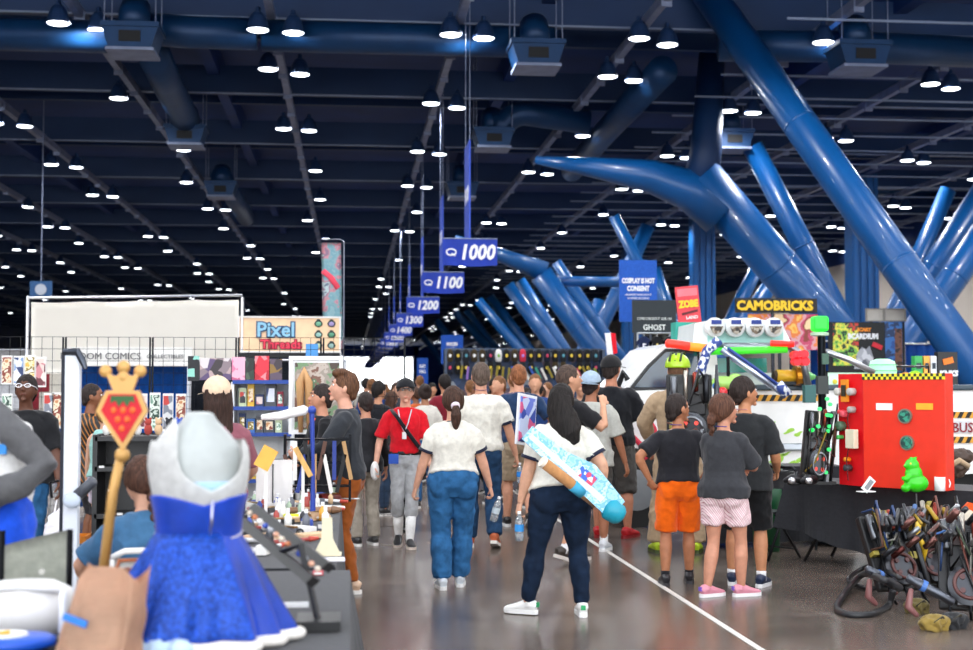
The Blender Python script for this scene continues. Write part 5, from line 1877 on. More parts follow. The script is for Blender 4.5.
# small tiered display with swords and white goods (mid stall)
r = empty('table_rack', (XP(318, 10.6), 10.6, ZT), 0, 'black tiered table rack with hanging strips at the far end of the prop stall', 'display stand')
b = B()
for z in (.12, .3, .48): b.box((0, 0, z), (.5, .12, .015))
for s in (-1, 1): b.box((s * .25, 0, .26), (.02, .1, .52))
b.to('rack_frame', cm('#18191c', 'metal'), r)
for i in range(10):
    B().box((-.22 + .05 * i, -.08, .22 + .1 * (i % 2)), (.03, .012, .3), Matrix.Rotation(.2 * (i % 3 - 1), 3, 'Y')).to('strip', cm(['#5a3c30', '#e8e4de', '#2c3f8c', '#141416', '#b89060'][i % 5]), r)
r = empty('prop_cannon', at(287, 413, 9.4), 0, 'white tapered prop blade with a blue knob sticking up from the stall', 'prop')
B().tube([(-.17, 0, -.03), (-.05, 0, -.02), (.12, 0, .02), (.14, 0, .02)], [(.02, .02), (.03, .03), (.045, .035), (.02, .02)], seg=16, dome=.4).to('blade', cm('#f1efee', 'plastic'), r, smooth=True)
B().ell((.17, -.0, .02), (.03, .03, .03)).to('knob', cm('#223f9c', 'plastic'), r, smooth=True)
B().tube([(.17, 0, 0), (.18, .0, -.35), (.18, 0, ZT - r.location.z)], [.018, .012, .02], seg=10).to('stem', cm('#223f9c', 'plastic'), r)
for (px, py, Y, c, rz, lab) in ((266, 458, 8.6, '#e8b04c', .5, 'orange-yellow paper envelope standing on the stall'), (303, 462, 9.2, '#d8a860', -.5, 'tan wooden blade leaning at the stall')):
    p = at(px, py, Y)
    r = empty('paper_envelope' if c == '#e8b04c' else 'wooden_blade', p, 0, lab, 'envelope' if c == '#e8b04c' else 'prop')
    R3 = Matrix.Rotation(rz, 3, 'Y')
    if c == '#e8b04c':
        B().box((0, 0, 0), (.10, .01, .14), R3).to('paper', cm(c), r)
    else:
        B().box((0, 0, 0), (.035, .012, .22), R3).to('blade', cm(c, 'wood'), r)
    B().box((0, .02, (ZT - p.z) / 2), (.02, .02, p.z - ZT)).to('holder', cm('#e6e4e0'), r)
r = empty('foam_sheet', (XP(275, 9.9), 9.9, ZT), 0, 'white upright foam panel standing on the prop stall', 'board')
B().box((0, 0, .18), (.26, .015, .36)).to('board', cm('#eeece8'), r)
B().box((-.01, -.012, .18), (.008, .006, .3)).to('black_line', cm('#1c1c1e'), r)

# ---------------------------------------------------------------- far left: costume jacket, chairs, bags
Yb = 6.3
r = empty('costume_jacket', (XP(-6, Yb), Yb, 0), 0, 'white, grey and blue costume jacket on a form at the far left edge', 'costume')
b = B().tube([(0, 0, ZP(560, Yb)), (0, 0, ZP(500, Yb)), (0, 0, ZP(450, Yb)), (0, 0, ZP(425, Yb)), (0, 0, ZP(412, Yb))], [(.19, .15), (.17, .13), (.2, .14), (.16, .12), (.07, .07)], ref=(1, 0, 0), seg=24)
obj('white_body', remesh(b.bm, .014, 2, wr=.008, crease=1), cm('#e4e3e0', 'cloth'), r, smooth=True)
sx = XP(56, Yb) - r.location.x
b = B().tube([(.02, -.10, ZP(408, Yb)), (.12, -.14, ZP(430, Yb)), (sx - .01, -.16, ZP(462, Yb)), (sx - .10, -.2, ZP(478, Yb)), (.0, -.22, ZP(490, Yb))], [(.05, .05), (.062, .06), (.058, .056), (.06, .06), (.075, .07)], seg=16, dome=.4)
obj('grey_sleeve', remesh(b.bm, .012, 2, wr=.01, crease=1), cm('#5a5a5c', 'cloth'), r, smooth=True)
b = B().tube([(.05, -.02, ZP(485, Yb)), (.06, -.02, ZP(520, Yb)), (.05, -.02, ZP(560, Yb)), (.03, 0, ZP(592, Yb))], [(.10, .14), (.13, .15), (.14, .16), (.10, .15)], ref=(1, 0, 0), seg=20)
obj('blue_panel', remesh(b.bm, .014, 2, wr=.012, crease=1), cm('#1a4fd0', 'cloth'), r, smooth=True)
B().box((.075, -.165, ZP(446, Yb)), (.05, .01, .045)).to('blue_patch', cm('#2f86d0'), r)
B().cyl((0, 0, 0), (0, 0, ZP(560, Yb)), .025, seg=10).box((0, 0, .012), (.4, .4, .024)).to('stand', cm('#303236', 'metal'), r)


def folding_chair(loc, rz, frame, seat, lab, s=1.0):
    root = empty('folding_chair', loc, rz, lab, 'chair')
    fm = cm(frame, 'plastic' if frame != '#2c2d31' else 'metal'); smt = cm(seat, 'plastic')
    for x in (-.2, .2):
        B().tube([(x, -.26, .01), (x, -.02, .46), (x, .17, .84)], .014 * (1.4 if frame != '#2c2d31' else 1), seg=10).to('front_leg', fm, root, smooth=True)
        B().tube([(x * .9, .24, .01), (x * .9, -.12, .44)], .013 * (1.4 if frame != '#2c2d31' else 1), seg=10).to('rear_leg', fm, root, smooth=True)
    B().tube([(-.2, .17, .84), (-.14, .185, .87), (.14, .185, .87), (.2, .17, .84)], .015, seg=10).to('top_rail', fm, root, smooth=True)
    B().grid(lambda u, v: V(((u - .5) * .37, .10 + .085 * v + .03 * math.sin(PI * u) , .66 + .18 * v)), 10, 4, .014).to('backrest', smt, root, smooth=True)
    B().box((0, -.09, .455), (.37, .36, .02), bev=.008).to('seat', smt, root)
    B().cyl((-.18, .2, .09), (.18, .2, .09), .009, seg=8).to('stretcher', fm, root)
    return root


folding_chair((XP(150, 6.72), 6.80, 0), PI + .25, '#ece9e4', '#ece9e4', 'white folding chair under the seated woman in the blue tee')
folding_chair((XP(766, 12.8), 12.75, 0), -1.0, '#2c2d31', '#2f3034', 'black metal folding chair behind the boy in black shorts')
# grey canvas chair back
Yb = 5.6
r = empty('camp_chair', (XP(38, Yb), Yb, 0), .1, 'grey-green canvas camp chair behind the white chair at lower left', 'chair')
zt, zb = ZP(530, Yb, 60), .45
B().grid(lambda u, v: V(((u - .5) * (.25 + .02 * v), .03 * math.sin(PI * u), zb + (zt - zb - .06 * (1 - u)) * v)), 12, 12, .012).to('canvas_back', cm('#b4b7ab', 'cloth'), r, smooth=True)
B().box((0, -.16, zb), (.3, .36, .02)).to('canvas_seat', cm('#b4b7ab', 'cloth'), r)
for x in (-.13, .13):
    B().cyl((x, .01, 0), (x, .01, zt), .013, seg=8).to('rear_leg', cm('#1e1f22', 'metal'), r)
    B().cyl((x, -.32, 0), (x, -.32, zb), .013, seg=8).to('front_leg', cm('#1e1f22', 'metal'), r)
B().cyl((.03, -.03, zt - .16), (.03, -.045, zt - .16), .012, seg=12).to('button', cm('#b9b8b0'), r)
# side table at the lower left carrying white box, bag and blue case
cloth_table(-1.28, 4.85, .38, 1.4, .70, 0, 'low black side table at the lower left carrying bags', (.03,), .02, seedn=9)
Zs = .712
p = V((XP(30, 5.4), 5.4, Zs))
r = empty('white_bin', p, 0, 'rounded white plastic bin in the lower left corner', 'bin')
B().tube([(0, 0, 0), (0, 0, .10), (0, 0, .16), (0, 0, .19)], [(.17, .12), (.18, .13), (.17, .12), (.11, .08)], ref=(1, 0, 0), seg=28).to('bin_body', cm('#edebe8', 'plastic'), r, smooth=True)
B().tube([(-.16, -.1, .17), (0, -.13, .19), (.15, -.1, .165)], .015, seg=8).to('bin_rim', cm('#f5f5f4', 'plastic'), r, smooth=True)
p = V((XP(66, 5.05), 5.05, Zs))
r = empty('white_bottle', p, 0, 'slim white bottle with red base beside the paper bag', 'bottle')
B().tube([(0, 0, .02), (0, 0, .19), (0, 0, .205)], [.014, .014, .008], seg=14).to('tube', cm('#f1f3f6', 'plastic'), r, smooth=True)
B().cyl((0, 0, 0), (0, 0, .025), .013).to('red_base', cm('#b8303c', 'plastic'), r)
p = V((XP(14, 5.02), 5.0, Zs + .004))
r = empty('blue_case', p, .12, 'blue rounded case with white tray and yellow emblem at the lower left corner', 'case')
B().tube([(0, 0, 0), (0, 0, .015), (0, 0, .04), (0, 0, .05)], [(.13, .09), (.165, .11), (.16, .105), (.14, .09)], ref=(1, 0, 0), seg=32).to('case_shell', cm('#1c56c8', 'plastic'), r, smooth=True)
B().tube([(-.03, 0, .05), (-.03, 0, .06)], [(.10, .07), (.095, .065)], ref=(1, 0, 0), seg=28).to('white_tray', cm('#e9e9e6', 'plastic'), r)
B().prism([(-.08, -.02), (-.04, .02), (0, -.01), (.03, .03), (.04, -.03), (-.03, -.04)], .006, (-.03, -.01, .064), (1, 0, 0), (0, 1, 0)).to('yellow_emblem', cm('#e0a822'), r)
# brown paper bag with blue tape
p = V((XP(100, 4.5), 4.5, .762))
r = empty('paper_bag', p, -.35, 'crumpled brown paper bag with blue tape at lower left', 'bag')


def bagf(u, v):
    a = 2 * PI * u
    sq = lambda t: math.copysign(abs(t) ** .35, t)
    k_ = 1 - .10 * v ** 2
    return V((sq(math.cos(a)) * .125 * k_ + .06 * v, sq(math.sin(a)) * .085 * (1 - .5 * v) + .01 * math.sin(a * 5 + v * 4), .29 * v + .025 * math.sin(a * 3) * v))


b = B().grid(bagf, 40, 14, .004)
for v in b.bm.verts:
    n_ = noise.noise(v.co * 16)
    v.co += V((n_, noise.noise(v.co * 14 + V((3, 3, 3))), 0)) * .008
b.to('paper', mat('kraft_paper', hx('#dcb498'), .8, 0, .12, 9, .3), r, smooth=False)
B().box((-.02, -.098, .15), (.085, .008, .022), Matrix.Rotation(.28, 3, 'Y')).to('blue_tape', cm('#2f7fd8'), r)
p = V((XP(128, 5.2), 5.25, .762))
r = empty('brown_leather_bag', p, .3, 'dark brown leather bag between paper bag and blue dress', 'bag')
b = B().ell((0, 0, .1), (.10, .08, .1)).box((0, 0, .05), (.18, .12, .1))
obj('bag_body', remesh(b.bm, .012, 2, wr=.01, wf=14, crease=1), mat('brown_leather', hx('#7a4024'), .5, 0, .25, 9, .2), r, smooth=True)
B().tube([(-.06, -.05, .17), (-.04, -.06, .24), (.04, -.06, .24), (.06, -.05, .17)], .008, seg=8).to('bag_handle', cm('#a85a2c'), r, smooth=True)
r = empty('rope_coil', V((XP(112, 4.62), 4.3, .762)), 0, 'coiled white and grey cord in front of the paper bag', 'cord')
B().tube([(-.08 + .16 * t / 20, -.02 + .04 * math.sin(t * .5), .006 + .01 * math.sin(t)) for t in range(21)], .008, seg=8).to('rope_strand', cm('#cfccc4'), r, smooth=True)
# carried white bag near the glasses man and small items
hp = to_world(GL, GL['WR'][0] + GL['HD'][0] * .1)
r = empty('plastic_bag', V((hp.x, hp.y, hp.z - .40)), 0, 'white plastic carrier bag hanging beside the man in glasses', 'bag')
b = B().ell((0, 0, .08), (.12, .07, .2))
obj('bag_body', remesh(b.bm, .02, 2, wr=.02, wf=9, crease=1), cm('#e9e6ea', 'plastic'), r, smooth=True)
B().tube([(-.05, 0, .24), (-.03, 0, .36), (0, 0, .40), (.03, 0, .36), (.05, 0, .24)], .008, seg=6).to('bag_handle', cm('#e9e6ea', 'plastic'), r)
# low black shelf row and goods behind the scepter
Yb = 12.0
r = empty('merchandise_rack', ((XP(100, Yb) + XP(182, Yb)) / 2, Yb, 0), 0, 'low black merchandise rack with pale tags behind the gold scepter', 'display rack')
w = XP(182, Yb) - XP(100, Yb)
b = B()
for z in (.15, .55, .95, ZP(437, Yb)):
    b.box((0, 0, z), (w, .4, .04))
for s in (-1, 1): b.box((s * w / 2, 0, .62), (.04, .4, 1.24))
b.box((0, .2, .62), (w, .02, 1.24))
b.to('rack_frame', cm('#17181b', 'plastic'), r)
for i in range(9):
    B().box((-w / 2 + .06 + .078 * i, -.21, .97 - (i % 3) * .2), (.045, .01, .02)).to('price_tag', cm('#e6e6e4'), r)
for i in range(8):
    c = cl[i]
    o = empty('plush_toy', (r.location.x - w / 2 + .07 + .088 * i, Yb - .06, ZP(437, Yb) + .022), 0, '%s little plush toy sitting on the black rack behind the scepter' % c[1], 'toy')
    B().ell((0, 0, .05), (.035, .03, .05)).ell((0, 0, .115), (.03, .028, .03)).to('plush_body', cm(c[0], 'cloth'), o, smooth=True)
    B().ell((-.02, 0, .145), .012, None, 8, 6).ell((.02, 0, .145), .012, None, 8, 6).to('ears', cm(c[0], 'cloth'), o, smooth=True)
# orange traffic-coloured crate under the man in the striped jersey
r = empty('orange_crate', V((XP(70, 12.6), 12.6, 0)), 0, 'orange plastic crate on the floor below the striped jersey', 'crate')
b = B()
for z in (.04, .16, .28): b.box((0, -.14, z), (.36, .02, .06)).box((0, .14, z), (.36, .02, .06)).box((-.17, 0, z), (.02, .28, .06)).box((.17, 0, z), (.02, .28, .06))
for sx_ in (-.17, .17):
    for sy_ in (-.14, .14): b.box((sx_, sy_, .15), (.03, .03, .3))
b.box((0, 0, .01), (.36, .3, .02))
b.to('crate_body', cm('#e0861c', 'plastic'), r)

# ================================================================ right side: the white truck and its display
Yt = 15.6


def tp(px, py, Y=Yt):
    return at(px, py, Y)


TX = tp(800, 470).x
truck = empty('white_truck', (TX, Yt, 0), 0, 'long white costume-show truck with roof rack, lights and green slime splashes', 'truck')


def L(px, py, dy=0.0, Y=Yt):
    p = tp(px, py, Y)
    return V((p.x - TX, dy, p.z))


def out(pts): return [(L(x, y).x, L(x, y).z) for x, y in pts]


WH = cm('#f1f1ee', 'gloss')
B().prism(out([(614, 466), (611, 430), (617, 402), (624, 391), (700, 389), (1030, 389), (1032, 470), (935, 476), (926, 452), (900, 444), (874, 452), (866, 476), (662, 474), (655, 456), (636, 448), (620, 455)]), 1.9, (0, .95, 0)).to('body_panel', WH, truck)
B().prism(out([(622, 392), (640, 371), (662, 347), (672, 343), (718, 343), (722, 391)]), 1.74, (0, .97, 0)).to('cab', WH, truck)
GL = mat('truck_glass', hx('#1f3a4c'), .08, 0, .5, 3, spec=.8)
w_ = B().prism(out([(634, 388), (652, 366), (668, 351), (699, 351), (699, 388)]), .02, (0, .09, 0)).to('side_window', GL, truck)
b = B()
pts = [L(x, y, .07) for x, y in [(632, 389), (650, 366), (667, 350), (700, 350), (700, 389), (632, 389)]]
b.tube(pts, .02, seg=6).to('window_seal', cm('#16181b', 'plastic'), w_)
B().box(L(681, 378, .085), (.02, .012, .5)).to('inside_strut', cm('#cfd4d6'), w_)
b = B().tube([L(617, 388, -.02), L(622, 372, -.10), L(626, 380, -.10)], .035, seg=8)
b.to('wing_mirror', cm('#1a1c1e', 'plastic'), truck)
# the red ring emblem on the door (the figure in it left out)
c0 = L(634, 438, -.012)
n = 28
B().tube([c0 + V((.26 * math.cos(2 * PI * j / n), 0, .26 * math.sin(2 * PI * j / n))) for j in range(n + 1)], .032, seg=8).tube([c0 + V((-.17, 0, .17)), c0 + V((.17, 0, -.17))], .03, seg=8).to('door_emblem', cm('#d23248'), truck)
for px in (637, 900):
    for dy in (.16, 1.7):
        c = L(px, 470); c.z = .44; c.y = dy
        wl = B().cyl(c + V((0, -.13, 0)), c + V((0, .13, 0)), .44, seg=32).to('wheel', cm('#141516', 'plastic'), truck)
        B().cyl(c + V((0, -.145, 0)), c + V((0, .12, 0)), .24, seg=24).to('hub', cm('#9ea2a6', 'metal'), wl)
B().box(((L(640, 470).x + L(1020, 470).x) / 2, .95, .52), (L(1000, 470).x - L(655, 470).x, 1.3, .14)).to('chassis', cm('#17181a'), truck)
# trim along the flank
cx0, cx1 = L(762, 447).x, L(832, 447).x
B().box(((L(706, 447).x + cx1) / 2, -.03, L(780, 447).z), (cx1 - L(706, 447).x, .06, .09), bev=.02).to('chrome_strip', cm('#a8aeb4', 'metal'), truck)


def hazard(px0, px1, py, hgt=.075):
    x0, x1 = L(px0, py).x, L(px1, py).x
    z = L(px0, py).z
    B().box(((x0 + x1) / 2, -.012, z), (x1 - x0, .02, hgt)).to('hazard_tape', cm('#e8a83a'), truck)
    b = B()
    x = x0
    while x < x1 - .09:
        b.prism([(x, -hgt / 2), (x + .05, -hgt / 2), (x + .09, hgt / 2), (x + .04, hgt / 2)], .006, (0, -.026, z))
        x += .1
    b.to('hazard_stripes', cm('#20201e'), truck)


hazard(752, 818, 398)
hazard(908, 1010, 415)
hazard(908, 1010, 440)
B().box((L(958, 427).x, -.012, L(958, 427).z), (L(1010, 427).x - L(906, 427).x, .02, .15)).to('name_plate', cm('#d8d9db'), truck)
text('GHOSTBUSTERS', .165, cm('#8c2430'), truck, L(956, 428) + V((-.02, -.03, 0)), sx=.92, off=.002)
sl = B()
rs = random.Random(8)
for (px, py, w_, h_) in ((772, 424, 5, 3), (789, 431, 8, 3), (798, 434, 6, 3), (771, 435, 5, 5), (806, 428, 3, 1), (778, 459, 11, 6), (790, 464, 10, 3), (800, 460, 8, 3), (812, 458, 6, 2), (786, 454, 6, 2), (822, 462, 6, 2), (800, 467, 12, 3), (774, 467, 9, 4), (765, 430, 5, 3), (762, 455, 6, 3)):
    q = L(px, py)
    s_ = .0115
    pts = []
    for j in range(14):
        a = 2 * PI * j / 14
        r_ = 1 + .35 * math.sin(a * 3 + px) * rs.uniform(.3, 1)
        pts.append((q.x + math.cos(a) * w_ * s_ * r_ * .7, q.z + math.sin(a) * h_ * s_ * r_ * .7 + math.cos(a) * w_ * s_ * .3))
    sl.prism(pts, .006, (0, -.004, 0))
so = sl.to('slime_splash', cm('#a4d84e'), truck)
so['kind'] = 'stuff'
# truck bed rim and glass boxes along it
B().box(((L(722, 391).x + L(1000, 391).x) / 2, -.01, L(760, 390).z + .03), (L(1000, 391).x - L(722, 391).x, .09, .07), bev=.02).to('bed_rim', cm('#3a4a55', 'plastic'), truck)

# roof rack with lamps
rk = empty('roof_rack', (L(745, 345).x + TX, Yt + .5, L(745, 345).z), 0, 'white and teal roof rack with four round lamps and green-red light bars', 'rack')


def K(px, py, dy=0.0): return L(px, py) + V((TX, Yt + dy, 0)) - rk.location


xs0, xs1 = K(697, 330).x, K(794, 330).x
zc = K(740, 331).z
B().prism([(K(x, y).x, K(x, y).z) for x, y in [(697, 345), (699, 323), (716, 319), (752, 317), (786, 321), (798, 344)]], .8, (0, .1, 0)).to('rack_box', cm('#e6ebea', 'gloss'), rk)
B().box(((K(712, 335).x + K(788, 335).x) / 2, -.31, K(740, 335).z), (K(788, 335).x - K(712, 335).x, .02, .19)).to('teal_band', cm('#a9dcd6'), rk)
for px in (717, 737, 757, 776):
    c = K(px, 327, -.85 + .5)
    c.y = -.34
    lp = B().lathe([(.02, .0), (.10, .0), (.12, .04), (.115, .1), (.05, .13), (.02, .13)], seg=20)
    bmesh.ops.transform(lp.bm, matrix=Matrix.Translation(c) @ Matrix.Rotation(PI / 2, 4, 'X'), verts=lp.bm.verts)
    o = lp.to('round_lamp', cm('#dfe3e2', 'gloss'), rk)
    B().box(c + V((0, -.14, .06)), (.12, .01, .05)).to('blue_print', cm('#2a3f8c'), o)
    B().prism([(-.08, .01), (.08, .01), (.05, -.06), (0, -.085), (-.05, -.06)], .012, c + V((0, -.14, 0))).to('brown_print', artwork('lamp_print', ['#6a5a48', '#2c2620', '#a8a090'], 30), o)
B().tube([K(712, 347, -.2), K(750, 347, -.2), K(784, 347, -.2), K(792, 352, -.2), K(798, 366, -.2), K(803, 388, -.2)], .045, seg=12).to('grey_pipe', cm('#8b9298', 'metal'), rk, smooth=True)
B().tube([K(702, 352, -.25), K(745, 351, -.25), K(780, 350, -.25)], .042, seg=12).to('green_light_bar', cm('#3fd02c', 'glow'), rk, smooth=True)
B().tube([K(764, 344, -.27), K(786, 345, -.27)], .036, seg=12).to('red_light_bar', cm('#f02c22', 'glow'), rk, smooth=True)
B().tube([K(684, 347, -.25), K(702, 349, -.25)], .05, seg=12).to('orange_light_bar', cm('#f08a22', 'glow'), rk, smooth=True)
B().tube([K(662, 344, -.25), K(672, 345, -.25), K(684, 347, -.25)], .05, seg=12, dome=.4).to('red_beacon', cm('#ee3424', 'glow'), rk, smooth=True)
ck = artwork('blue_white_check', ['#2c4690', '#e9edf4', '#2c4690', '#dfe6f0'], 26)
B().tube([K(693, 396, -.3), K(694, 372, -.3), K(700, 352, -.3), K(712, 341, -.3)], .06, seg=12).to('checked_pipe', ck, rk, smooth=True)
B().tube([K(714, 350, -.35), K(742, 372, -.45), K(770, 393, -.5)], .045, seg=10).to('diagonal_brace', cm('#c8d2e8', 'metal'), rk, smooth=True)
B().tube([K(718, 349, -.42), K(768, 388, -.55)], .018, seg=8).to('blue_line', cm('#2c4690'), rk, smooth=True)
B().tube([K(764, 384, -.52), K(773, 395, -.54)], .065, seg=10).to('checked_sleeve', ck, rk, smooth=True)
B().prism([(K(x, y).x, K(x, y).z) for x, y in [(704, 357), (782, 357), (782, 372), (704, 372)]], .03, (0, .1, 0)).to('teal_window', mat('teal_glass', hx('#1d7f72'), .15, 0, .2, 3), rk)
for (px, py) in ((785, 356), (793, 355), (786, 362), (794, 362)):
    B().cyl(K(px, py, -.3), K(px, py, -.42), .05, seg=14).to('red_lens', cm('#e02430', 'glow'), rk)
B().prism([(K(x, y).x, K(x, y).z) for x, y in [(700, 372), (805, 372), (805, 392), (700, 392)]], .04, (0, .5, 0)).to('rear_panel', cm('#c9d2cc'), rk)
b = B()
for px in (704, 800): b.cyl(K(px, 345, .3), K(px, 391, .3), .03, seg=8)
b.to('post', cm('#2b3034', 'metal'), rk)
r = empty('yellow_canister', L(790, 376) + V((TX, Yt - .1, 0)), 0, 'yellow canister with brass rings and a green cone lying on the truck rim', 'canister')
B().tube([(-.2, 0, 0), (.04, 0, 0)], .075, seg=18).to('canister_body', cm('#e8b42c', 'plastic'), r, smooth=True)
B().cyl((-.24, 0, 0), (-.2, 0, 0), .065, seg=18).to('dark_end', cm('#3a2c1c'), r)
B().tube([(.02, 0, 0), (.1, 0, 0)], [.12, .11], seg=20).to('brass_ring', cm('#d08c2a', 'metal'), r)
B().tube([(.1, 0, 0), (.18, 0, -.01), (.28, 0, -.01)], [.085, .07, .02], seg=18, dome=.4).to('green_cone', mat('green_gel', hx('#7ed67c'), .2, 0, .05, 4, trans=.2), r, smooth=True)
B().box((0, 0, -.085), (.3, .12, .04)).to('cradle', cm('#2b3034'), r)
r = empty('green_ball_toy', L(712, 383) + V((TX, Yt - .5, 0)), 0, 'pale green and red toy balls tied behind the dark-haired boy on the truck', 'toy')
B().ell((0, 0, 0), (.15, .08, .08)).ell((.14, 0, .04), (.09, .07, .07)).to('green_ball', cm('#a6d86c', 'gloss'), r, smooth=True)
B().ell((-.03, -.05, -.10), (.06, .06, .055)).to('red_ball', cm('#e02c34', 'gloss'), r, smooth=True)
B().ell((-.09, -.02, -.03), (.05, .05, .05)).to('blue_ball', cm('#3a78c4', 'gloss'), r, smooth=True)
B().tube([(.06, .02, -r.location.z), (.06, .02, .3)], .02, seg=8).to('black_rod', cm('#1a1b1d', 'metal'), r)
# beacon pole
Yp = 14.6
r = empty('beacon_pole', (XP(822, Yp), Yp, 0), 0, 'black pole topped by a glowing bright green cube beacon', 'lamp post')
zt = ZP(330, Yp)
B().cyl((0, 0, 0), (0, 0, zt), .045, seg=12).box((0, 0, .03), (.4, .3, .06)).to('pole', cm('#12161a', 'metal'), r)
B().box((-.02, 0, zt + .09), (.17, .17, .17), bev=.03).to('green_cube', cm('#27e83a', 'glow'), r)
B().lathe([(.06, 0), (.10, .01), (.10, .04), (.06, .05)], c=(-.02, 0, zt - .05), seg=18).to('lamp_collar', cm('#b9d6b8', 'plastic'), r)
B().box((.02, -.05, ZP(358, Yp)), (.07, .05, .12)).to('orange_tag', cm('#4a6a5a'), r)
B().box((-.02, -.06, ZP(385, Yp)), (.12, .08, .2)).to('dark_module', cm('#202a28', 'plastic'), r)
B().tube([(.05, 0, ZP(350, Yp)), (.3, 0, ZP(358, Yp)), (.6, 0, ZP(372, Yp))], .035, seg=10).to('white_arm', cm('#cdd0d6', 'metal'), r, smooth=True)

# ---------------------------------------------------------------- long black table with the red cabinet
tl = gp(787, 481, .76); tr = gp(1012, 493, .76)
mid = tl.lerp(tr, .5)
ang = math.atan2(tr.y - tl.y, tr.x - tl.x)
dpt = .72
tx = mid + Matrix.Rotation(ang, 3, 'Z') @ V((0, dpt / 2, 0))
rt = cloth_table(tx.x, tx.y, (tr - tl).length, dpt, .75, ang, 'long table with wrinkled black cloth under the red control cabinet', (.12, .36, 2.4), .03, seedn=3)


def onT(px, py, back=.0, z=.765):
    p = gp(px, py, z)
    return V((p.x, p.y + back, z))


# red control cabinet
RED = cm('#e8331c', 'plastic'); RED2 = cm('#e0121c', 'plastic')
bl = gp(873, 489, .765)
cab = empty('red_cabinet', (bl.x + .02, bl.y + .26, .765), ang, 'big red control cabinet with round gauges and yellow-black checked top edge on the black table', 'cabinet')
CW, CH = .76, 1.0
B().box((CW / 2, .08, CH / 2), (CW, .16, CH), bev=.006).to('cabinet_box', RED, cab)
Rz = Matrix.Rotation(-.32, 3, 'Z')
B().box(Rz @ V((-.155, .01, 0)) + V((0, .03, CH / 2)), (.31, .05, CH), Rz.to_3x3(), bev=.004).to('wing_panel', RED2, cab)
b = B(); b2 = B()
for i in range(30):
    for j in range(2):
        (b if (i + j) % 2 else b2).box((.0123 + i * CW / 30, -.004, CH - .014 - j * .026), (CW / 30, .01, .026))
b.to('black_checks', cm('#25301c'), cab); b2.to('yellow_checks', cm('#f0e030'), cab)
for (x, z) in ((.40, .63), (.415, .40)):
    g = B().cyl((x, .0, z), (x, -.02, z), .065, seg=28).to('gauge_rim', cm('#b9b3a0', 'metal'), cab)
    B().cyl((x, -.02, z), (x, -.026, z), .052, seg=28).to('gauge_face', artwork('gauge_face', ['#1f5a4c', '#2c7a66', '#163c38', '#3a9c80'], 40), g)
B().box((.205, -.004, .71), (.15, .012, .06)).to('white_label', cm('#f2f0ee'), cab)
B().box((.575, -.004, .715), (.15, .012, .055)).to('yellow_label', cm('#f0b02c'), cab)


def wing(x, z, dy=-.03): return Rz @ V((x, dy, 0)) + V((0, .0, z))


o = B().box(wing(-.19, .85), (.085, .02, .20), Rz).to('orange_plate', cm('#f0901e'), cab)
B().box(wing(-.19, .85, -.045), (.045, .02, .10), Rz).to('dark_display', cm('#2c2a1c'), o)
for (x, z, c, s) in ((-.265, .84, '#c9c4bc', .035), (-.11, .84, '#b8b2ac', .035), (-.11, .68, '#a8a29c', .03), (-.24, .66, '#ea4450', .02), (-.2, .64, '#ea5a68', .03), (-.25, .53, '#4c6a52', .045), (-.26, .43, '#58d86a', .02), (-.17, .235, '#f0941c', .02), (-.165, .16, '#3c3c40', .03)):
    B().tube([wing(x, z, 0), wing(x, z, -.06)], s, seg=14, dome=.3).to('knob', cm(c, 'plastic'), cab, smooth=True)
B().box(wing(-.09, .42, -.05), (.11, .06, .17), Rz, bev=.008).to('cream_box', cm('#e4dcc0', 'plastic'), cab)
B().tube([wing(-.12, .70, -.05), wing(-.13, .58, -.06), wing(-.11, .50, -.06)], .006, seg=6).tube([wing(-.13, .34, -.05), wing(-.15, .22, -.06), wing(-.14, .05, -.05)], .006, seg=6).to('wire', cm('#5a1418', 'plastic'), cab)
# generic green jelly figurine, mug, card stand
p = onT(914, 492)
r = empty('green_figurine', p, 0, 'translucent bright green jelly figurine in front of the red cabinet', 'figurine')
b = B()
b.ell((.02, 0, .075), (.105, .08, .078)).ell((0, 0, .15), (.075, .065, .08)).ell((-.015, 0, .225), (.062, .055, .06)).ell((-.06, 0, .218), (.03, .03, .018)).tube([(-.03, -.02, .15), (-.09, -.04, .11), (-.115, -.045, .12)], [.03, .022, .02], seg=10, dome=.5).ell((-.08, -.02, .035), (.04, .045, .035)).ell((-.03, -.02, .285), (.015, .012, .012)).ell((.01, -.02, .288), (.015, .012, .012))
obj('jelly_body', remesh(b.bm, .007, 3), mat('green_jelly', hx('#3be31c'), .25, 0, .05, 5, trans=.25), r, smooth=True)
B().ell((-.045, -.045, .24), (.009, .006, .009)).to('eye', cm('#f0c83c'), r)
p = onT(940, 491, .0)
r = empty('white_mug', p, 0, 'white mug right of the green figurine', 'mug')
B().lathe([(.04, 0), (.044, .004), (.047, .12), (.042, .12), (.04, .015), (.01, .012)], seg=24).to('mug_body', cm('#ececec', 'gloss'), r, smooth=True)
B().tube([(.044, 0, .025), (.085, 0, .035), (.092, 0, .065), (.08, 0, .095), (.045, 0, .1)], .007, seg=8).to('handle', cm('#ececec', 'gloss'), r, smooth=True)
p = onT(866, 492)
r = empty('card_stand', p, .2, 'slanted white card stand with grey print at the foot of the red cabinet', 'sign')
B().box((0, 0, .004), (.14, .08, .008)).box((.03, .01, .06), (.07, .012, .13), Matrix.Rotation(.7, 3, 'Y')).to('card', cm('#ebebeb'), r)
B().box((.03, .0, .06), (.035, .012, .09), Matrix.Rotation(.7, 3, 'Y')).to('grey_print', cm('#8a8f92'), r)
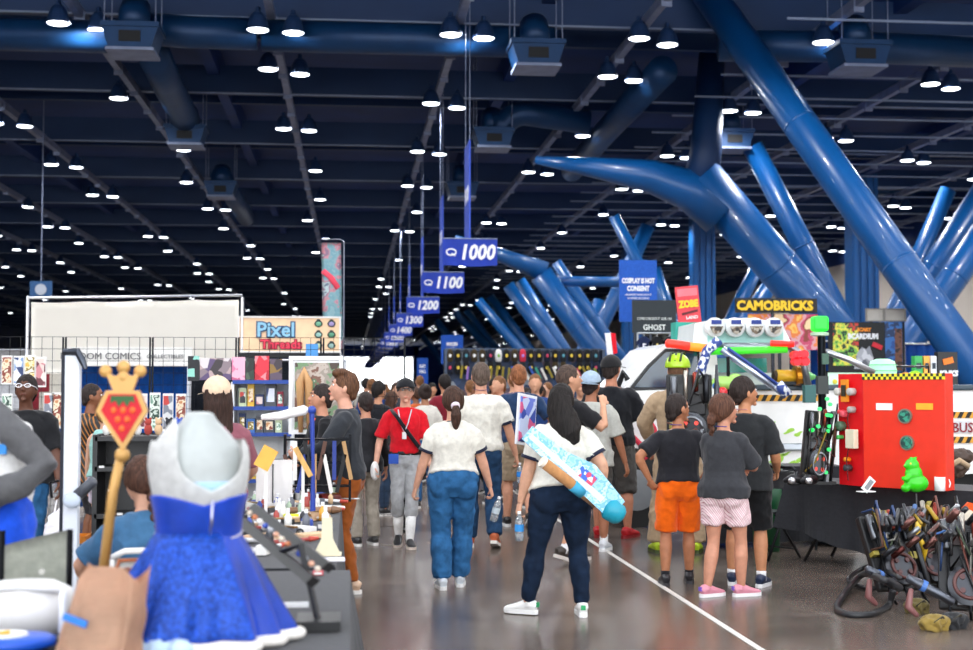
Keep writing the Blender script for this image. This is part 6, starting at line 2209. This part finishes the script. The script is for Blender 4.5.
# glowing electronics beside the cabinet
p = onT(826, 486, .25)
r = empty('gadget_prop', p + V((0, 0, .40)), 0, 'upright black electronics prop with green lights left of the red cabinet', 'gadget')
gadget_pack(r, Matrix.Translation((0, 0, -.05)) @ Matrix.Rotation(.1, 4, 'Y') @ Matrix.Diagonal((.62, 1, 1, 1)), .95, 12)
for j in range(12):
    a = rs.uniform(-.11, .11); z = rs.uniform(-.35, .38)
    B().cyl((a, -.12, z), (a, -.145, z), .018, seg=10).to('green_light', cm('#34e070', 'glow'), r)
B().box((-.08, -.06, .42), (.1, .08, .16)).to('teal_box', cm('#1d5a58', 'plastic'), r)
B().box((0, 0, -.385), (.3, .2, .03)).to('base', cm('#18191b', 'plastic'), r)
p = tp(816, 433, 13.3)
r = empty('red_tin', p, 0, 'dark red tin sign with yellow marks beside the electronics prop', 'sign')
B().box((0, 0, 0), (.16, .05, .19), bev=.01).to('tin', cm('#9c1c28', 'plastic'), r)
B().box((-.03, -.03, .04), (.04, .01, .03)).to('yellow_mark', cm('#e8c03a'), r)
B().cyl((0, .03, -p.z), (0, .03, 0), .015, seg=8).to('post', cm('#22262a', 'metal'), r)
for i, (px, c, lab) in enumerate(((797, '#d8dade', 'small silver and black goggles prop at the left end of the black table'), (812, '#e2e4e6', 'black prop with a round white disc beside the goggles'))):
    p = onT(px, 486, .08)
    r = empty('goggles_prop', p, .3 * i, lab, 'prop')
    B().tube([(-.09, 0, .04), (-.03, -.03, .07), (.04, -.02, .06), (.09, .03, .03)], [.02, .035, .035, .02], seg=12, dome=.4).to('strap_body', cm('#1a1b1e', 'plastic'), r, smooth=True)
    B().tube([(-.03, -.03, .05), (-.045, -.07, .045)], [.035, .03], seg=14, dome=.3).to('lens', cm(c, 'metal'), r, smooth=True)
    B().ell((0, 0, .015), (.07, .04, .015)).to('foot', cm('#1a1b1e', 'plastic'), r, smooth=True)
# black-draped counter behind the children, close to the truck
cloth_table(XP(772, 13.9), 13.9, 1.35, .55, .82, 0, 'black draped counter standing between the children and the truck', (.05,), .02, seedn=7)
r = empty('green_bin', V((XP(768, 13.2), 13.3, .0)), 0, 'dark green bin glimpsed behind the boy in black shorts', 'bin')
B().tube([(0, 0, 0), (0, 0, .85)], [(.13, .1), (.17, .13)], ref=(1, 0, 0), seg=20).to('bin_body', cm('#0f5a34', 'plastic'), r, smooth=True)
B().tube([(0, 0, .84), (0, 0, .87)], [(.18, .14), (.18, .14)], ref=(1, 0, 0), seg=20).to('bin_rim', cm('#0c4428', 'plastic'), r, smooth=True)

# ---------------------------------------------------------------- costume backpacks and hoses on the floor
for (px, py, tilt, yaw, s_, sd, lab) in ((897, 602, -.5, .2, .92, 3, 'leftmost costume backpack of the floor pile leaning on the black table with long hose'),
                                       (934, 594, -.42, -.15, .98, 17, 'middle costume backpack of the floor pile with yellow hose and orange cylinder'),
                                       (970, 618, -.38, -.4, 1.0, 31, 'right costume backpack of the floor pile cut by the photo edge')):
    p = gp(px, py)
    r = empty('costume_backpack', (p.x, p.y, 0), yaw, lab, 'backpack')
    gadget_pack(r, Matrix.Translation((0, .10, .36)) @ Matrix.Rotation(tilt, 4, 'X'), s_, sd, True)
    b = B()
    for q in (-.14, 0, .14): b.tube([(q, .1, .6), (q, -.14, .06), (q, -.2, .02)], .011, seg=8)
    b.to('stand_frame', cm('#1a1b1d', 'metal'), r)
    gun = B().tube([(-.42, -.25, .30), (-.30, -.24, .24), (-.12, -.22, .14)], [.03, .038, .03], seg=14, dome=.4).to('wand_grip', cm('#5c6068', 'metal'), r, smooth=True)
    B().tube([(-.33, -.245, .255), (-.30, -.24, .24)], [.041, .041], seg=14).to('blue_ring', cm('#4a78c0', 'plastic'), gun)
    B().tube([(-.40, -.25, .22), (-.42, -.26, .10), (-.36, -.27, .04)], [.018, .028, .018], seg=10, dome=.4).to('trigger', cm('#8a5a58', 'plastic'), r, smooth=True)
    rr = random.Random(sd + 1)
    for j in range(9):
        x = rr.uniform(-.2, .2)
        b = B().tube([(x, .02, .54), (x + rr.uniform(-.06, .06), -.04, .64 + rr.uniform(0, .07)), (x + rr.uniform(-.1, .1), -.1, .6)], rr.uniform(.008, .02), seg=8, dome=.4)
        b.to('cable', cm(rr.choice(['#2b5a94', '#a8861e', '#2a2b2e', '#5a3830', '#8a8e94', '#2e2c2b', '#3a3c40']), 'plastic'), r, smooth=True)
    for j in range(7):
        x = rr.uniform(-.2, .2); z = rr.uniform(.35, .7)
        B().tube([(x, -.08, z), (x + .05, -.14, z + .07)], rr.uniform(.018, .03), seg=12, dome=.4).to('canister', cm(rr.choice(['#5b2f2c', '#7d5650', '#3b3d41', '#a4a8ac', '#4a4c50']), 'metal'), r, smooth=True)
    if sd == 17:
        B().tube([(-.16, -.18, .58), (-.19, -.24, .5), (-.13, -.24, .38), (-.16, -.24, .27)], .024, seg=12).to('yellow_hose', cm('#d8b01c', 'plastic'), r, smooth=True)
        B().tube([(.04, -.22, .38), (.13, -.22, .58)], .045, seg=16, dome=.3).to('orange_cylinder', cm('#d85a24', 'plastic'), r, smooth=True)
h0 = [gp(884, 580, .35), gp(862, 575, .10), gp(838, 604, .02), gp(846, 614, .02), gp(872, 614, .02), gp(888, 606, .02), gp(893, 590, .14)]
r = empty('corrugated_hose', h0[2], 0, 'thick black corrugated hose looping on the floor left of the backpack pile', 'hose')


def spline(P, n=8):
    o = []
    for i in range(len(P) - 1):
        p0 = P[max(i - 1, 0)]; p1 = P[i]; p2 = P[i + 1]; p3 = P[min(i + 2, len(P) - 1)]
        for j in range(n):
            t = j / n
            o.append(.5 * ((2 * p1) + (-p0 + p2) * t + (2 * p0 - 5 * p1 + 4 * p2 - p3) * t * t + (-p0 + 3 * p1 - 3 * p2 + p3) * t ** 3))
    return o + [P[-1]]


pts = [p - h0[2] for p in spline(h0, 12)]
B().tube(pts, [.024 + .003 * (i % 2) for i in range(len(pts))], seg=12).to('hose_wall', cm('#26272a', 'plastic'), r, smooth=True)
h1 = [gp(900, 578, .30), gp(870, 566, .14), gp(848, 580, .03), gp(866, 588, .03), gp(890, 586, .05)]
r = empty('corrugated_hose', h1[2], 0, 'shorter black hose loop behind the long one beside the backpacks', 'hose')
pts = [p - h1[2] for p in spline(h1, 10)]
B().tube(pts, [.018 + .002 * (i % 2) for i in range(len(pts))], seg=10).to('hose_wall', cm('#202124', 'plastic'), r, smooth=True)
for (px, py, c, sc_, lab) in ((917, 613, '#6e6238', .8, 'olive canvas pouch on the floor before the backpacks'), (935, 630, '#8a7438', 1.0, 'mustard canvas pouch nearest the camera under the backpack pile'), (953, 628, '#2b2c2e', 1.1, 'black cloth pouch beside the mustard pouch')):
    p = gp(px, py)
    r = empty('canvas_pouch', (p.x, p.y, 0), .4, lab, 'pouch')
    b = B().ell((0, 0, .045), (.11 * sc_, .08, .045)).box((0, 0, .03), (.14 * sc_, .12, .05))
    obj('pouch_body', remesh(b.bm, .008, 2, wr=.02, wf=14, crease=1), cm(c, 'cloth'), r, smooth=True)
    B().tube([(-.06, -.05, .06), (0, -.07, .10), (.06, -.04, .06)], .007, seg=6).to('pouch_strap', cm('#3a3426', 'cloth'), r, smooth=True)
# right edge costume heap behind the packs
r = empty('orange_flag', tp(966, 512, 10.6), 0, 'orange and cream folded cloth at the right edge above the backpacks', 'cloth')
B().prism([(-.06, -.08), (.06, -.1), (.08, .02), (.02, .08), (-.03, .02)], .03).to('cream_fold', cm('#e6dcc8', 'cloth'), r)
B().prism([(-.03, .03), (.02, .08), (.1, .06), (.1, -.02), (.03, .02)], .04).to('orange_fold', cm('#e05a24', 'cloth'), r)
B().cyl((.05, .03, -r.location.z), (.05, .03, 0), .012, seg=8).to('stand_rod', cm('#26282a', 'metal'), r)
r = empty('tan_bag', onT(968, 478, .3), 0, 'heap of dark and tan leather straps at the right edge behind the mug', 'bag')
b = B().ell((0, 0, .09), (.14, .1, .1)).ell((.06, -.02, .19), (.12, .09, .07))
obj('bag_body', remesh(b.bm, .01, 2, wr=.02, wf=12, crease=1), mat('dark_leather', hx('#4a3a30'), .6, 0, .4, 12), r, smooth=True)
B().tube([(-.1, -.1, .1), (0, -.12, .16), (.1, -.1, .1)], .03, seg=10).to('tan_strap', cm('#b9a080', 'cloth'), r, smooth=True)

# ---------------------------------------------------------------- signs and booths behind the truck
Yc = 24.0


def signpost(r, h):
    b = B()
    b.cyl((-.05, .05, h / 2), (-.05, .05, -r.location.z), .03, seg=8)
    b.box((-.05, .05, -r.location.z + .015), (.5, .4, .03))
    b.to('post', cm('#3c4048', 'metal'), r)


r, w, h = panel(735, 298, 817, 313, 22, 'brick_shop_sign', cm('#1d1b18'), 'black shop sign reading CAMOBRICKS in yellow stencil letters', 'sign')
text('CAMOBRICKS', .215, cm('#f2c62a'), r, (-.03, -.03, -.01), off=.010, sx=.98)
signpost(r, h)
r, w, h = panel(748, 314, 818, 350, 22.8, 'orange_poster', artwork('orange_poster', ['#f0a232', '#f4c060', '#e8823c', '#d8a0a8', '#c8486a', '#8c3a30', '#f0d0a0'], 2.6, 1.4, kind='noise'), 'orange and pink picture panel right below the brick-toy sign', 'poster')
signpost(r, h)
r, w, h = panel(619, 260, 657, 322, 24, 'policy_banner', cm('#2c5cb8', 'cloth'), 'tall blue banner reading COSPLAY IS NOT CONSENT in white', 'banner')
text('COSPLAY IS NOT', .125, WHT, r, (0, -.025, .18), sx=.62, off=.006)
text('CONSENT', .125, WHT, r, (0, -.025, .04), sx=.7, off=.006)
for i, s_ in enumerate(('ASK BEFORE TAKING PHOTOS', 'OF OTHERS OR COSPLAY', 'RESPECT THEM')):
    text(s_, .05, WHT, r, (0, -.025, -.07 - .065 * i), sx=.7)
signpost(r, h)
r, w, h = panel(632, 300, 676, 333, 22.5, 'checkout_sign', cm('#1c262c'), 'black square sign lettered COME CHECKOUT OUR ONLINE with a ghostly logo', 'sign')
text('COME CHECKOUT OUR ON', .062, cm('#e6ece8'), r, (0, -.025, -.04), sx=.75)
text('GHOST', .13, cm('#e6ece8'), r, (.0, -.025, -.19), sx=.9, off=.002)
signpost(r, h)
Yz = 17.6
r = empty('red_comic_sign', at(688, 305, Yz), 0, 'tilted red cover board reading ZOBE in yellow above the truck cab', 'sign')
r.rotation_euler = (0, -.10, 0)
B().box((0, 0, 0), (.31, .03, .50)).to('board', cm('#d8404a'), r)
B().box((0, -.018, .17), (.27, .01, .10)).to('pink_band', cm('#e0707a'), r)
text('ZOBE', .125, cm('#f2c02c'), r, (.0, -.03, .01), sx=.82, off=.008)
B().box((.01, -.02, -.1), (.22, .01, .03), Matrix.Rotation(-.15, 3, 'Y')).to('dark_line', cm('#5a1a20'), r)
text('LAND', .06, cm('#f0d8d8'), r, (.03, -.03, -.17), off=.002)
B().cyl((0, .03, -.2), (.1, .03, -r.location.z + .02), .02, seg=8).to('post', cm('#8c9098', 'metal'), r)
r = empty('teal_box', at(687, 332, 16.9), 0, 'teal carton with pale stripes on the truck cab roof', 'box')
B().box((0, 0, 0), (.36, .25, .24)).to('carton', cm('#2c9c8c'), r)
for i in range(3): B().box((.02, -.13, .06 - .06 * i), (.2, .01, .018)).to('stripe', cm('#a8dcd0'), r)
B().box((0, .05, -.12 - .09), (.3, .2, .2)).to('stand_block', cm('#d8dcdc'), r)
# jerseys hanging behind the cab
jc = [('#1e2848', '5', '#e8e8ee', 'navy jersey with white number 5'), ('#1b1b1e', 'A', '#d8c060', 'black jersey with gold and white print'), ('#2a2c30', 'V', '#e6e6ea', 'charcoal jersey with white star print'), ('#20386a', 'O', '#d8dce6', 'blue jersey at the end of the rail')]
rl = empty('clothes_rail', (XP(664, 21), 21, 0), 0, 'clothes rail carrying printed jerseys behind the truck cab', 'rail')
B().cyl((-.42, 0, ZP(332, 21)), (.42, 0, ZP(332, 21)), .015, seg=8).cyl((-.42, 0, 0), (-.42, 0, ZP(332, 21)), .015, seg=8).cyl((.42, 0, 0), (.42, 0, ZP(332, 21)), .015, seg=8).to('rail_frame', cm('#a9adb2', 'metal'), rl)
for i, (c, t, c2, lab) in enumerate(jc):
    p = at(644 + 13 * i, 344, 21)
    p.z = ZP(332, 21) - .205
    r = empty('hanging_jersey', (p.x, 21.0, p.z), 0, lab + ' on the rail behind the truck cab', 'shirt')
    B().prism([(-.07, -.2), (.07, -.2), (.07, .06), (.11, .0), (.13, .06), (.06, .14), (.03, .155), (-.03, .155), (-.06, .14), (-.13, .06), (-.11, .0), (-.07, .06)], .03).to('cloth', cm(c, 'cloth'), r)
    text(t, .15, cm(c2), r, (0, -.025, -.02), name='number', off=.004)
    B().tube([(0, 0, .15), (0, 0, .2), (.02, 0, .21)], .005, seg=6).to('hanger', cm('#c9ccd0', 'metal'), r)
r = empty('red_pennant', at(614, 345, 20), 0, 'narrow red and white pennant left of the jerseys', 'flag')
B().prism([(-.05, .18), (.02, .18), (.05, -.12), (-.01, -.14)], .015).to('red_cloth', cm('#d81c2c', 'cloth'), r)
B().prism([(-.14, .18), (-.055, .18), (-.015, -.14), (-.1, -.18)], .015).to('white_cloth', cm('#e8e8ea', 'cloth'), r)
B().cyl((-.05, .02, .19), (-.05, .02, -r.location.z), .012, seg=8).to('pole', cm('#c9ccd0', 'metal'), r)
# poster wall with dark brick pictures and blue curtains
r, w, h = panel(828, 322, 905, 372, 25, 'poster_wall', cm('#0f1418'), 'dark poster wall with castle-like stone picture and scary brick lettering', 'poster')
B().box((-.42, -.02, .05), (.5, .02, h * .85)).to('green_panel', artwork('green_creature', ['#2c7a3c', '#102018', '#7cc04c', '#e0d84c', '#183c28', '#c83a2c'], 6, 3, kind='noise'), r)
B().box((.53, -.02, 0), (.34, .02, h)).to('blue_panel', artwork('blue_rock', ['#1c4a8c', '#2c64a8', '#143058', '#3a7ab8'], 3.5, 6, kind='noise'), r)
B().box((.62, -.03, -.05), (.14, .02, h * .85)).to('brown_rock', artwork('brown_rock', ['#4a2c24', '#6c4434', '#2c1c18'], 6, 6, kind='noise'), r)
B().prism([(-.26, -.42), (.1, -.42), (.12, -.2), (.05, .02), (-.02, -.05), (-.1, .0), (-.2, -.12)], .02, (0, -.025, 0)).to('grey_castle', artwork('grey_castle', ['#8b9098', '#c9ccd2', '#5a5e66', '#a8acb4'], 9, 1), r)
text('SCARY', .09, cm('#f0922c'), r, (-.06, -.03, .33), off=.005)
text('BCARDIUM', .14, cm('#e9ecf0'), r, (-.08, -.03, .2), off=.008, sx=.85)
B().box((.2, -.03, .02), (.2, .02, .09), Matrix.Rotation(.4, 3, 'Y')).to('red_banner', cm('#c82434'), r)
signpost(r, h)
drape(XP(905, 26), XP(985, 26), 26, .1, ZP(343, 26), 'booth_drape', cm('#1a52a0', 'cloth'), 'blue booth curtain at the right edge below the beige wall')
drape(XP(815, 26), XP(905, 26), 26.3, .1, ZP(340, 26), 'booth_drape', cm('#1a52a0', 'cloth'), 'blue booth curtain behind the dark poster wall')
for (x0, x1, y0, y1, lab) in ((866, 883, 309, 321, 'pale grey board above the poster wall, left one'), (884, 905, 309, 321, 'pale grey board above the poster wall, right one')):
    r, w, h = panel(x0, y0, x1, y1, 25.5, 'grey_board', cm('#b9b4ac'), lab, 'board', frame=(cm('#8a8680'), .02))
    signpost(r, h)
r, w, h = panel(936, 352, 956, 388, 17.5, 'game_box', cm('#141518', 'plastic'), 'black boxed set lettered KNKS standing on the truck bed behind the cabinet', 'box', thick=.12)
text('KNKS', .10, cm('#dfe3ee'), r, (0, -.075, -.05), off=.006, shear=.15)
B().box((0, -.07, .12), (.14, .02, .08), Matrix.Rotation(-.25, 3, 'Y')).to('orange_badge', cm('#e87a28'), r)
for (x0, x1, c, lab) in ((913, 921, '#2f9c4c', 'slim green boxed set on the truck bed'), (922, 928, '#e8a03c', 'slim orange boxed set on the truck bed'), (929, 935, '#d8dce0', 'slim white boxed set with blue star on the truck bed')):
    r, w, h = panel(x0, 356, x1, 388, 17.4, 'game_box', cm(c, 'plastic'), lab, 'box', thick=.12)
    B().box((0, -.065, .08), (w * .6, .01, .08)).to('paper_label', cm('#26303c'), r)
# pale green barrel lamp and creature behind the cabinet top
r = empty('barrel_lamp', L(876, 371) + V((TX, Yt - .2, 0)), 0, 'pale glowing green barrel lamp behind the top of the red cabinet', 'lamp')
B().tube([(0, 0, -.14), (0, 0, -.11), (0, 0, 0), (0, 0, .11), (0, 0, .14)], [.11, .15, .165, .14, .07], seg=24).to('barrel_shade', cm('#9fe8b8', 'glow'), r, smooth=True)
for z in (-.07, 0, .07): B().tube([(.166 * math.cos(a), .166 * math.sin(a), z) for a in [2 * PI * j / 24 for j in range(25)]], .005, seg=6).to('band', cm('#5aa878', 'plastic'), r)
B().box((0, 0, -.17), (.2, .2, .06)).to('base', cm('#2c3430'), r)
r = empty('yellow_creature_toy', L(913, 378) + V((TX, Yt + .1, 0)), 0, 'orange and lime round toys in a dark frame behind the cabinet top', 'toy')
B().ell((-.05, 0, 0), (.08, .06, .07)).to('orange_ball', cm('#f0a028', 'gloss'), r, smooth=True)
B().ell((.06, -.02, .01), (.09, .07, .08)).to('lime_ball', cm('#9ce02c', 'gloss'), r, smooth=True)
B().tube([(-.2, 0, -.08), (-.2, 0, .14), (.24, 0, .14), (.24, 0, -.08)], .015, seg=6).to('black_frame', cm('#16181a', 'metal'), r)
B().box((0, 0, -.08), (.46, .15, .03)).to('base', cm('#16181a'), r)
r = empty('glass_tray', L(850, 380) + V((TX, Yt, 0)), 0, 'pale green lit glass tray with a black rim on the truck bed', 'tray')
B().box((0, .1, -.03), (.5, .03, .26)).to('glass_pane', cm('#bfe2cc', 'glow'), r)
b = B()
for z in (-.16, .1): b.box((0, .08, z), (.54, .04, .02))
for x in (-.26, .26): b.box((x, .08, -.03), (.02, .04, .28))
b.to('black_rim', cm('#14171a'), r)
B().ell((-.16, .07, -.02), (.03, .01, .03)).to('yellow_mark', cm('#e8d84c'), r)

# ---------------------------------------------------------------- merchandise wall far down the aisle
Ym = 27.0
xw0, xw1 = XP(446, Ym), XP(604, Ym)
r = empty('merchandise_wall', ((xw0 + xw1) / 2, Ym + .15, 0), 0, 'long grey slat wall of hanging bags and scarves behind the walking crowd', 'display rack')
zt = ZP(349, Ym)
B().box((0, .06, zt / 2), (xw1 - xw0, .05, zt)).to('slat_board', artwork('slat_board', ['#1c3458', '#26426c', '#8c94a0', '#1c3458', '#5c4a58', '#2c3c4c'], 5, 1), r)
b = B()
for s in (-1, 1): b.box((s * (xw1 - xw0) / 2, 0, zt / 2), (.06, .3, zt))
b.box((0, 0, zt), (xw1 - xw0, .06, .05))
b.to('frame', cm('#3c4452', 'metal'), r)
bagc = [('#16181c', 'black'), ('#22262c', 'charcoal'), ('#1a1f30', 'dark navy'), ('#e0dedc', 'white'), ('#c8324a', 'red'), ('#3a3020', 'dark brown')]
dec = ['#d8b83c', '#4a8c9c', '#c03a58', '#7ab04c', '#a878c8', '#e6e6e6', '#d87a3c']
pr = {}
for row in range(2):
    for i in range(19):
        px = 450 + i * 8.1
        if row and i % 4 == 3: continue
        ci = rb.choice([0, 0, 0, 1, 2, 0, 5]) if (row, i) not in ((0, 6), (0, 9)) else (3 if i == 6 else 4)
        p = at(px, 355 + row * 12, Ym)
        lab = '%s small hanging bag in the %s row of the far merchandise wall' % (bagc[ci][1], ('upper', 'lower')[row])
        if ci in pr:
            o = copy_tree(pr[ci])
            o['label'] = lab
        else:
            o = empty('hanging_bag', (0, 0, 0), 0, lab, 'bag', 'bags on the far merchandise wall')
            b = B().tube([(0, 0, -.14), (0, 0, -.11), (0, 0, .02), (0, 0, .09), (0, 0, .12)], [(.045, .03), (.066, .045), (.07, .045), (.055, .035), (.02, .02)], ref=(1, 0, 0), seg=14)
            b.to('bag_body', cm(bagc[ci][0], 'cloth'), o, smooth=True)
            B().ell((0, -.045, -.015), (.03, .008, .035)).to('front_badge', cm(dec[ci]), o, smooth=True)
            B().tube([(-.03, 0, .08), (0, 0, .12), (.03, 0, .08)], .006, seg=6).to('loop', cm('#202226'), o)
            pr[ci] = o
        o.location = (p.x, Ym + .02, p.z)
for i in range(24):
    px = 462 + i * 5.9
    p = at(px, 372 + (i % 3), Ym - .1)
    c = rb.choice([('#8a7c34', 'mustard'), ('#3c8c78', 'teal'), ('#b8485c', 'rose'), ('#8a6ab0', 'violet'), ('#d8d4cc', 'cream'), ('#3c5ca8', 'blue'), ('#7a8c3c', 'olive')])
    o = empty('hanging_scarf', (p.x, Ym - .02, p.z), 0, '%s scarf hanging slanted below the bags of the far merchandise wall' % c[1], 'scarf', 'scarves on the far merchandise wall')
    B().box((0, 0, 0), (.045, .03, .26), Matrix.Rotation(-.45 if i > 8 else .1, 3, 'Y')).to('scarf_cloth', cm(c[0], 'cloth'), o)
    B().cyl((0, .04, .12), (0, .1, .12), .006, seg=6).to('hook', cm('#b9bcc2', 'metal'), o)
# small blue notices further off
for (x0, x1, y0, y1, Y, words_, lab) in ((441, 463, 335, 364, 38, ('MAKERS', 'ARTISTS &', 'MORE'), 'blue hanging notice with three white lines left of the merchandise wall'),
                                  (417, 428, 358, 384, 45, ('EAST', 'HALL'), 'narrow blue notice panel further left in the distance')):
    r, w, h = panel(x0, y0, x1, y1, Y, 'hall_notice', cm('#2450a8', 'cloth'), lab, 'sign')
    for i, s_ in enumerate(words_):
        text(s_, h * .17, WHT, r, (0, -.03, h * (.18 - .2 * i)), sx=.62, off=.004)
    signpost(r, h)
# distant booths either side of the aisle
bcol = [('#e9e7e3', 'white'), ('#8c2f3a', 'maroon'), ('#24427c', 'navy'), ('#c9c4b8', 'beige'), ('#3a3d44', 'charcoal'), ('#b8a878', 'straw'), ('#4c8c9c', 'teal')]
rq = random.Random(3)
spots_b = []
for side, xs in ((-1, (-1.6, -5.2, -9.2, -13.5)), (1, (9.5, 14.0, 18.5))):
    for y in (24.5, 30, 36, 43, 51, 60, 72, 86):
        for x in xs:
            if side > 0 and y < 33: continue
            if side < 0 and y < 26 and x > -12: continue
            spots_b.append((x, y))
ordn = ['front', 'second', 'third', 'fourth', 'fifth', 'sixth', 'seventh', 'rearmost']
for i, (x, y) in enumerate(spots_b):
    c = bcol[(i * 5 + i // 7) % 7]
    hh = 1.95 + .12 * (i % 4)
    col_ = 'nearest the aisle' if abs(x) < 4 or x == 9.5 else 'one stall back from the aisle' if x in (-5.2, 14.0) else 'deep inside the hall'
    r = empty('market_booth', (x, y, 0), 0, '%s market booth with stocked counter down the hall, %s' % (c[1], col_), 'booth', 'distant market booths')
    b = B()
    b.box((0, .9, hh / 2), (2.9, .05, hh)).box((-1.45, .45, hh * .35), (.05, .9, hh * .7)).box((1.45, .45, hh * .35), (.05, .9, hh * .7))
    b.to('booth_wall', cm(c[0], 'cloth'), r)
    B().box((0, -.3, .38), (2.6, .6, .76)).to('counter', cm(['#1c1d20', '#e4e2de', '#23407a'][i % 3], 'cloth'), r)
    for j in range(5):
        cc = rq.choice(bcol + [('#d8763c', 'o'), ('#c8b040', 'y')])
        B().box((-1.1 + .5 * j + rq.uniform(-.05, .05), -.2, .76 + .11), (.28, .25, rq.uniform(.15, .35))).to('stock', cm(cc[0]), r)
    B().box((0, .86, hh - .28), (1.6, .03, .34)).to('booth_sign', cm(rq.choice(bcol)[0]), r)
